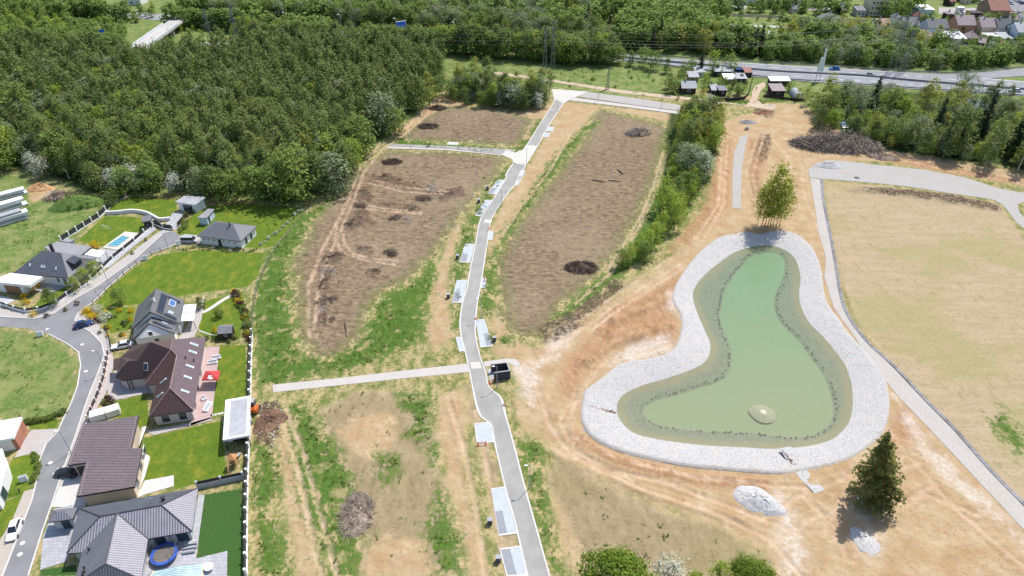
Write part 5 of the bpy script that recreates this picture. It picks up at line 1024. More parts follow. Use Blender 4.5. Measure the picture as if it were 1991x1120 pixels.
# ------------------------------------------------------------------ vehicles, lamps, fences, small things
OM = {}
def obj_mats():
    OM['tyre'] = mat('tyre_rubber', (.025, .025, .027), .9, .2, 4); OM['rim'] = mat('alloy_rim', (.42, .43, .45), .35, .1, 4, metal=.7); OM['lampglass'] = mat('headlight_glass', (.62, .64, .66), .15, .06, 4)
    OM['carglass'] = glass_mat('car_glass', (.018, .022, .028), .06); OM['redlight'] = mat('tail_light', (.30, .015, .015), .25, .1, 4)
    for n, c in (('white', (.68, .68, .69)), ('navy', (.012, .03, .11)), ('black', (.012, .012, .014)), ('silver', (.36, .36, .38)), ('blue', (.02, .13, .42)), ('red', (.35, .03, .025)), ('grey', (.13, .135, .145))): OM[n] = mat('car_paint_' + n, c, .28, .05, 1.5, spec=.6)
    mat('blue_tarp', (.16, .30, .55), .6, .2, 3); OM['galv'] = mat('galvanised_steel', (.40, .41, .43), .5, .12, 3, metal=.4); OM['pylon'] = mat('weathered_pylon_steel', (.16, .17, .17), .7, .25, 1.5); OM['orange'] = mat('orange_machine_paint', (.52, .13, .03), .5, .15, 2)
    OM['red_cloth'] = mat('red_canvas', (.46, .05, .05), .8, .1, 2); OM['blue_pad'] = mat('blue_padding', (.035, .09, .38), .5, .1, 2); OM['mat'] = mat('trampoline_mat', (.14, .125, .115), .9, .12, 2); OM['net'] = mat('net_mesh', (.05, .05, .06), .9, .2, 3)
    OM['play'] = mat('play_wood', (.42, .22, .09), .75, .25, 3); OM['plastic_white'] = mat('white_plastic', (.8, .8, .8), .4, .05, 3); OM['redwhite'] = mat('red_barrier', (.5, .05, .03), .6, .1, 3)
    OM['box'] = mat('grey_meter_box', (.30, .31, .32), .7, .1, 3); OM['boxdark'] = mat('dark_box_front', (.10, .10, .105), .7, .15, 3)
def build_car(name, paint, label, L=4.5, W=1.8, Hh=1.45, style='sedan'):
    t = thing(name, label, 'car'); nb = 11; mb = MB(); hw = W / 2
    prof = {'sedan': [.52, .66, .72, .76, .80, .84, .86, .87, .87, .84, .66], 'van': [.6, .85, .95, 1.0, 1.02, 1.02, 1.02, 1.02, 1.02, 1.0, .8]}[style]
    rg = []
    for k in range(nb):
        x = L / 2 - L * k / (nb - 1); e = 1 - .16 * (abs(2 * k / (nb - 1) - 1) ** 4); w = hw * e; zt = prof[k]; zb = .22 if 0 < k < nb - 1 else .34
        rg.append([(x, -w * .92, zb), (x, -w, .45), (x, -w * .97, zt - .12), (x, -w * .84, zt), (x, w * .84, zt), (x, w * .97, zt - .12), (x, w, .45), (x, w * .92, zb)])
    for p, q in zip(rg, rg[1:]):
        for k in range(8): mb.face([p[k], p[(k + 1) % 8], q[(k + 1) % 8], q[k]])
    mb.face(rg[0]); mb.face(list(reversed(rg[-1]))); mb.build('body', OM[paint], t, smooth=False)
    x0, x1, x2, x3 = ((L * .20, L * .04, -L * .26, -L * .40) if style == 'sedan' else (L * .32, L * .22, -L * .46, -L * .48)); z0 = prof[4] - .04; g = MB()
    lo = [(x0, -hw * .82, z0), (x0, hw * .82, z0), (x3, hw * .82, z0), (x3, -hw * .82, z0)]; up = [(x1, -hw * .66, Hh - .07), (x1, hw * .66, Hh - .07), (x2, hw * .66, Hh - .07), (x2, -hw * .66, Hh - .07)]
    g.quadbox(lo, up); g.build('cabin_glass', OM['carglass'], t); r = MB(); r.quadbox(up, [(p[0] * .96, p[1] * .9, Hh) for p in up])
    for i in range(4):
        p, q = Vector(lo[i]), Vector(up[i]); r.tube([p, q], .045, 4)
    r.build('roof', OM[paint], t)
    for sx in (1, -1):
        for sy in (1, -1):
            w = MB(); c = Vector((sx * L * .31, sy * (hw - .08), .32)); w.tube([c - Vector((0, .11, 0)), c + Vector((0, .11, 0))], .32, 12); wo = w.build('wheel', OM['tyre'], t)
            w = MB(); w.tube([c + Vector((0, sy * .10, 0)), c + Vector((0, sy * .125, 0))], .2, 10); w.build('rim', OM['rim'], wo)
    for sy in (1, -1):
        w = MB(); w.box((L / 2 - .09, sy * hw * .66, .58), (.16, .34, .14)); w.build('headlight', OM['lampglass'], t); w = MB(); w.box((-L / 2 + .09, sy * hw * .66, .66), (.16, .34, .14)); w.build('taillight', OM['redlight'], t)
    return t
def cars():
    def at(o, px, py, px2=None, py2=None, rz=0.0):
        p = P(px, py); 
        if px2 is not None: q = P(px2, py2); rz = math.atan2(q.y - p.y, q.x - p.x)
        o.location = (p.x, p.y, .05); o.rotation_euler = (0, 0, rz); return o
    at(build_car('parked_car', 'white', 'white saloon car parked on tan paving at the lower left street corner', 4.6), 30, 1033, 21, 1058)
    at(build_car('parked_car', 'navy', 'dark blue hatchback parked by the yellow flowering shrubs', 4.1), 163, 634, 174, 631)
    at(build_car('parked_car', 'white', 'white estate car parked beside the brown roofed house', 4.6, 1.85, 1.5), 239, 675, 222, 678)
    at(build_car('parked_car', 'silver', 'silver van parked in the yard of the white bungalow', 4.7, 1.85, 1.85, 'van'), 370, 471, 385, 471)
    at(build_car('parked_car', 'black', 'black car in the shade of the carport notch', 4.3), 131, 923, 122, 922)
    a = build_car('moving_car', 'blue', 'bright blue car on the far carriageway of the highway', 4.5); at(a, 1622, 136, 1600, 135); a.scale = (1.1,) * 3
    at(build_car('moving_car', 'grey', 'dark car on the highway right of the blue one', 4.5), 1692, 148, 1720, 149.5)
    at(build_car('moving_car', 'white', 'white car on the highway at the right edge of the picture', 4.7), 1973, 178, 1950, 176)
    at(build_car('moving_van', 'blue', 'blue van on the near carriageway behind the garden sheds', 5.2, 2, 2.1, 'van'), 1437, 143, 1450, 144)
    # town car parks at the top right
    pr = [build_car('town_car', c, 'distant white car in the town car park', 4.4) for c in ('white', 'silver', 'navy')]; r = random.Random(4)
    lab = ('distant white car in the crowded car park at the top right', 'distant silver car in the crowded car park at the top right', 'distant navy car in the crowded car park at the top right')
    spots = [(1906 + 7.5 * k, 2 + (k % 3) * 3) for k in range(12)] + [(1862, 27), (1872, 28), (1881, 29), (1893, 30), (1842, 26), (1970, 25), (1980, 27), (1964, 33), (1976, 35), (1903, 30)] + [(1884, 93), (1888, 100), (1972, 95), (1985, 98)]
    done = set()
    for k, (x, y) in enumerate(spots):
        i = (0, 0, 1, 2)[k % 4]; p = P(x, y); o = pr[i] if i not in done else copy_tree(pr[i]); done.add(i); o.location = (p.x, p.y, .03); o.rotation_euler = (0, 0, r.choice((.2, 1.7)) + r.uniform(-.1, .1)); o['label'] = lab[i]; o['group'] = lab[i].replace('car in', 'cars in')
def street_lamp(old=False):
    t = thing('street_lamp', '-', 'street lamp'); h = 5.9; m = mat('lamp_grey', (.33, .34, .35), .5, .1, 2)
    b = MB(); b.tube([(0, 0, -.2), (0, 0, h * .5), (0, 0, h)], [.085, .065, .05], 8); b.build('pole', m, t); b = MB(); b.tube([(0, 0, h), (-.5, 0, h + .06)], .035, 6); b.build('arm', m, t)
    b = MB(); b.box((-.75, 0, h + .07), (.62, .26, .1), taper=.85); b.build('lamp_head', OM['plastic_white'], t); b = MB(); b.disc((0, 0), .16, -.1, .18, 8); b.build('base', m, t); return t
def lamps():
    proto = street_lamp(); first = True
    for x, y, rz, lab in ((966.5, 753.5, 0, 'pale street lamp beside the dark bin enclosure'), (1030, 948, 0, 'pale street lamp right of the lower road bend near two parking bays'), (936, 619, 0, 'pale street lamp right of the road above the long parking bay'),
                           (975, 402, 0, 'pale street lamp on the right kerb below the white junction'), (1024, 320, 0, 'pale street lamp at the lower corner of the white junction'), (934, 299, 1.57, 'pale street lamp on the side road pavement left of the junction'),
                           (799, 289, 1.57, 'pale street lamp near the blind end of the side road'), (1163, 197, 1.57, 'pale street lamp beside the far gravel road'), (1285, 212, 1.57, 'pale street lamp beside the far gravel road near the tree row'), (1084, 217, 0, 'pale street lamp left of the top junction'),
                           (206, 723, 0, 'street lamp on the kerb in front of the brown roofed house'), (139, 881, 0, 'street lamp on the kerb in front of the long brown house'), (212, 553, 2.4, 'street lamp at the paddock edge of the upper street'), (327, 483, 2.4, 'street lamp at the cul de sac by the bungalow yard')):
        o = proto if first else copy_tree(proto); first = False; p = P(x, y); o.location = p; o.rotation_euler = (0, 0, rz); o['label'] = lab; o['group'] = 'street lamps along the roads'
    b = [(560, 62), (665, 66), (772, 74), (884, 82)]
    for k, (x, y) in enumerate(b): o = copy_tree(proto, P(x, y), 1.2, 1.75, 'tall lamp standing over the highway behind the roadside trees', 'highway lamps behind the roadside trees')
def pylon(h, w, arms, label, px, py, rz=0.0):
    p = P(px, py); t = thing('lattice_pylon', label, 'pylon', p, 'power line pylons'); b = MB(); ca, sa = math.cos(rz), math.sin(rz)
    tr = lambda x, y, z: Vector((p.x + x * ca - y * sa, p.y + x * sa + y * ca, z)); wd_ = lambda z: w * (1 - .78 * z / h); r = .075; n = 8
    for sx, sy in ((1, 1), (1, -1), (-1, -1), (-1, 1)): b.tube([tr(sx * wd_(0) / 2, sy * wd_(0) / 2, -.3), tr(sx * wd_(h) / 2, sy * wd_(h) / 2, h)], r, 4)
    for k in range(n):
        z0, z1 = h * k / n, h * (k + 1) / n; a, c = wd_(z0) / 2, wd_(z1) / 2
        for (x0, y0), (x1, y1) in (((1, 1), (1, -1)), ((1, -1), (-1, -1)), ((-1, -1), (-1, 1)), ((-1, 1), (1, 1))): b.tube([tr(x0 * a, y0 * a, z0), tr(x1 * c, y1 * c, z1)], r * .6, 3); b.tube([tr(x1 * a, y1 * a, z0), tr(x0 * c, y0 * c, z1)], r * .6, 3)
    b.build('lattice_mast', OM['pylon'], t); tips = []
    for z, L in arms:
        b = MB()
        for s_ in (-1, 1): b.tube([tr(0, 0, z + .5), tr(s_ * L, 0, z)], .07, 4); b.tube([tr(0, .25, z - .2), tr(s_ * L, 0, z)], .07, 4); b.tube([tr(s_ * L, 0, z), tr(s_ * L, 0, z - .9)], .06, 4); tips.append(tr(s_ * L, 0, z - .9))
        b.build('crossarm', OM['pylon'], t)
    return tips
def pylons():
    T = {}
    T[0] = pylon(22, 2.6, ((15, 3.2), (18.5, 2.4)), 'lattice pylon at the wood edge, left of a close pair', 417, 107, 1.3); T[1] = pylon(22, 2.6, ((15, 3.2), (18.5, 2.4)), 'lattice pylon at the wood edge, right of a close pair', 465, 98, 1.3)
    T[2] = pylon(20, 1.7, ((14, 2.6), (17, 2)), 'slim lattice pylon in the meadow, left of a close pair by the top junction', 1059, 137, 1.3); T[3] = pylon(23, 1.7, ((15.5, 2.6), (19, 2)), 'slim lattice pylon in the meadow, right of a close pair by the top junction', 1074, 136, 1.3)
    pylon(9.5, 1.2, ((9, 1.3),), 'short lattice mast standing alone in the meadow near the far road', 1181, 173); T[4] = pylon(25, 2.8, ((17, 3.4), (21, 2.6)), 'lattice pylon behind the highway, left of a pair at the right', 1733, 138, 1.3)
    T[5] = pylon(25, 2.8, ((17, 3.4), (21, 2.6)), 'lattice pylon behind the highway, right of a pair at the right', 1752, 139, 1.3)
    m = mat('cable', (.14, .14, .15), .5, .1, 1)
    for i, j in ((0, 2), (1, 3), (2, 4), (3, 5)):
        for k in (0, 1, 3):
            a, c = T[i][k], T[j][k]; b = MB(); b.tube([a.lerp(c, q / 14) - Vector((0, 0, 4 * 3.2 * (q / 14) * (1 - q / 14))) for q in range(15)], .022, 3); tag(rebase(b.build('power_cable', m)), 'thin overhead power cable strung between the lattice pylons', 'cable', 'overhead power cables')
    # white advertising blade by the highway
    p = P(1589, 158); t = thing('advertising_mast', 'tall white twin blade advertising mast on steel legs beside the highway', 'advertising mast', p); b = MB()
    for s_ in (-.9, .9): b.tube([(p.x + s_, p.y, -.2), (p.x + s_ * .8, p.y, 7)], .16, 6)
    b.build_split('leg', OM['galv'], t); b = MB()
    for s_, z1 in ((.7, 14.2), (-.7, 10.5)): b.quadbox([(p.x + s_ - .75, p.y - .3, 4.6), (p.x + s_ + .75, p.y - .3, 4.6), (p.x + s_ + .75, p.y + .3, 4.6), (p.x + s_ - .75, p.y + .3, 4.6)], [(p.x + s_ * .6 - .3, p.y - .2, z1), (p.x + s_ * .6 + .3, p.y - .2, z1), (p.x + s_ * .6 + .3, p.y + .2, z1), (p.x + s_ * .6 - .3, p.y + .2, z1)])
    b.build_split('blade', OM['plastic_white'], t)
    p = P(782, 73); t = thing('sign_gantry', 'blue road sign board standing over the hidden highway among trees', 'road sign', p); b = MB(); b.box((p.x, p.y, 6.3), (5.2, .2, 3.6), .6); b.build('sign_board', mat('sign_blue', (.02, .13, .55), .5, .08, 1), t); b = MB(); 
    for s_ in (-2.6, 2.6): b.tube([(p.x + s_ * .82, p.y + s_ * .56 + .3, -.2), (p.x + s_ * .82, p.y + s_ * .56 + .3, 8.2)], .16, 6)
    b.tube([(p.x - 2.2, p.y - 1.2, 8.3), (p.x + 2.2, p.y + 1.7, 8.3)], .18, 5); b.build('gantry_frame', OM['plastic_white'], t)
    p = P(205, 84); t = thing('road_sign', 'small blue road sign among the trees by the bridge', 'road sign', p); b = MB(); b.box((p.x, p.y, 5.6), (2.6, .15, 2.6), .3); b.build('sign_board', MATS['sign_blue'], t); b = MB(); b.tube([(p.x, p.y + .2, -.2), (p.x, p.y + .2, 5)], .12, 6); b.build('post', OM['plastic_white'], t)
def bridge():
    p = P(305, 68); t = thing('road_bridge', 'narrow concrete road bridge with pale parapets crossing among the trees', 'bridge', p); a, c = P(268, 92, 5), P(352, 32, 5); a, c = Vector((a.x, a.y)), Vector((c.x, c.y)); u = (c - a).normalized(); n = Vector((-u.y, u.x)); b = MB(); w = 4.2
    b.prism([a + n * w, a - n * w, c - n * w, c + n * w], 3.9, 4.7); b.build('deck', mat('bridge_concrete', (.40, .38, .36), .9, .12, .5), t)
    for s_ in (1, -1):
        b = MB(); s0, s1 = a + u * 3, a + u * ((c - a).length * .72); b.prism([s0 + n * s_ * w, s0 + n * s_ * (w - .5), s1 + n * s_ * (w - .5), s1 + n * s_ * w], 4.7, 5.7); b.build('parapet', mat('parapet_pale', (.52, .53, .55), .8, .08, .6), t)
    b = MB()
    for q in (.3, .62): e = a.lerp(c, q); b.box((e.x, e.y, 1.9), (1, 7, 4.0), math.atan2(u.y, u.x))
    b.build_split('pier', MATS['bridge_concrete'], t)
def pillar_fence(label, pts, step, h, wallm='white', panel='panel_dark', ph=None, base=.55, name='boundary_fence', thick=.32, cap=True):
    q = [P(*p)[:2] for p in pts]; o = q[0]; t = thing(name, label, 'fence', (o[0], o[1], 0)); b = MB(); b.wall([tuple(x) for x in q], thick, -.1, base); b.build('base_wall', B[wallm], t)
    for a, c in zip(q, q[1:]):
        a, c = Vector(a), Vector(c); n = max(1, round((c - a).length / step)); u = (c - a).normalized(); rz = math.atan2(u.y, u.x)
        for k in range(n + 1):
            if k == 0 and a != Vector(q[0]): continue
            e = a.lerp(c, k / n); pm = MB(); pm.box((e.x, e.y, h / 2), (.34, .34, h), rz); pm.box((e.x, e.y, h + .04), (.40, .40, .06), rz); pm.build('pillar', B[wallm], t)
        for k in range(n):
            e = a.lerp(c, (k + .5) / n); L = (c - a).length / n - .36; pm = MB(); ht = (ph or h) - base - .1; rows = 5
            for j in range(rows): pm.box((e.x, e.y, base + .06 + (j + .5) * ht / rows), (L, .06, ht / rows * .86), rz)
            pm.build('panel', B[panel], t)
    return t
def post_fence(label, pts, step, h, m, name='post_fence', rails=2, boards=False):
    q = smooth_line([P(*p)[:2] for p in pts], 3) if len(pts) > 2 else [np.array(P(*p)[:2]) for p in pts]; t = thing(name, label, 'fence', (q[0][0], q[0][1], 0)); b = MB(); d = 0
    for a, c in zip(q, q[1:]):
        L = np.linalg.norm(c - a); s_ = d
        while s_ < L: e = a + (c - a) * s_ / L; b.box((e[0], e[1], h / 2 - .05), (.12, .12, h + .1)); s_ += step
        d = s_ - L
    b.build_split('post', m, t); b = MB()
    if boards: b.wall([tuple(x) for x in q], .06, .08, h * .94); b.build('board_panel', m, t)
    else:
        for k in range(rails): b.tube([(x[0], x[1], h * (k + .8) / rails) for x in q], .03, 3)
        b.build_split('rail', m, t)
    return t
def fences():
    pillar_fence('long white boundary wall with dark panels dividing the house gardens from the bare plots', [(491, 652), (488.5, 700), (487, 770), (485, 850), (482, 925), (480.5, 1000), (480, 1120)], 3.2, 1.9)
    pillar_fence('grey wall with dark panels dividing the lawn from the dark green turf', [(386, 950), (432, 940), (474, 931)], 4.0, 1.9, 'grey_w', base=1.0)
    pillar_fence('white pillared street fence in front of the brown roofed house', [(212, 690), (209, 712), (204, 738), (194, 768), (180, 800), (172, 818)], 2.6, 1.5, 'pink_wall', base=.45)
    pillar_fence('white pillared fence along the upper street beside the swimming pool', [(298, 441), (281, 455), (262, 472), (241, 489), (220, 506), (200, 526), (178, 546), (158, 562), (132, 578), (112, 592)], 3.6, 1.6)
    pillar_fence('low white fence around the front garden of the slate villa', [(4, 594), (30, 603), (52, 608), (76, 605), (112, 592)], 3.0, 1.3)
    pillar_fence('dark slatted fence along the meadow side of the pool lawn', [(120, 470), (150, 451), (193, 424), (206, 411), (228, 392), (245, 382)], 3.4, 1.8, 'white', base=.2)
    pillar_fence('dark sliding gate with white posts at the end of the cul de sac', [(301, 437), (318, 445), (337, 447)], 4.5, 1.7, 'white', base=.15, name='yard_gate')
    post_fence('dark slatted fence between the garage drive and the bungalow lawn', [(374, 411), (360, 426), (346, 441)], 2.2, 1.5, B['wood'], 'slatted_fence', boards=True)
    post_fence('thin wire fence along the paddock edge of the upper street', [(182, 592), (214, 561), (252, 526), (294, 496), (330, 484)], 2.6, 1.2, B['wood'], 'wire_fence')
    post_fence('wire fence running down between the paddock and the green verge', [(600, 405), (560, 455), (528, 500), (507, 545), (493, 600), (490, 650)], 2.8, 1.4, OM['pylon'], 'wire_fence')
    post_fence('dark metal railing beside the driveway of the white estate car', [(206, 642), (213, 660), (218, 688)], 1.2, 1.3, B['dark'], 'railing', 3)
    post_fence('dark timber fence around the left garden colony', [(1392, 197), (1448, 193), (1461, 162), (1464, 150)], 1.6, 1.5, B['wood'], 'garden_fence', boards=True)
    post_fence('dark timber fence along the front of the right garden colony', [(1484, 189), (1525, 194), (1566, 198)], 1.6, 1.2, B['wood'], 'garden_fence', boards=True)
    post_fence('low fence between the two lawns at the lower left street', [(-20, 968), (44, 956)], 2.4, 1.0, B['wood'], 'garden_fence')
    b = MB(); q = [P(*p)[:2] for p in ((206, 417), (230, 416), (258, 413), (285, 417), (300, 424), (312, 430), (332, 428))]; b.wall([tuple(x) for x in smooth_line(q, 4)], .5, -.1, 1.1); tag(rebase(b.build('garden_wall', B['white'])), 'curved white retaining wall between the two upper lawns', 'wall')
    b = MB(); q = [P(*p)[:2] for p in ((178, 816), (208, 808), (236, 799))]
    for k in (0, 1): b.wall([tuple(q[k]), tuple(lerp(q[k], q[k + 1], .96))], 2.0, -.1, 1.5)
    o = rebase(b.build('bin_shelter', B['white'])); tag(o, 'white street side bin shelter with brown flat lids north of the long brown house', 'shelter')
    # guard rails
    for pts, lab in (([(1211, 106.5), (1491, 123.5), (1600, 130), (1690, 135.5), (1830, 143.5), (1900, 141), (1991, 132)], 'grey guard rail along the far edge of the highway'), ([(1211, 119), (1491, 152), (1600, 160.5), (1712, 169), (1991, 188)], 'grey guard rail along the near edge of the highway'), ([(1100, 103), (1211, 112.5), (1491, 138), (1667, 147.5), (1780, 158), (1991, 174.5)], 'dark median barrier between the highway carriageways')):
        b = MB(); q = smooth_line([P(*p)[:2] for p in pts], 6); md = 'median' in lab; b.wall([tuple(x) for x in q], .5 if md else .15, -.05 if md else .45, .9)
        if not md:
            for e in q[::2]: b.box((e[0], e[1], .25), (.12, .12, .6))
        tag(rebase(b.build('guard_rail', MATS.get('rail_grey') or mat('rail_grey', (.22, .22, .23), .6, .15, .5))), lab, 'guard rail')
# ------------------------------------------------------------------ yards and site objects
def mb_thing(name, label, cat, at): return thing(name, label, cat, (at.x, at.y, 0))
def yard_objects():
    # trampoline
    p = P(322, 1083); t = mb_thing('trampoline', 'round blue edged trampoline on the grey flagstones beside the grey villa', 'trampoline', p); b = MB(); n = 28; r = 2.0
    b.disc((p.x, p.y), r * .84, .86, .88, n); b.build('jumping_mat', OM['mat'], t); b = MB()
    for k in range(n):
        a, c = 2 * math.pi * k / n, 2 * math.pi * (k + 1) / n; q = lambda R_, a_, z: (p.x + R_ * math.cos(a_), p.y + R_ * math.sin(a_), z); b.quadbox([q(r * .82, a, .85), q(r * 1.06, a, .85), q(r * 1.06, c, .85), q(r * .82, c, .85)], [q(r * .82, a, .95), q(r * 1.06, a, .95), q(r * 1.06, c, .95), q(r * .82, c, .95)])
    b.build('edge_pad', OM['blue_pad'], t); b = MB()
    for k in range(6):
        a = math.pi * k / 3 + .3; b.tube([(p.x + r * 1.05 * math.cos(a), p.y + r * 1.05 * math.sin(a), 0), (p.x + r * 1.08 * math.cos(a), p.y + r * 1.08 * math.sin(a), 2.6)], .05, 6)
    b.build_split('net_pole', OM['boxdark'], t); b = MB(); b.tube([(p.x + r * 1.08 * math.cos(2 * math.pi * k / 24), p.y + r * 1.08 * math.sin(2 * math.pi * k / 24), 2.6) for k in range(25)], .03, 4); b.build('net_ring', OM['boxdark'], t)
    # pools
    def pool(label, pts, water, cover=None, n=6):
        q = PP(pts); c = sum(q, Vector()) / 4; t = mb_thing('swimming_pool', label, 'pool', c); b = MB(); i = [x + (c - x) * .07 for x in q]
        for k in range(4): b.quadbox([(*x[:2], -.05) for x in (q[k], q[(k + 1) % 4], i[(k + 1) % 4], i[k])], [(*x[:2], .2) for x in (q[k], q[(k + 1) % 4], i[(k + 1) % 4], i[k])])
        b.build('pool_edge', B['cream'], t); b = MB(); b.face([(*x[:2], .14) for x in i]); b.build('pool_water', water, t); b = MB()
        for k in range(n + 1):
            e0, e1 = i[0].lerp(i[1], k / n), i[3].lerp(i[2], k / n); b.tube([(e0.x, e0.y, .2), ((e0.x + e1.x) / 2, (e0.y + e1.y) / 2, .55 if cover else .2), (e1.x, e1.y, .2)], .05, 4)
        b.build_split('cover_rib', OM['galv'], t)
        if cover:
            b = MB(); b.face([(*i[0].lerp(i[3], .5)[:2], .52), (*i[1].lerp(i[2], .5)[:2], .52), (*i[1][:2], .2), (*i[0][:2], .2)]); b.face([(*i[0].lerp(i[3], .5)[:2], .52), (*i[3][:2], .2), (*i[2][:2], .2), (*i[1].lerp(i[2], .5)[:2], .52)]); b.recalc = False; b.build('glass_cover', cover, t)
    pool('turquoise swimming pool set in cream paving beside the slate villa', [(207, 479), (238, 459), (253, 462), (229, 480.5)], mat('pool_water', (.11, .36, .46), .1, .10, .8, spec=.6))
    pool('swimming pool under a ribbed glazed cover at the bottom edge by the grey villa', [(288, 1130), (298, 1112), (398, 1096), (396, 1124)], mat('pool_floor', (.10, .32, .40), .2, .1, .8), glass_mat('pale_glazing', (.42, .60, .66), .1))
    # red parasol with white emblem
    p = P(409, 743); t = mb_thing('red_parasol', 'square red parasol printed with white figures over the rose terrace', 'parasol', p); q = [P(392, 738.5, 2.35), P(424, 738, 2.35), P(428, 720.5, 2.35), P(400, 721.5, 2.35)]; ap = sum(q, Vector()) / 4; ap.z = 3.15; b = MB()
    for k in range(4): b.face([q[k], q[(k + 1) % 4], ap]); b.face([q[k] - Vector((0, 0, .25)), q[(k + 1) % 4] - Vector((0, 0, .25)), q[(k + 1) % 4], q[k]])
    b.build('canopy', OM['red_cloth'], t); b = MB(); b.tube([(p.x, p.y + .6, 0), (ap.x, ap.y, 3.1)], .05, 6); b.build('pole', B['dark'], t); b = MB(); f = lambda u, v: q[0].lerp(q[1], u).lerp(ap, v) + Vector((0, 0, .03))
    for u, v, s_ in ((.36, .5, .1), (.5, .35, .12), (.62, .55, .09), (.4, .22, .1), (.55, .14, .12), (.68, .25, .08)): b.face([f(u + s_ * math.cos(a), v + s_ * 1.1 * math.sin(a)) for a in [k * math.pi / 4 for k in range(8)]])
    b.build('emblem', OM['plastic_white'], t)
    # terrace furniture
    def seat(px, py, w, d, label, name='garden_sofa', m='plastic_white', rz=0.0):
        p = P(px, py); t = mb_thing(name, label, 'seat', p); b = MB(); b.box((p.x, p.y, .3), (w, d, .32), rz); b.build('seat', OM[m], t); ca, sa = math.cos(rz), math.sin(rz); b = MB(); b.box((p.x - sa * d * .42, p.y + ca * d * .42, .55), (w, .14, .6), rz); b.build('backrest', OM[m], t)
        b = MB(); 
        for s_ in (-1, 1): b.box((p.x + ca * s_ * w * .42, p.y + sa * s_ * w * .42, .09), (.1, d * .9, .18), rz)
        b.build_split('leg', B['dark'], t); b = MB(); b.box((p.x, p.y, .49), (w * .84, d * .66, .09), rz); b.build('cushion', B['felt_pale'], t)
    seat(405, 793, 2.6, .9, 'pale garden sofa near the lower end of the rose terrace', rz=1.5); seat(397, 777, .9, .9, 'pale garden armchair left of the sofa on the rose terrace', 'garden_chair', rz=.6)
    seat(414, 707, 2.0, .7, 'white lounger above the red parasol on the rose terrace', 'sun_lounger', rz=.25); seat(421, 698, 1.9, .7, 'white lounger beside the upper end of the rose terrace', 'sun_lounger', rz=.25)
    for x, y, s_, lab in ((368, 1080, 0, 'left grey sun lounger between trampoline and turf'), (372, 1072, 0, 'right grey sun lounger between trampoline and turf')): seat(x, y - 6, 1.9, .7, lab, 'sun_lounger', 'box', .2)
    p = P(408, 1107); t = mb_thing('garden_table', 'round white table on the flagstones by the covered pool', 'table', p); b = MB(); b.disc((p.x, p.y), .75, .7, .76, 18); b.build('table_top', OM['plastic_white'], t); b = MB(); b.disc((p.x, p.y), .09, 0, .7, 8); b.disc((p.x, p.y), .3, 0, .04, 10); b.build_split('leg', OM['galv'], t)
    # wooden play tower
    p = P(457, 905); t = mb_thing('play_tower', 'small wooden play tower with slide and swing legs by the white pavilion', 'play tower', p); b = MB()
    for sx in (-.6, .6):
        for sy in (-.6, .6): b.tube([(p.x + sx, p.y + sy, 0), (p.x + sx, p.y + sy, 2.3)], .06, 5)
    b.tube([(p.x - .5, p.y - .6, 2.1), (p.x + .2, p.y - 3.0, 2.1)], .06, 5)
    for s_ in (-.8, .8): b.tube([(p.x + .2, p.y - 3, 2.1), (p.x + .2 + s_, p.y - 3.2, 0)], .06, 5)
    b.build('frame', OM['play'], t); b = MB(); b.box((p.x, p.y, 1.2), (1.25, 1.25, .12)); b.box((p.x, p.y + .6, 1.55), (1.25, .06, .6)); b.build('platform', OM['play'], t); b = MB(); a = Vector((p.x, p.y, 3.0))
    c4 = [Vector((p.x + sx, p.y + sy, 2.3)) for sx, sy in ((-.8, -.8), (.8, -.8), (.8, .8), (-.8, .8))]
    for k in range(4): b.face([c4[k], c4[(k + 1) % 4], a])
    b.build('roof', OM['play'], t); b = MB(); b.quadbox([(p.x - .3, p.y + .6, 1.1), (p.x + .3, p.y + .6, 1.1), (p.x + .3, p.y + 2.9, .15), (p.x - .3, p.y + 2.9, .15)], [(p.x - .3, p.y + .6, 1.2), (p.x + .3, p.y + .6, 1.2), (p.x + .3, p.y + 2.9, .25), (p.x - .3, p.y + 2.9, .25)]); b.build('slide', OM['box'], t)
    # dark garden shed by the gable house
    far_house('summer_house', 'dark timber garden shed with a grey pitched roof in the solar house garden', 'shed', 430, 452, 660, 2.6, 2.0, 2.9, 'wood', 'felt_roof', 'gable', 1, rot=.12)
    # pool lawn hut
    far_house('sauna_hut', 'small dark hut with a flat grey roof between the pool lawn and the gate', 'hut', 284, 296, 445, 3.0, 2.4, 2.6, 'wood', 'felt_roof', 'flat', 1, rot=.35)
    p = P(206, 446); t = mb_thing('football_goal', 'small white football goal frame on the pool lawn', 'goal', p); b = MB(); b.tube([(p.x - 1.1, p.y + .4, 0), (p.x - 1.1, p.y + .4, 1.3), (p.x + 1.1, p.y - .4, 1.3), (p.x + 1.1, p.y - .4, 0)], .05, 5); b.build('goal_frame', OM['plastic_white'], t); b = MB(); b.tube([(p.x - 1.1, p.y + .4, 1.3), (p.x - .8, p.y + 1.2, 0), (p.x + 1.4, p.y + .4, 0), (p.x + 1.1, p.y - .4, 1.3)], .03, 4); b.build('goal_stay', OM['plastic_white'], t)
    for k, (x, y) in enumerate(((412, 808), (419, 806.5), (426, 805), (432, 803.5))): b = MB(); q = P(x, y); b.box((q.x, q.y, .05), (.55, .55, .06), .1); tag(rebase(b.build('stepping_stone', M['kerb'])), 'pale square stepping stone between the rose terrace and the pavilion', 'stepping stone', 'stepping stones by the white pavilion')
    for k in range(13): b = MB(); x, y = 385 + 2.9 * k, 639 + 13 * (k / 12) ** .6; q = P(x, y + 1); b.box((q.x, q.y, .05), (.3, .5, .06), .5); tag(rebase(b.build('garden_step_stone', M['pave_cream'])), 'cream stepping stone in the curved row towards the dark garden shed', 'stepping stone', 'stepping stones in the solar house garden')
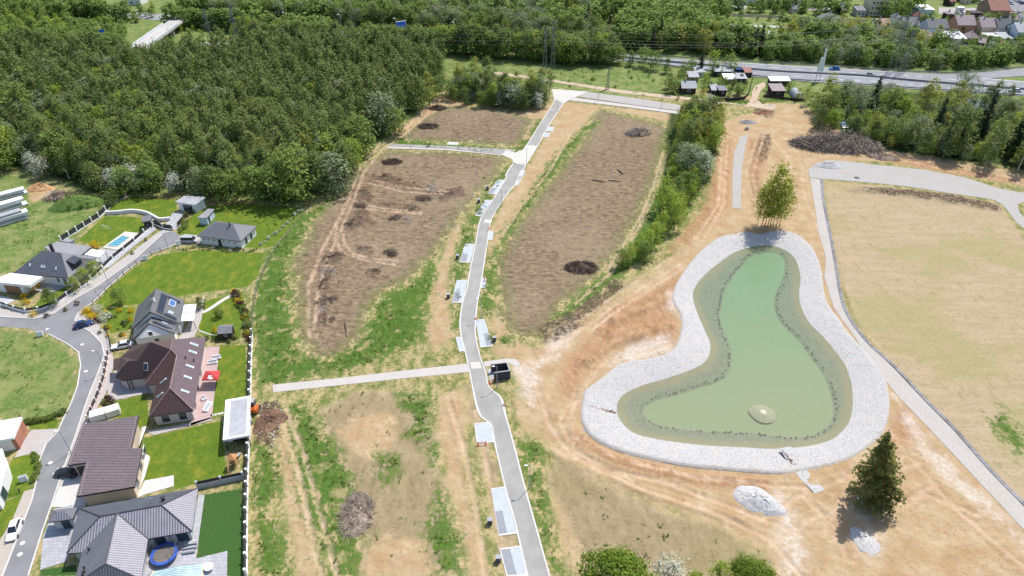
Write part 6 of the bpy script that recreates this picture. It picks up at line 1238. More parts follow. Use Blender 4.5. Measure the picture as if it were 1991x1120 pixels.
    ln = smooth_line([P(*p)[:2] for p in ((388, 609), (402, 604), (418, 594), (436, 582), (456, 572))], 5); b = MB(); L_, R_ = offset([tuple(x) for x in ln], .55), offset([tuple(x) for x in ln], -.55)
    for i in range(len(ln) - 1): b.face([(*L_[i], .05), (*R_[i], .05), (*R_[i + 1], .05), (*L_[i + 1], .05)])
    struct(rebase(b.build('garden_path', M['pave_cream'])))
    # manhole covers
    for x, y in ((98, 900), (44, 1056), (160, 670), (167, 722), (92, 640), (39, 1078)): b = MB(); q = P(x, y); b.disc((q.x, q.y), .42, .0, .045, 14); tag(rebase(b.build('manhole_cover', M['kerb'])), 'round pale manhole cover set in the old street', 'manhole cover', 'manhole covers in the old street')
    for x, y, lab in ((48, 935, 'white electricity cabinet at the street side of the lower left lawns'), (79, 653, 'grey electricity cabinet on the corner of the left meadow'), (283, 505, 'white electricity cabinet at the paddock fence'), (348, 476, 'white electricity cabinet by the bungalow yard')):
        p = P(x, y); t = mb_thing('electricity_cabinet', lab, 'cabinet', p); b = MB(); b.box((p.x, p.y, .62), (1.25, .5, 1.2), .4); b.build('cabinet_body', OM['plastic_white'], t); b = MB(); b.box((p.x, p.y, 1.25), (1.35, .6, .08), .4); b.build('cabinet_cap', OM['box'], t)
def site_objects():
    # meter boxes by the bays
    for (x, y), lab in zip(((948, 368), (931, 394), (889.5, 503), (872, 579), (961.5, 663), (952.5, 1018), (969, 1091)), ('first parking bay below the junction', 'second parking bay below the junction', 'parking bay at the upper straight', 'parking bay left of the middle of the road', 'right hand double parking bay', 'long lower parking bay', 'lowest parking bay at the picture edge')):
        p = P(x, y); t = thing('meter_box', 'grey utility meter box beside the ' + lab, 'meter box', (p.x, p.y, 0), 'utility boxes beside the parking bays'); b = MB(); b.box((p.x, p.y, .6), (.75, .65, 1.2)); b.build('box_body', OM['boxdark'], t); b = MB(); b.box((p.x, p.y, 1.23), (.9, .8, .1)); b.build('box_lid', OM['box'], t); b = MB(); b.box((p.x + .39, p.y, .62), (.04, .5, .95)); b.build('box_door', OM['box'], t)
    for x, y, rz, lab in ((956.5, 743, .8, 'red and white barrier lying at the foot of the bin enclosure'), (937, 865, .1, 'red and white barrier below the parking bay at the road narrowing'), (1010, 347, 1.1, 'red and white barrier at the right kerb below the junction'), (951, 446, 1.4, 'red and white barrier at the small right hand bay'), (943, 544, 1.5, 'red and white barrier at the second small right hand bay')):
        p = P(x, y); t = thing('road_barrier', lab, 'barrier', (p.x, p.y, 0)); b = MB(); ca, sa = math.cos(rz), math.sin(rz)
        for k in range(5): b.box((p.x + ca * (k - 2) * .36, p.y + sa * (k - 2) * .36, .75), (.355, .06, .22), rz, m=k % 2)
        b.build('barrier_board', [OM['redwhite'], OM['plastic_white']], t); b = MB()
        for s_ in (-.7, .7): b.box((p.x + ca * s_, p.y + sa * s_, .42), (.08, .08, .84), rz); b.box((p.x + ca * s_, p.y + sa * s_, .06), (.2, .8, .12), rz)
        b.build_split('barrier_foot', OM['redwhite'], t)
    # mini excavator
    p = P(496, 800); t = mb_thing('mini_excavator', 'small orange and black excavator digging beside the soil heap at the boundary wall', 'excavator', p); o = Vector((p.x, p.y, 0)); rz = 1.4
    for s_ in (-.75, .75): b = MB(); b.box((o.x + s_, o.y, .35), (.4, 2.4, .62)); b.build('track', OM['tyre'], t)
    b = MB(); b.box((o.x, o.y - .3, 1.05), (1.7, 1.7, .75)); b.box((o.x, o.y - .95, 1.3), (1.6, .5, .6)); b.build('body', OM['orange'], t); b = MB(); b.box((o.x - .3, o.y + .45, 1.9), (1.0, 1.2, 1.5), taper=.85); cb = b.build('cab', OM['boxdark'], t); b = MB(); b.box((o.x - .3, o.y + .45, 2.68), (1.1, 1.3, .08)); b.build('cab_roof', OM['box'], cb)
    b = MB(); b.tube([(o.x + .35, o.y - .4, 1.3), (o.x + .3, o.y - 2.0, 3.0), (o.x + .3, o.y - 3.2, 2.4)], .14, 5); b.build('boom', OM['orange'], t); b = MB(); b.tube([(o.x + .3, o.y - 3.2, 2.4), (o.x + .3, o.y - 3.6, .7)], .11, 5); b.build('dipper_arm', OM['boxdark'], t); b = MB(); b.box((o.x + .3, o.y - 3.6, .45), (.6, .6, .5)); b.build('bucket', OM['boxdark'], t)
    # scaffold stand under the spruce
    p = P(1674, 975); t = mb_thing('scaffold_frame', 'small blue and white framed stand half hidden under the big spruce', 'stand', p); b = MB()
    for sx in (-1.1, 1.1):
        for sy in (-.8, .8): b.tube([(p.x + sx, p.y + sy, 0), (p.x + sx * .35, p.y + sy * .35, 3.6)], .07, 5)
    for z in (.8, 1.8): w = 1.1 - z * .2; b.tube([(p.x - w, p.y - w * .75, z), (p.x + w, p.y - w * .75, z), (p.x + w, p.y + w * .75, z), (p.x - w, p.y + w * .75, z), (p.x - w, p.y - w * .75, z)], .05, 4)
    b.build('frame', OM['galv'], t); b = MB(); b.quadbox([(p.x - .5, p.y - .5, 2.4), (p.x + .5, p.y - .5, 2.4), (p.x + .5, p.y + .5, 2.4), (p.x - .5, p.y + .5, 2.4)], [(p.x - .4, p.y - .4, 3.3), (p.x + .4, p.y - .4, 3.3), (p.x + .4, p.y + .4, 3.3), (p.x - .4, p.y + .4, 3.3)]); b.build('tarpaulin', mat('blue_tarp', (.16, .30, .55), .6, .2, 3), t); b = MB(); b.box((p.x, p.y, .5), (1.2, 1.0, .6)); b.build('white_tank', OM['plastic_white'], t)
    # stacked white building sections at the far left
    r = random.Random(9)
    for (x, y, L, W, n, rz), lab in zip(((-4, 440, 17, 2.6, 5, .75), (-2, 412, 15, 3.0, 4, .75), (0, 388, 16, 2.6, 3, .7)), ('lowest stack of long white building sections on the sandy plot at the left edge', 'middle stack of long white building sections on the sandy plot at the left edge', 'topmost stack of long white building sections on the sandy plot at the left edge')):
        p = P(x, y); t = thing('panel_stack', lab, 'stack', (p.x, p.y, 0)); u = Vector((math.cos(rz), math.sin(rz)))
        for k in range(n):
            b = MB(); off = r.uniform(-.9, .9); b.box((p.x + u.x * off, p.y + u.y * off, .35 + k * .62), (L * r.uniform(.85, 1.05), W * r.uniform(.75, 1.05), .5), rz + r.uniform(-.02, .02)); b.build('panel_bundle', (OM['plastic_white'], B['felt_pale'], B['frame'])[k % 3], t)
        b = MB()
        for s_ in (-.35, .35): b.box((p.x + u.x * L * s_, p.y + u.y * L * s_, .05), (.2, W, .14), rz)
        b.build('timber_bearer', B['wood_pale'], t)
    # heaps
    def hp(name, px, py, L, W, Hh, m, label, seed, rz=0.0, amp=.2): b = heap(L, W, Hh, seed, amp, 26); o = b.build(name, m, smooth=name in ('sand_heap', 'gravel_heap')); o.location = P(px, py); o.rotation_euler = (0, 0, rz); tag(o, label, 'heap'); return o
    soil = mat('brown_soil', (.14, .085, .055), .95, .45, 1.2, bump=.6); red = mat('red_brown_soil', (.17, .08, .05), .95, .4, 1.2, bump=.6); orange = mat('orange_soil', (.46, .27, .13), .95, .2, .8)
    greyg = M['gravel_grey']
    hp('gravel_heap', 1475, 975, 8.8, 6.2, 1.3, M['stone_white'], 'heap of pale crushed stone below the pond overflow', 2, -.5); hp('gravel_heap', 1682, 1054, 4.0, 6.0, .4, M['stone_white'], 'low spread of pale stone in the shadow of the big spruce', 3, .3)
    hp('gravel_heap', 1453, 238, 8, 4.2, .9, mat('dark_grit', (.20, .20, .205), .95, .25, 1), 'small heap of dark grey grit on the sandy crossing', 4); hp('gravel_heap', 1612, 322, 12, 6, 1.2, mat('grey_grit', (.34, .335, .335), .95, .2, 1), 'low heap of grey grit at the corner of the gravel road', 5)
    hp('soil_heap', 1486, 220, 10, 6.5, .8, red, 'dark red brown soil heap near the garden colony track', 6); hp('soil_heap', 524, 822, 6.2, 9.6, 1.3, soil, 'brown soil heap littered with white chips beside the excavator', 7, .05, .3)
    hp('sand_heap', 78, 367, 8, 5.5, 2.0, orange, 'orange sand heap at the wood edge by the white stacks', 8); hp('soil_heap', 1405, 262, 6, 4, 1.4, orange, 'orange earth heap at the top of the tree row', 9)
    hp('soil_heap', 1497, 205, 5, 2.0, .5, M['pave_cream'], 'narrow pile of pale slabs beside the dirt track', 10)
    b = MB(); rr = random.Random(2)
    for k in range(70): q = P(524 + rr.gauss(0, 12), 822 + rr.gauss(0, 22), 0); rock(b, (q.x, q.y, .75 - .5 * rr.random()), rr.uniform(.07, .2), rr)
    tag(b.build('rubble_chips', OM['plastic_white']), 'white rubble chips scattered over the brown soil heap', 'rubble', kind='stuff')
    # concrete pipe ring near the gravel drive
    p = P(1452, 252); t = mb_thing('shaft_ring', 'pale concrete manhole shaft at the head of the gravel strip', 'shaft', p); b = MB(); b.tube([(p.x, p.y, 0), (p.x, p.y, 1.1)], .75, 14); b.build('ring', B['concrete'], t); b = MB(); b.disc((p.x, p.y), .45, 1.1, 1.16, 12); b.build('cover', B['dark'], t)
    p = P(1666, 346); b = MB(); b.disc((p.x, p.y), .95, .02, .14, 16, r2=.7); tag(rebase(b.build('drain_cover', B['dark'])), 'dark round drain cover in the grey gravel road', 'drain cover')
    # person on the dirt track
    person(1470, 176)
def person(px, py):
    p = P(px, py); me = bpy.data.meshes.new('person'); J = [((0, 0, .95), .15), ((0, 0, 1.2), .14), ((0, 0, 1.42), .16), ((0, 0, 1.53), .06), ((0, 0, 1.66), .10), ((0, 0, 1.76), .07),
        ((.2, 0, 1.42), .07), ((.27, .04, 1.15), .05), ((.27, -.08, .9), .04), ((-.2, 0, 1.42), .07), ((-.27, -.04, 1.15), .05), ((-.27, .1, .9), .04),
        ((.1, 0, .88), .10), ((.11, -.12, .48), .07), ((.11, -.05, .08), .05), ((.11, -.18, .04), .04), ((-.1, 0, .88), .10), ((-.11, .1, .48), .07), ((-.11, .24, .1), .05), ((-.11, .12, .05), .04)]
    E_ = [(0, 1), (1, 2), (2, 3), (3, 4), (4, 5), (2, 6), (6, 7), (7, 8), (2, 9), (9, 10), (10, 11), (0, 12), (12, 13), (13, 14), (14, 15), (0, 16), (16, 17), (17, 18), (18, 19)]
    me.from_pydata([j[0] for j in J], E_, []); o = bpy.data.objects.new('person', me); COL.objects.link(o); me.materials.append(mat('dark_clothes', (.035, .035, .045), .85, .2, 5)); o.modifiers.new('skin', 'SKIN'); o.modifiers.new('sub', 'SUBSURF').levels = 1
    for k, j in enumerate(J): v = me.skin_vertices[0].data[k]; v.radius = (j[1], j[1]); v.use_root = k == 0
    o.location = (p.x, p.y, .05); tag(o, 'person in dark clothes walking on the pale dirt track between the garden plots', 'person')
def brush():
    def bp(px, py, n, L, W, Hh, l0, l1, r0, seed, m, label, rz=0.0, flat=.45, group=None, along=None, core=None):
        b = MB(); heap(L * .9, W * .9, Hh * .75, seed, .3, 16, b); o = sticks(n, L, W, Hh, l0, l1, r0, seed, flat, along, b).build('brush_pile', VM[m]); o.location = P(px, py); o.rotation_euler = (0, 0, rz); tag(o, label, 'brush pile', group); return o
    bp(1625, 286, 2600, 31, 11, 5.2, 2.5, 7, .075, 1, 'twig', 'long tall heap of dead branches beside the gravel road', -.18, .55); bp(1712, 306, 420, 12, 6, .9, 1.5, 4, .04, 2, 'twig_pale', 'low scatter of pale twigs at the right end of the long branch heap', -.3)
    bp(1130, 521, 700, 8.8, 6.0, 1.1, .6, 2.0, .07, 3, 'twig_dark', 'dark heap of root stumps at the lower end of the right hand bare plot'); bp(694, 1000, 800, 5.6, 9.0, 1.2, .9, 3.2, .035, 4, 'twig_pale', 'pale heap of dry twigs on the weedy plot at the bottom')
    bp(1240, 260, 700, 10, 6.0, 2.2, 1, 3.2, .055, 5, 'twig', 'grey brown branch heap at the top of the right hand bare plot', .2); bp(762, 316, 420, 7, 4, 1.4, .8, 2.4, .055, 6, 'twig_dark', 'dark branch heap just below the end of the side road'); bp(832, 247, 420, 8, 5, 1.2, 1, 2.8, .055, 7, 'twig_dark', 'dark branch heap in the upper bare plot near the dirt track'); bp(851, 211, 420, 7, 5, 1.3, 1, 2.8, .055, 8, 'twig_dark', 'dark branch heap at the top corner of the upper bare plot')
    bp(118, 384, 420, 9, 5, 2.0, 2, 4.5, .05, 9, 'twig_pale', 'fan of pale cut branches on the grassy mound by the wood', .2); bp(1492, 222, 1, .5, .5, .2, .3, .4, .02, 10, 'twig_dark', 'small dark root on the red brown soil heap') if False else None
    protos = []
    for k in range(4): b = MB(); heap(3.2, 2.2, .55, k, .35, 12, b); o = sticks(110, 4.2, 3.0, .8, .5, 1.9, .05, 20 + k, .4, None, b).build('root_heap', VM['twig_dark' if k else 'twig']); protos.append(o)
    g = 'rows of dark root heaps on the left bare plot'
    sp = [(727, 341), (748, 343), (775, 350), (800, 357), (838, 367), (706, 373), (712, 388), (823, 386), (862, 384), (878, 377), (760, 398), (800, 403), (690, 425), (705, 432), (685, 438), (768, 424), (793, 426), (652, 498), (640, 504), (706, 483), (712, 490), (760, 492), (728, 528), (720, 532), (638, 528), (634, 545), (630, 562), (634, 585), (628, 605), (636, 622), (626, 555), (700, 400)]
    for k, (x, y) in enumerate(sp):
        i = k % 4; o = protos[k] if k < 4 else copy_tree(protos[i]); p = P(x, y); o.location = (p.x, p.y, 0); q = (.65 + .75 * ((k * 37) % 10) / 10); o.rotation_euler = (0, 0, k * 1.3); o.scale = (q, q, q * .6); tag(o, 'small dark heap of roots and twigs in the rows on the left bare plot', 'brush pile', g)
    # loose litter over the cleared plots
    b = MB(); r = random.Random(12)
    for poly in MULCH:
        q = A2(poly); lo, hi = q.min(0), q.max(0); X = RNG.uniform(lo[0], hi[0], 1500); Y = RNG.uniform(lo[1], hi[1], 1500); m = sd_poly(X, Y, q, 3) > 1
        for x, y in zip(X[m], Y[m]):
            a, l = r.uniform(0, 3.14), r.choice((.5, .7, .9, 1.2, 2.0)); z = r.uniform(.05, .16); b.tube([(x, y, z), (x + l * math.cos(a), y + l * math.sin(a), z + r.uniform(-.03, .12))], r.uniform(.025, .055), 3, cap=False)
    b.recalc = False; tag(b.build('branch_litter', VM['twig_pale']), 'loose twigs and chips littering the cleared bare plots', 'litter', kind='stuff')
    for (x0, y0), (x1, y1) in (((1152, 350), (1178, 354)), ((1182, 351), (1208, 353)), ((1200, 330), (1212, 338)), ((670, 628), (674, 655))):
        p, q = P(x0, y0, .18), P(x1, y1, .2); b = MB(); b.tube([p, p.lerp(q, .5) + Vector((.1, .1, .03)), q], [.19, .16, .1], 7); tag(rebase(b.build('felled_log', VM['twig_dark'])), 'thin felled trunk lying on the cleared bare plots', 'log', 'felled trunks on the bare plots')
    # weeds on green strips
    ps = []; rng = np.random.default_rng(31)
    for poly, dens in [(g_, .55) for g_ in GREEN] + [(DRY[3], .06), (DRY[1], .05), (MEADOW[1], .22), (MEADOW[2], .15), (MEADOW[0], .07), (MULCH[0], .03)]:
        q = A2(poly); lo, hi = q.min(0), q.max(0); n = int((hi[0] - lo[0]) * (hi[1] - lo[1]) * dens); X = rng.uniform(lo[0], hi[0], n); Y = rng.uniform(lo[1], hi[1], n); m = (sd_poly(X, Y, q, 3) > .3 + 1.5 * vnoise(X, Y, 3)) & (sd_poly(X, Y, A2(HARD[0]), 3) < -.6) & (vnoise(X, Y, 4.5) > -.12); ps.append(np.stack([X[m], Y[m]], 1))
    ps = np.concatenate(ps); n = len(ps); k = np.repeat(np.arange(n), 7); sz = rng.uniform(.14, .42, n)[k]; off = rng.normal(size=(len(k), 3)) * sz[:, None] * .75; p3 = np.stack([ps[k, 0] + off[:, 0], ps[k, 1] + off[:, 1], np.abs(off[:, 2]) * .8 + .08], 1)
    q = leaf_quads(p3, np.zeros_like(p3) + [0, 0, .6], 1.0, rng, .5, .7); c = q.mean(1, keepdims=True); q = c + (q - c) * (sz[:, None, None] * .85)
    o = bpy.data.objects.new('weeds', quads_mesh('weeds', q, VM['weed'])); COL.objects.link(o); tag(o, 'low green weeds growing over the verges and plots', 'weeds', kind='stuff')
# ------------------------------------------------------------------ far town, highway, gardens
def highway():
    U = smooth_line([P(*p)[:2] for p in ((150, 13), (700, 62), (1211, 106.5), (1491, 124.5), (1692, 136.5), (1830, 145), (1991, 158), (2150, 170))], 5); Md = smooth_line([P(*p)[:2] for p in ((150, 19), (700, 68), (1211, 112.5), (1491, 138), (1667, 147.5), (1780, 157.5), (1991, 174), (2150, 186))], 5); Lw = smooth_line([P(*p)[:2] for p in ((150, 25), (700, 75), (1211, 119), (1491, 151.5), (1712, 168.5), (1850, 178), (1991, 187), (2150, 199))], 5)
    n = min(len(U), len(Md), len(Lw)); a, w = MB(), MB()
    for i in range(n - 1):
        for A_, B_ in ((U, Md), (Md, Lw)): a.face([(*A_[i], .05), (*B_[i], .05), (*B_[i + 1], .05), (*A_[i + 1], .05)])
        for A_, B_ in ((U, Md), (Md, Lw)):
            for t in (.08, .90): q = [(*lerp(A_[j], B_[j], t + s_), .058) for j, s_ in ((i, -.012), (i, .012), (i + 1, .012), (i + 1, -.012))]; w.face(q)
            L = np.linalg.norm(np.array(A_[i + 1]) - np.array(A_[i])); m = max(1, int(L / 9))
            for k in range(m):
                g = lambda f, t: lerp(lerp(A_[i], A_[i + 1], f), lerp(B_[i], B_[i + 1], f), t); w.face([(*g((k + .1) / m, .475), .058), (*g((k + .1) / m, .5), .058), (*g((k + .55) / m, .5), .058), (*g((k + .55) / m, .475), .058)])
    struct(a.build('highway', M['asphalt_far'])); struct(w.build('road_markings', M['white_paint']))
    for nm, m_, z, p in (('slip_road', 'asphalt_far', .07, [(1700, 139), (1780, 141), (1840, 143.5), (1900, 141), (1991, 132), (2080, 122), (2080, 140), (1991, 147.5), (1930, 152), (1860, 153), (1790, 149)]), ('town_road', 'path_new', .05, [(1420, 46.5), (1500, 49.5), (1570, 55), (1570, 60.5), (1500, 54), (1420, 51)]), ('car_park', 'gravel_grey', .05, [(1560, 12), (1616, 13), (1620, 23), (1560, 19)]), ('car_park', 'gravel_grey', .05, [(1825, 14), (1925, 16), (1930, 29), (1825, 27)]), ('car_park', 'asphalt_old', .06, [(1905, -4), (2080, -4), (2080, 24), (1960, 22), (1930, 12)]),
                         ('car_park', 'gravel_grey', .05, [(1385, 8), (1452, 10), (1450, 18), (1385, 17)]), ('town_road', 'asphalt_old', .05, [(1840, 100), (1866, 84), (1882, 84), (1880, 100), (1860, 118), (1842, 115)]), ('town_road', 'asphalt_old', .05, [(1900, 112), (1950, 98), (1991, 92), (2080, 88), (2080, 100), (1991, 104), (1930, 118)]), ('lane', 'path_new', .05, [(385, 83), (440, 80), (455, 83), (430, 88), (395, 90)]), ('railway', 'ballast', .12, [(1390, 26), (1500, 30), (1610, 35.5), (1700, 38.5), (1700, 43), (1610, 39), (1500, 34), (1390, 30)]), ('lane', 'gravel_grey', .05, [(328, 50), (345, 38), (352, 27), (362, 27), (358, 38), (340, 54)])): sheet(nm, p, z, M[m_])
    b = MB()
    for dy in (27.3, 29.0): 
        q = [P(x, y + dy - 28)[:2] for x, y in ((1390, 28), (1500, 32), (1610, 37.2), (1700, 40.5))]; b.wall([tuple(x) for x in q], .25, .1, .35)
    struct(b.build('rails', mat('rail_steel', (.10, .08, .07), .6, .2, 1)))
    s = NT('still_water', .08, .5); s.col(s.mix(s.noise(s.pos(), .1, 3), (.14, .15, .14), (.22, .235, .24))); sheet('garden_pond', [(1866, 192), (1905, 192), (1930, 206), (1905, 218), (1866, 212)], .05, s.m); sheet('bare_plot', [(1930, 203), (2060, 206), (2060, 220), (1950, 217)], .06, M['brown_plot'])
def town():
    F = far_house
    F('town_house', 'grey hip roofed house among trees above the highway sign mast', 'house', 1598, 1632, 55, 10, 4, 7.5, 'grey_w', 'felt_roof', 'hip', 2)
    F('apartment_house', 'beige three storey apartment block with a white flat roof', 'apartment block', 1688, 1738, 31, 10, 9, 9, 'cream', 'felt_white', 'flat', 7, 3); F('town_shed', 'small grey timber building left of the beige apartment block', 'shed', 1664, 1682, 32, 6, 3.4, 4.6, 'grey_w', 'felt_roof', 'shed', 2)
    F('town_house', 'house with a faded pink roof half hidden by olive trees', 'house', 1703, 1727, 63, 8, 3.5, 6.5, 'white', 'pink_tile', 'gable', 2); F('town_house', 'house with a grey gable roof right of the olive trees', 'house', 1753, 1783, 66, 9, 4.2, 7.8, 'grey_w', 'felt_roof', 'gable', 2)
    F('town_house', 'wide house with a dark grey double pitch roof', 'house', 1800, 1838, 72, 10, 4.8, 8.2, 'pale_blue', 'slate', 'gable', 3); F('town_house', 'low house with a salmon pink hip roof', 'house', 1787, 1813, 82, 8, 3, 5.6, 'white', 'pink_tile', 'hip', 2); F('town_annex', 'white flat roofed annex below the dark grey double pitch roof', 'annex', 1816, 1836, 84, 5, 2.8, 2.8, 'white', 'felt_white', 'flat', 2)
    F('town_house', 'tall house with a large faded mauve roof', 'house', 1856, 1890, 70, 11, 5.6, 9.6, 'tiles_terra', 'mauve_tile', 'gable', 3); F('workshop', 'low workshop with a white sheet roof, its glare coloured in as lilac', 'workshop', 1843, 1877, 85, 9, 2.6, 4.0, 'white', 'lilac_glare', 'shed', 2); F('town_house', 'small house with a brownish hip roof right of the lilac glare roof', 'house', 1881, 1900, 86, 7, 3, 5.6, 'tiles_terra', 'mauve_tile', 'hip', 2)
    F('town_house', 'grey brown pitched roof house, left half of a joined pair', 'house', 1902, 1932, 73, 10, 5.2, 9, 'beige', 'mauve_tile', 'gable', 3); F('town_house', 'dark grey pitched roof house, right half of a joined pair', 'house', 1934, 1960, 74, 10, 5.0, 8.8, 'white', 'slate', 'gable', 2); F('town_annex', 'bright white flat roof in front of the joined pair of houses', 'annex', 1917, 1941, 82, 6, 2.8, 2.8, 'white', 'felt_white', 'flat', 2)
    F('vaulted_shed', 'beige shed with a pale bowed roof near the right edge', 'shed', 1946, 1968, 85, 8, 2.6, 3.8, 'wood_pale', 'felt_pale', 'shed', 1); F('town_house', 'blue grey house with a pale roof at the right edge', 'house', 1972, 2010, 84, 12, 5.5, 9, 'pale_blue', 'felt_pale', 'gable', 3)
    F('town_house', 'large house with a red and faded brown roof by the car park', 'house', 1921, 1958, 38, 14, 5, 10, 'wood_pale', 'red_tile', 'gable', 3); F('long_hall', 'long low hall with a pale roof left of the car park', 'hall', 1783, 1812, 33, 9, 4.2, 5, 'pale_blue', 'felt_white', 'shed', 3)
    rr = random.Random(33); gl = 'small roofs scattered among the trees of the town'
    for x, y, w_ in ((1790, 44, 12), (1776, 30, 10), (1845, 38, 12), (1858, 49, 10), (1910, 50, 11), (1968, 48, 14), (1984, 44, 12), (1838, 96, 10), (1868, 97, 9), (1905, 96, 11), (1925, 104, 10), (1952, 101, 12), (1978, 106, 12), (1850, 12, 12), (1880, 8, 12), (1960, 36, 12), (1745, 45, 10), (1730, 72, 9), (1655, 62, 10), (1640, 28, 10), (1545, 26, 10)):
        F('small_house', 'one of many small roofs scattered among the trees of the town', 'house', x - w_ / 2, x + w_ / 2, y, rr.uniform(4, 7), rr.uniform(2.4, 3.4), rr.uniform(4, 5.6), rr.choice(('white', 'beige', 'grey_w', 'wood')), rr.choice(('felt_roof', 'felt_pale', 'mauve_tile', 'red_tile', 'slate', 'felt_roof')), rr.choice(('gable', 'gable', 'hip')), 1, rot=rr.uniform(-.4, .4), group=gl)
    for x0, x1, y, lab in ((1385, 1420, 12, 'pale industrial hall at the top edge left of the railway'), (1425, 1480, 9, 'grey industrial hall at the top edge above the railway'), (1490, 1555, 14, 'white long industrial hall at the top edge above the railway')): F('industrial_hall', lab, 'hall', x0, x1, y, 14, 5, 5, 'white', 'felt_pale', 'flat', 4)
    F('town_house', 'white house with dark roof at the top edge left of the bridge road', 'house', 240, 275, 10, 10, 5, 8, 'white', 'slate', 'gable', 3); F('site_hut', 'tiny grey roofed hut on the ochre clearing above the highway', 'hut', 1488, 1498, 76, 4, 2.6, 3.2, 'grey_w', 'felt_pale', 'shed', 1); F('town_house', 'low pale roofed building glimpsed among conifers at the top centre', 'house', 1195, 1222, 46, 9, 3.4, 5, 'white', 'mauve_tile', 'gable', 2)
    F('depot_hall', 'dark red container hall by the car park', 'hall', 1886, 1908, 37, 6, 3, 3, 'red_w', 'felt_dark', 'flat', 2); F('bus_shelter', 'white trailer parked by the town car park', 'trailer', 1861, 1872, 26, 3, 3, 3, 'white', 'felt_white', 'flat', 1)
def colony():
    F = far_house; g = 'sheds of the garden colony'
    F('garden_cabin', 'black timber cabin with a pale gabled roof at the front of the garden colony', 'cabin', 1325, 1352, 183, 7, 2.6, 4.6, 'wood', 'felt_pale', 'gable', 1, group=g); F('garden_cabin', 'grey roofed cabin behind the black timber cabin', 'cabin', 1339, 1357, 160, 5, 2.4, 3.4, 'wood_pale', 'felt_pale', 'shed', 1, group=g); F('garden_cabin', 'small pale roofed shed at the back of the garden colony', 'cabin', 1352, 1370, 150, 5, 2.3, 3, 'pale_blue', 'felt_pale', 'shed', 1, group=g)
    F('garden_cabin', 'low shed with a light sloping roof, left of a front pair', 'cabin', 1383, 1395, 184, 4, 2.0, 3.2, 'wood', 'felt_pale', 'shed', 1, group=g); F('garden_cabin', 'dark shed with a flat grey roof, right of a front pair', 'cabin', 1397, 1411, 187, 5, 2.6, 2.9, 'wood', 'felt_roof', 'shed', 1, group=g); F('garden_cabin', 'long brown shed with a pale roof near the highway', 'cabin', 1389, 1419, 149, 5, 2.4, 3.2, 'wood', 'felt_pale', 'shed', 2, group=g)
    F('garden_cabin', 'white roofed shed in the middle of the garden colony', 'cabin', 1408, 1428, 163, 5, 2.2, 3.0, 'wood_pale', 'felt_white', 'shed', 1, group=g); F('garden_cabin', 'grey roofed shed near the right fence of the garden colony', 'cabin', 1430, 1450, 162, 5, 2.2, 3.0, 'wood', 'felt_pale', 'shed', 1, group=g); F('garden_cabin', 'rust red roofed shed in the corner by the highway', 'cabin', 1448, 1461, 150, 5, 2.2, 2.9, 'wood', 'red_tile', 'shed', 1, group=g)
    F('garden_cabin', 'dark timber cabin with a mauve roof in the right garden', 'cabin', 1500, 1524, 188, 6, 2.6, 3.6, 'wood', 'mauve_tile', 'shed', 1, group=g); F('garden_cabin', 'long white roofed shed behind the mauve roofed cabin', 'cabin', 1497, 1534, 167, 4, 2.3, 2.9, 'wood', 'felt_white', 'shed', 1, group=g)
    F('garden_cabin', 'red brown hut hidden under conifers at the right', 'cabin', 1866, 1890, 282, 5, 2.4, 3.6, 'red_w', 'felt_dark', 'gable', 1, group=g)
    # polytunnel, round pool, tent in the gardens
    p = P(1553, 193); t = thing('polytunnel', 'white arched polytunnel in the right garden', 'greenhouse', p); b = MB(); R_ = 2.0
    for k in range(8): a, c = math.pi * k / 8, math.pi * (k + 1) / 8; b.quadbox([(p.x - R_ * math.cos(a), p.y, .02 + 2.6 * math.sin(a)), (p.x - R_ * math.cos(c), p.y, .02 + 2.6 * math.sin(c)), (p.x - R_ * math.cos(c), p.y + 7, .02 + 2.6 * math.sin(c)), (p.x - R_ * math.cos(a), p.y + 7, .02 + 2.6 * math.sin(a))], [(p.x - R_ * 1.02 * math.cos(a), p.y, .02 + 2.66 * math.sin(a)), (p.x - R_ * 1.02 * math.cos(c), p.y, .02 + 2.66 * math.sin(c)), (p.x - R_ * 1.02 * math.cos(c), p.y + 7, .02 + 2.66 * math.sin(c)), (p.x - R_ * 1.02 * math.cos(a), p.y + 7, .02 + 2.66 * math.sin(a))])
    b.build('film_cover', B['felt_pale'], t); b = MB(); b.face([(p.x - R_ * .98 * math.cos(math.pi * k / 8), p.y + .05, 2.55 * math.sin(math.pi * k / 8)) for k in range(9)]); b.build('end_wall', B['frame'], t)
    p = P(1631, 221); t = thing('garden_pool', 'round above ground pool with pale water among the right hand trees', 'pool', p); b = MB(); b.tube([(p.x, p.y, 0), (p.x, p.y, 1)], 2.4, 20, cap=False); b.build('pool_wall', B['pale_blue'], t); b = MB(); b.disc((p.x, p.y), 2.38, .8, .85, 20); b.build('pool_water', mat('pale_pool', (.36, .44, .42), .1, .08, 1), t)
    p = P(1625, 243); t = thing('greenhouse_dome', 'small pale domed greenhouse under the right hand trees', 'greenhouse', p); b = heap(4.2, 4.2, 2.4, 1, 0, 14, c=(p.x, p.y, 0)); b.build('dome', B['felt_pale'], t); b = MB(); b.box((p.x, p.y - 2.0, .8), (.9, .1, 1.6)); b.build('door', B['frame'], t)
    p = P(1643, 250); t = thing('camping_table', 'white garden bench set with a blue cover under the right hand trees', 'bench', p); b = MB(); b.box((p.x, p.y, .5), (2.4, 1.0, .12)); b.box((p.x, p.y + .7, .8), (2.4, .1, .7)); b.build('bench', OM['plastic_white'], t); b = MB(); b.box((p.x, p.y + 2.2, .9), (1.8, 1.8, 1.2), taper=.7); b.build('blue_cover', MATS['blue_tarp'], t)
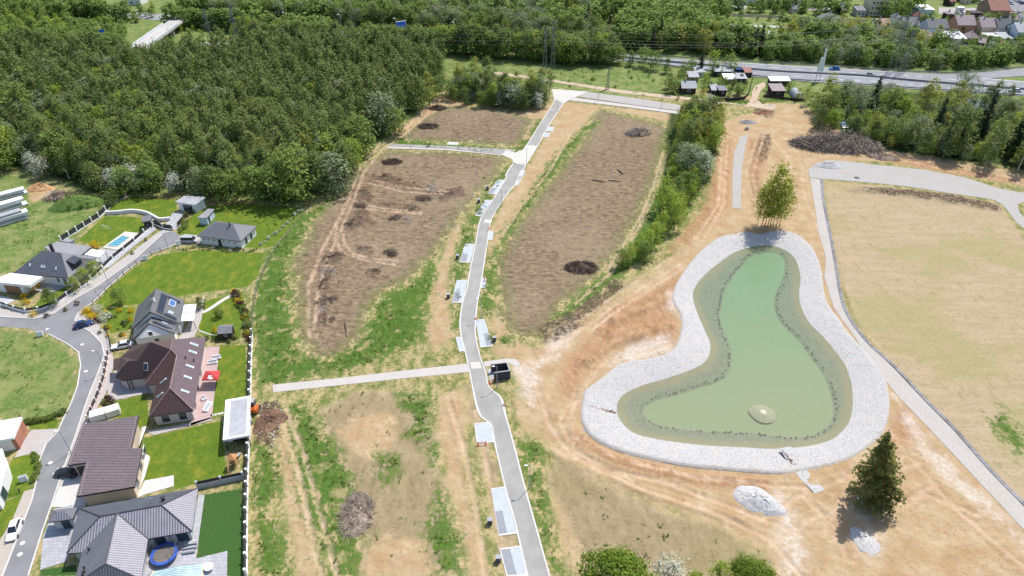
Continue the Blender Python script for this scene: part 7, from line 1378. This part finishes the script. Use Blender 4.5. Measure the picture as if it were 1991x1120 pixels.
# ------------------------------------------------------------------ planting
def planting():
    K = kinds(); r = random.Random(21)
    def at(kind, x, y, ty, label, group=None, cat='tree', w=1.0, k=None): return K[kind].put(P(x, y), max(.4, h_at(x, y, x, ty)), label, cat, group, k, w, r=r)
    # the dense wood on the left
    FOREST = [(-70, 122), (60, 116), (200, 110), (245, 126), (310, 136), (365, 126), (480, 117), (600, 104), (720, 108), (830, 116), (864, 124), (858, 158), (824, 192), (757, 246), (700, 290), (666, 338), (636, 366), (560, 380), (480, 378), (420, 380), (350, 362), (230, 362), (190, 370), (130, 354), (85, 330), (40, 318), (-70, 328)]
    pts = px_area(FOREST, 3.9, .48, 3); pts = pts[np.argsort(pts[:, 1])]; hh = np.random.default_rng(8).uniform(8.5, 17, len(pts)); edge = sd_poly(pts[:, 0], pts[:, 1], A2(FOREST), 30)
    hh = np.where(edge < 4, hh * .82, hh); nb = 0; rest = []
    for i, (x, y) in enumerate(pts):
        px_ = CX + FPX * x / (y * CT + CAM_H * ST); q = r.random(); left = px_ < 330
        if edge[i] < 6 and y < 260 and q < .6: kd = r.choice(('broad', 'dark', 'broad', 'grey'))
        elif q < (.55 if left else .24): kd = r.choice(('broad', 'dark', 'grey', 'broad', 'fresh'))
        else: kd = 'birch'
        if kd != 'birch' and K_count.get(kd, 0) < (70 if kd == 'broad' else 55 if kd == 'dark' else 110):
            K_count[kd] = K_count.get(kd, 0) + 1; lab = {'broad': 'rounded green broadleaf tree in the dense birch wood on the left', 'dark': 'dark bushy tree in the dense birch wood on the left', 'grey': 'silvery willow in the dense birch wood on the left', 'fresh': 'bright fresh green tree in the dense birch wood on the left'}[kd]
            K[kd].put((x, y, 0), hh[i] * (.72 if kd != 'dark' else .85), lab, 'tree', lab.replace('tree in', 'trees in'), w=1.0, r=r)
        elif nb < 300: nb += 1; K['birch'].put((x, y, 0), hh[i], 'slender birch in the nearer half of the dense wood on the left', 'tree', 'birches of the dense wood on the left', w=r.uniform(.85, 1.4), r=r)
        else: rest.append(i)
    pr = []
    for i in range(6):
        q, _ = crown_quads(300 + i, 2.5, 14, 2.2 + .25 * (i % 3), 38, 10, .60, .55, ENV['slim'], droop=.55, lob=.3, up=.8); pr.append((q, 14))
    merge_stuff('birch_wood', pts[rest], hh[rest], pr, VM['birch'], 'far half of the dense birch wood on the left, reading as one mass', 'wood')
    # big trees along the wood's front
    lst = [('broad', 585, 385, 285), ('broad', 545, 388, 318), ('dark', 620, 378, 300), ('broad', 450, 392, 332), ('grey', 655, 372, 300), ('broad', 500, 388, 328), ('dark', 415, 386, 325), ('fresh', 640, 340, 262), ('broad', 700, 302, 228), ('grey', 745, 258, 185), ('broad', 770, 262, 212), ('dark', 810, 215, 150), ('olive', 835, 205, 142), ('broad', 860, 190, 148), ('fresh', 690, 335, 268), ('dark', 672, 352, 280),
           ('blossom', 345, 374, 338), ('blossom', 90, 345, 305), ('blossom', 70, 335, 300), ('blossom', 270, 368, 325), ('blossom', 230, 372, 330), ('broad', 300, 372, 318), ('dark', 195, 372, 318), ('broad', 250, 378, 330), ('grey', 390, 378, 330), ('broad', 10, 330, 262), ('fresh', 5, 318, 215), ('grey', 20, 300, 240), ('grey', 398, 232, 168), ('grey', 436, 238, 176), ('fresh', 492, 262, 200), ('broad', 330, 250, 205), ('fresh', 60, 190, 130), ('broad', 40, 250, 165), ('grey', 540, 215, 165), ('olive', 600, 330, 262), ('grey', 575, 250, 205), ('broad', 215, 260, 205), ('olive', 520, 335, 268), ('fresh', 150, 150, 112), ('broad', 120, 330, 262)]
    N = {'broad': 'round green tree', 'dark': 'dark bushy tree', 'grey': 'silver green willow', 'fresh': 'bright fresh green tree', 'blossom': 'white blossoming hawthorn', 'olive': 'olive tinged poplar', 'birch': 'slender birch', 'spruce': 'dark spruce'}
    for kd, x, y, ty in lst: at(kd, x, y, ty, N[kd] + ' along the front edge of the wood on the left', N[kd] + 's along the front edge of the wood', w=1.15 if kd in ('broad', 'dark', 'grey') else 1.0)
    # tree clump above the upper bare plot
    for kd, x, y, ty in (('olive', 893, 180, 122), ('olive', 925, 178, 112), ('dark', 948, 158, 112), ('olive', 1005, 200, 140), ('olive', 1032, 205, 136), ('birch', 1052, 204, 132), ('birch', 1068, 190, 135), ('blossom', 955, 200, 172), ('blossom', 978, 206, 175), ('blossom', 938, 190, 158), ('blossom', 1045, 212, 182), ('dark', 905, 204, 172), ('dark', 1020, 215, 178), ('dark', 960, 208, 180), ('broad', 935, 208, 178), ('dark', 1000, 214, 182), ('broad', 885, 195, 165), ('dark', 1060, 208, 180), ('blossom', 992, 208, 168)): at(kd, x, y, ty, N[kd] + ' in the clump above the upper bare plot', N[kd] + 's in the clump above the upper bare plot')
    for x, y in px_area([(882, 186), (940, 204), (1010, 212), (1062, 206), (1068, 186), (1000, 184), (940, 172), (895, 166)], 3.3, .42, 17): kd = r.choice(('dark', 'fresh', 'dark', 'grey', 'blossom')); K[kd].put((x, y, 0), r.uniform(5, 10) * (.6 if kd == 'blossom' else 1), N[kd] + ' in the clump above the upper bare plot', 'tree', N[kd] + 's in the clump above the upper bare plot', r=r)
    # row beside the construction track
    ROW = [(1330, 235), (1396, 248), (1396, 290), (1380, 330), (1360, 365), (1338, 400), (1318, 425), (1296, 418), (1300, 385), (1308, 340), (1312, 290), (1316, 255)]
    for x, y in px_area(ROW, 3.5, .42, 6):
        far = y > 225; kd = r.choice(('olive', 'olive', 'fresh', 'dark')) if far else r.choice(('fresh', 'fresh', 'broad', 'dark')); K[kd].put((x, y, 0), r.uniform(8.0, 12.5) if far else r.uniform(5.5, 8.5), N[kd] + ' in the tree row beside the sandy track', 'tree', N[kd] + 's in the tree row beside the sandy track', r=r, w=.85 if kd == 'olive' else 1.0)
    for kd, x, y, ty in (('grey', 1330, 350, 285), ('blossom', 1362, 352, 298), ('grey', 1345, 342, 285), ('fresh', 1286, 412, 345), ('fresh', 1310, 448, 388), ('fresh', 1300, 432, 372), ('fresh', 1272, 480, 432), ('fresh', 1285, 460, 412), ('fresh', 1258, 492, 446), ('fresh', 1240, 502, 458), ('broad', 1250, 512, 472), ('fresh', 1222, 514, 472), ('broad', 1208, 520, 486)): at(kd, x, y, ty, N[kd] + ' at the lower end of the tree row beside the sandy track', N[kd] + 's at the lower end of the tree row')
    # poplar clump by the pond
    for k, (x, y, ty) in enumerate(((1472, 438, 372), (1487, 441, 340), (1492, 443, 328), (1497, 441, 318), (1502, 440, 335), (1509, 441, 348), (1481, 440, 355), (1515, 439, 360))): at('sapling', x, y, ty, 'slender olive green poplar in the clump at the top of the pond', 'slender poplars at the top of the pond', w=1.05)
    # the big spruce and the bushes at the bottom edge
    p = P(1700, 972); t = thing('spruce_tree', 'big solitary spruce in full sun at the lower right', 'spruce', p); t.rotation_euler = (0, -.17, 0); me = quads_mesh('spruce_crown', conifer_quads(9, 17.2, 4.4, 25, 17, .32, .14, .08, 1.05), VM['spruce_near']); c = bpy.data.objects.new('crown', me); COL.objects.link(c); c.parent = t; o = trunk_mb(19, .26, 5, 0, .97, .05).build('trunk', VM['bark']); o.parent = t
    K['bigbush'].put(P(1190, 1172), 9.5, 'large round bright green bush tree at the bottom edge', 'tree', k=0, r=r); K['bigbush'].put(P(1455, 1150), 6.2, 'rounded dark green bush at the bottom edge right of the blossom', 'tree', k=1, r=r); K['blossom'].put(P(1293, 1150), 6.6, 'round white blossoming bush at the bottom edge', 'tree', k=0, r=r)
    K['fresh'].put(P(1392, 1140), 6.0, 'pale green young tree at the bottom edge between blossom and dark bush', 'tree', k=1, r=r); K['fresh'].put(P(1345, 1150), 5.0, 'low pale green sapling right of the blossoming bush', 'tree', k=2, r=r)
    # highway belts and far woods
    def zone(poly, sp, kinds_, h0, h1, lab, seed, w=1.0):
        for x, y in px_area(poly, sp, .42, seed):
            kd = r.choice(kinds_)
            if K_count.get('z' + kd, 0) < (90 if kd == 'dark' else 125): K_count['z' + kd] = K_count.get('z' + kd, 0) + 1; K[kd].put((x, y, 0), r.uniform(h0, h1), N[kd] + ' ' + lab, 'tree', N[kd] + 's ' + lab, r=r, w=w * r.uniform(.9, 1.15))
            else: far_pts.append((x, y, r.uniform(h0, h1)))
    far_pts = []
    zone([(470, 78), (640, 86), (760, 92), (880, 102), (1010, 112), (1120, 116), (1215, 122), (1215, 128), (1100, 128), (1000, 117), (880, 109), (760, 99), (640, 93), (470, 86)], 4.2, ('broad', 'broad', 'dark', 'fresh'), 9, 13, 'in the belt in front of the highway', 1)
    zone([(840, 96), (1000, 107), (1205, 117), (1205, 124), (1000, 114), (840, 104)], 3.8, ('broad', 'dark', 'dark', 'fresh'), 11, 14.5, 'in the belt in front of the highway', 22)
    zone([(360, 40), (560, 47), (760, 59), (1000, 80), (1190, 97), (1190, 85), (1060, 62), (1000, 50), (360, 20)], 5.2, ('broad', 'dark', 'broad', 'grey', 'dark'), 8, 13, 'in the first rows behind the highway', 2)
    zone([(1190, 96), (1400, 109), (1480, 116), (1480, 100), (1400, 82), (1370, 60), (1250, 55), (1190, 70)], 5.2, ('olive', 'dark', 'broad', 'broad', 'spruce'), 9, 14, 'behind the highway at the top centre', 3)
    zone([(1480, 117), (1700, 130), (1810, 137), (1900, 133), (1991, 124), (2060, 118), (2060, 104), (1991, 108), (1840, 118), (1700, 104), (1600, 96), (1480, 100)], 4.8, ('broad', 'broad', 'dark', 'grey', 'broad'), 6, 9.5, 'on the far bank of the highway at the right', 4)
    zone([(1500, 98), (1600, 95), (1700, 102), (1840, 116), (1836, 100), (1790, 88), (1700, 74), (1600, 66), (1520, 70)], 6.0, ('olive', 'broad', 'dark', 'grey', 'olive'), 8, 12.5, 'between the highway and the town houses', 5)
    zone([(380, 18), (1000, 48), (1060, 60), (1150, 66), (1180, 40), (1140, 10), (1080, -16), (380, -20)], 6.4, ('dark', 'broad', 'broad', 'grey', 'olive', 'spruce'), 9, 14, 'in the far wood at the top', 6)
    zone([(1190, 66), (1250, 52), (1380, 56), (1420, 40), (1390, 20), (1200, 20), (1150, 0), (1180, 40)], 7.0, ('spruce', 'dark', 'broad', 'olive'), 8, 13, 'round the buildings at the top centre', 7)
    zone([(-90, 96), (160, 96), (250, 80), (240, 55), (120, 50), (-90, 45)], 6.5, ('broad', 'dark', 'broad', 'grey', 'fresh'), 5, 9, 'in the bushy land left of the bridge', 8)
    zone([(-90, 42), (120, 45), (180, 30), (180, 4), (-90, -14)], 7.0, ('olive', 'dark', 'broad', 'grey'), 6, 11, 'in the thicket at the top left', 9)
    zone([(180, 48), (240, 52), (300, 40), (345, 25), (370, 5), (280, 14), (180, 28)], 9.0, ('broad', 'fresh', 'grey'), 2.5, 5.5, 'on the scrubby slope behind the bridge', 10); zone([(318, 80), (360, 46), (400, 30), (540, 66), (640, 80), (640, 86), (480, 76), (380, 76)], 7.0, ('broad', 'fresh', 'broad'), 2.5, 5, 'on the scrubby slope right of the bridge', 11)
    zone([(330, 52), (480, 64), (640, 80), (640, 75.5), (480, 59), (330, 46.5)], 4.2, ('broad', 'dark'), 8.5, 12, 'close in front of the hidden highway', 20); zone([(-90, 10), (150, 32), (255, 44), (262, 38), (150, 26), (-90, 4)], 4.6, ('broad', 'dark', 'grey'), 7, 10, 'close in front of the hidden highway', 21)
    zone([(190, 98), (250, 104), (256, 92), (220, 80)], 5.5, ('broad', 'dark'), 5, 8, 'crowding the left end of the bridge', 12); zone([(300, 112), (360, 116), (366, 100), (322, 92)], 5.0, ('broad', 'dark'), 4, 6.5, 'crowding the near end of the bridge', 13)
    zone([(1400, 24), (1560, 28), (1660, 33), (1680, 20), (1600, 6), (1400, 16)], 9.0, ('broad', 'dark', 'spruce'), 5, 9, 'along the railway', 14); zone([(1680, 34), (1780, 40), (1800, 20), (1780, 0), (1740, 0)], 8.0, ('broad', 'dark', 'spruce'), 6, 11, 'round the apartment block', 15)
    zone([(1790, 52), (1850, 60), (1900, 62), (1990, 62), (1991, 44), (1900, 36), (1800, 40)], 9.0, ('broad', 'fresh', 'dark'), 4, 7, 'between the town houses and the car park', 16); zone([(1820, -2), (1905, 8), (1900, -12), (1820, -14)], 8.0, ('dark', 'broad'), 7, 11, 'at the top edge of the town', 17); zone([(1880, 104), (1991, 90), (1991, 84), (1880, 92)], 7.0, ('broad', 'dark'), 2.5, 5, 'in the gardens of the town', 18)
    zone([(1790, 92), (1850, 100), (1900, 98), (1991, 90), (1991, 84), (1900, 88), (1840, 88), (1790, 84)], 5.5, ('broad', 'fresh', 'dark'), 3.5, 6, 'in front of the town houses', 23); zone([(1690, 66), (1780, 72), (1860, 74), (1980, 78), (1980, 70), (1860, 66), (1690, 58)], 7.5, ('broad', 'fresh', 'olive'), 4, 7, 'among the town houses', 24)
    zone([(1420, 40), (1560, 46), (1560, 38), (1420, 34)], 9, ('broad', 'dark'), 2.5, 5, 'between the railway and the pale road', 19)
    if far_pts:
        f = np.array(far_pts); pr2 = [(crown_quads(400 + i, .6, 10, 3.4, 40, 10, .95, .8, ENV['round'], lob=.3)[0], 10) for i in range(5)]; merge_stuff('far_wood', f[:, :2], f[:, 2], pr2, VM['green'], 'far trees merging into one mass at the top', 'wood')
    # trees on the right between gravel road and highway, and in the colony
    for kd, x, y, ty in (('olive', 1600, 224, 142), ('dark', 1608, 240, 176), ('dark', 1590, 250, 205), ('fresh', 1612, 254, 212), ('grey', 1640, 208, 158), ('grey', 1664, 232, 170), ('spruce', 1692, 220, 148), ('broad', 1730, 232, 172), ('fresh', 1748, 245, 188), ('olive', 1690, 276, 218), ('broad', 1720, 274, 228), ('broad', 1745, 284, 232), ('grey', 1775, 292, 228), ('broad', 1800, 300, 258), ('spruce', 1815, 266, 190), ('olive', 1790, 236, 152), ('olive', 1842, 240, 160), ('dark', 1846, 304, 206), ('spruce', 1898, 280, 176), ('grey', 1880, 192, 148), ('grey', 1860, 186, 142), ('dark', 1930, 204, 160), ('dark', 1955, 202, 166), ('dark', 1915, 202, 166), ('birch', 1915, 322, 222), ('birch', 1926, 318, 236), ('spruce', 1964, 304, 204), ('birch', 1978, 332, 242), ('dark', 1996, 318, 226), ('broad', 1770, 262, 208), ('broad', 1752, 236, 182), ('broad', 1655, 258, 226), ('grey', 1875, 310, 282), ('broad', 1942, 284, 236), ('olive', 1566, 204, 168), ('broad', 1580, 216, 180), ('dark', 1826, 300, 250), ('spruce', 1858, 300, 232)): at(kd, x, y, ty, N[kd] + ' in the belt between the gravel road and the highway', N[kd] + 's in the belt between the gravel road and the highway', w=.95)
    for kd, x, y, ty in (('broad', 1308, 180, 148), ('dark', 1300, 172, 142), ('broad', 1322, 160, 136), ('broad', 1330, 145, 120), ('dark', 1296, 142, 112), ('broad', 1270, 136, 100), ('spruce', 1361, 142, 98), ('fresh', 1384, 142, 96), ('broad', 1418, 140, 106), ('broad', 1375, 168, 150), ('broad', 1399, 175, 155), ('broad', 1380, 176, 158), ('broad', 1436, 185, 160), ('fresh', 1417, 176, 162), ('olive', 1365, 196, 166), ('blossom', 1378, 202, 184), ('dark', 1352, 200, 188), ('broad', 1345, 136, 112), ('broad', 1534, 178, 160), ('fresh', 1491, 176, 162), ('olive', 1550, 196, 172), ('broad', 1250, 130, 92), ('dark', 1225, 128, 98), ('broad', 1205, 124, 95), ('dark', 1318, 194, 184)): at(kd, x, y, ty, N[kd] + ' round the garden colony by the highway', N[kd] + 's round the garden colony')
    for x, y in px_area([(1585, 232), (1625, 262), (1665, 262), (1720, 290), (1860, 312), (1991, 330), (2080, 345), (2080, 215), (1900, 222), (1850, 200), (1700, 190), (1640, 200), (1600, 210)], 5.2, .45, 15): kd = r.choice(('dark', 'grey', 'fresh', 'dark', 'olive')); K[kd].put((x, y, 0), r.uniform(3.5, 8.5), N[kd] + ' filling the belt between the gravel road and the highway', 'tree', N[kd] + 's filling the belt between the gravel road and the highway', r=r, w=1.15)
    for x, y in px_area([(1295, 185), (1312, 184), (1324, 172), (1330, 150), (1390, 140), (1455, 150), (1452, 190), (1415, 190), (1395, 178), (1360, 186), (1355, 160), (1330, 160)], 6.5, .45, 16): kd = r.choice(('dark', 'fresh')); K[kd].put((x, y, 0), r.uniform(2.5, 4.5), 'small ' + N[kd] + ' between the garden colony sheds', 'tree', 'small ' + N[kd] + 's between the garden colony sheds', r=r, w=1.1)
    # lone meadow bushes
    for k in range(34): x, y = r.uniform(890, 1300), r.uniform(122, 172); K['bush'].put(P(x, y), r.uniform(.7, 1.5), 'low green bush dotted in the meadow below the highway', 'bush', 'bushes dotted in the meadow below the highway', r=r)
    # garden plants
    G = 'garden shrubs of the housing estate'
    def gb(kd, x, y, h, lab, w=1.0, cat='shrub', g=None): K[kd].put(P(x, y), h, lab, cat, g, r=r, w=w)
    for x, y, h in ((150, 566, 4.2), (170, 552, 4.6), (188, 535, 4.4)): gb('fresh', x, y, h, 'small leafy garden tree in front of the slate villa', 1.3, 'tree', 'small garden trees in front of the slate villa')
    gb('dark', 102, 596, 5.2, 'dark pine like garden tree on the slate villa lawn', 1.1, 'tree')
    for k, (x, y, h) in enumerate(((170, 608, 1.3), (180, 618, 1.2), (176, 612, 1.2), (172, 606, 1.1))): gb('bushyellow', x, y, h, 'bright yellow flowering shrub at the street corner', 1.3, g='yellow flowering shrubs at the street corner')
    gb('bushwhite', 189, 605, 1.8, 'round pale blossoming shrub behind the yellow shrubs'); gb('bushwhite', 206, 620, 1.8, 'round cream shrub right of the yellow shrubs'); gb('bushmaroon', 188, 627, 1.2, 'dark maroon shrub beside the blue car'); gb('bushyellow', 252, 624, 1.0, 'yellow flowering shrub left of the solar gable house'); gb('bushyellow', 420, 645, 1.2, 'yellow flowering shrub beside the dark garden shed')
    for x, y in ((66, 614), (52, 590), (48, 578), (60, 566), (72, 560)): gb('bushyellow', x, y, 1.3, 'yellowish clipped shrub in the front garden of the slate villa', g='yellowish clipped shrubs of the slate villa')
    for x, y in ((92, 616), (150, 592), (128, 604), (235, 596), (258, 494), (284, 468)): gb('bushmaroon' if x in (92, 150) else 'bushdark', x, y, .9, 'dark little street shrub in the pavement strip', g='little shrubs in the pavement strip')
    gb('bushyellow', 185, 481, 2.0, 'yellow green palm like shrub at the end of the flat roof'); gb('dark', 392, 598, 3.2, 'dark shrub beside the white awning', 1.2); gb('broad', 427, 616, 2.6, 'round light tree in its own bed on the solar house lawn', 1.2, 'tree'); gb('broad', 235, 590, 4.5, 'thin leafy tree behind the solar gable house garden', .9, 'tree')
    for k in range(46): t_ = k / 45; x = 455 + 27 * min(1, t_ * 1.6) + r.uniform(-5, 5); y = 566 + 92 * t_ + r.uniform(-4, 4); gb(r.choice(('bush', 'bushdark', 'bush', 'bushmaroon', 'bushyellow')), x, y, r.uniform(.6, 1.4), 'mixed shrub in the long planted bed along the garden boundary', g='shrubs in the long planted bed along the garden boundary')
    for k in range(16): gb(r.choice(('bush', 'bushdark')), r.uniform(380, 470), 655 + r.uniform(0, 12), r.uniform(.5, 1.0), 'low shrub in the rockery between the two gardens', g='low shrubs in the rockery between the two gardens')
    for k in range(24): gb(r.choice(('bush', 'bushdark', 'bushyellow')), r.uniform(195, 258), r.uniform(594, 656), r.uniform(.4, 1.0), 'garden shrub in the front garden of the solar gable house', g='shrubs in the front garden of the solar gable house')
    for k in range(18): gb(r.choice(('bush', 'bushdark', 'bushmaroon')), r.uniform(200, 226), r.uniform(772, 800), r.uniform(.4, .9), 'small shrub in the gravel bed north of the bin shelter', g='small shrubs in the gravel bed by the bin shelter')
    for k in range(16): t_ = k / 15; gb('bush', 62 + 12 * math.sin(t_ * 3) + r.uniform(-3, 3), 882 + 55 * t_, r.uniform(.5, 1.0), 'low shrub along the edge of the lower left lawn', g='low shrubs along the lower left lawn')
    for k in range(22): t_ = k / 21; gb('bushdark' if k % 2 else 'bush', 50 + 75 * t_, 822 - 18 * t_ ** 2 + r.uniform(-2, 2), r.uniform(.7, 1.2), 'hedge bush along the lower edge of the left meadow', g='hedge bushes along the left meadow')
    for k in range(9): t_ = k / 8; gb('thuja', 213 + 28 * t_, 404 - 24 * t_, r.uniform(3.6, 4.8), 'bright green column thuja in the row at the meadow end of the dark fence', g='column thujas at the end of the dark fence', cat='thuja')
    for k in range(20): t_ = k / 19; gb('thuja', 258 + 88 * t_, 384 + 2 * math.sin(t_ * 4), r.uniform(1.0, 1.6), 'small dark thuja in the young hedge at the wood edge', g='small thujas in the young hedge', cat='thuja')
    for k in range(30): t_ = k / 29; gb('bush', 352 + 20 * t_ + r.uniform(-8, 8), 450 - 45 * t_ + r.uniform(-4, 4), r.uniform(.5, 1.1), 'wild shrub on the slope between garage drive and bungalow', g='wild shrubs between garage drive and bungalow')
    for k in range(24): t_ = k / 23; gb('bushwhite' if k % 5 == 0 else 'bush', 350 + 150 * t_, 484 + 3 * math.sin(k) - 0 * t_ + (3 if t_ > .5 else 0), r.uniform(.4, .8), 'flowering edging shrub in front of the white bungalow', g='edging shrubs in front of the white bungalow')
    for k in range(12): t_ = k / 11; gb('bushwhite', 508 + 80 * t_, 478 - 70 * t_ + r.uniform(-3, 3), r.uniform(.5, 1), 'small pale flowering shrub beside the wire fence', g='pale flowering shrubs beside the wire fence')
    # grassy mound by the wood
    b = heap(17, 10, 3.0, 3, .12, 26); s = NT('mound_grass', .95, .1); v = s.pos(); s.col(s.mix(s.smooth(s.noise(v, 1.2, 5, .65), .35, .65), (.045, .09, .02), (.13, .19, .05))); o = b.build('grass_mound', s.m, smooth=True); o.location = P(152, 398); o.rotation_euler = (0, 0, .35); struct(o)
    for k in range(30): q = P(152 + r.uniform(-34, 30), 396 + r.uniform(-18, 12)); K['bush'].put((q.x, q.y, .6), r.uniform(.6, 1.2), 'wild shrub on the grassy mound by the wood', 'shrub', 'wild shrubs on the grassy mound', r=r)
K_count = {}
def extra_kinds(K): pass
_k0 = kinds
def kinds():
    K = _k0(); V = lambda H, H0, rad, ncl, per, leaf, clr, env, seed, **kw: (H, H0, rad, ncl, per, leaf, clr, env, kw, seed)
    K['sapling'] = Kind('poplar_tree', 'sap', 'bark', [V(17, 3.6, 3.2, 66, 13, .40, .74, 'ovoid', 200 + i, lob=.35, up=.35) for i in range(4)])
    K['bigbush'] = Kind('bush_tree', 'lime', 'bark', [V(9, .5, 5.0, 260, 46, .30, .55, 'round', 210 + i, lob=.12, inner=.6) for i in range(2)]); return K
# ------------------------------------------------------------------ assemble
def main():
    veg_mats(); VM['sap'] = leaf_mat('poplar_leaves', (.22, .27, .038), (.42, .47, .09), .58); VM['lime'] = leaf_mat('lime_leaves', (.085, .15, .016), (.24, .33, .035), .42); VM['weed'] = leaf_mat('weed_leaves', (.08, .14, .022), (.21, .27, .065), .45)
    B.update(bm_mats()); obj_mats(); B['felt_roof'] = tile_mat('grey_felt_roof', (.20, .20, .215), .5, .5, .03, .7, .8, .08); B['felt_dark'] = mat('dark_felt', (.06, .055, .055), .9, .2, 1); B['red_w'] = mat('dark_red_boards', (.14, .04, .035), .85, .2, 2)
    hard_surfaces(); M['ballast'] = mat('track_ballast', (.12, .105, .095), .95, .25, .6, world=True); M['brown_plot'] = mat('brown_plot_soil', (.20, .12, .085), .95, .25, .5, world=True)
    ground(); pond(); highway(); bridge()
    house_brown(); house_panel(); house_grey(); house_gable(); house_slate(); house_bungalow(); pavilion(); bin_store(); town(); colony()
    fences(); lamps(); pylons(); cars(); yard_objects(); site_objects(); brush(); planting()
main()
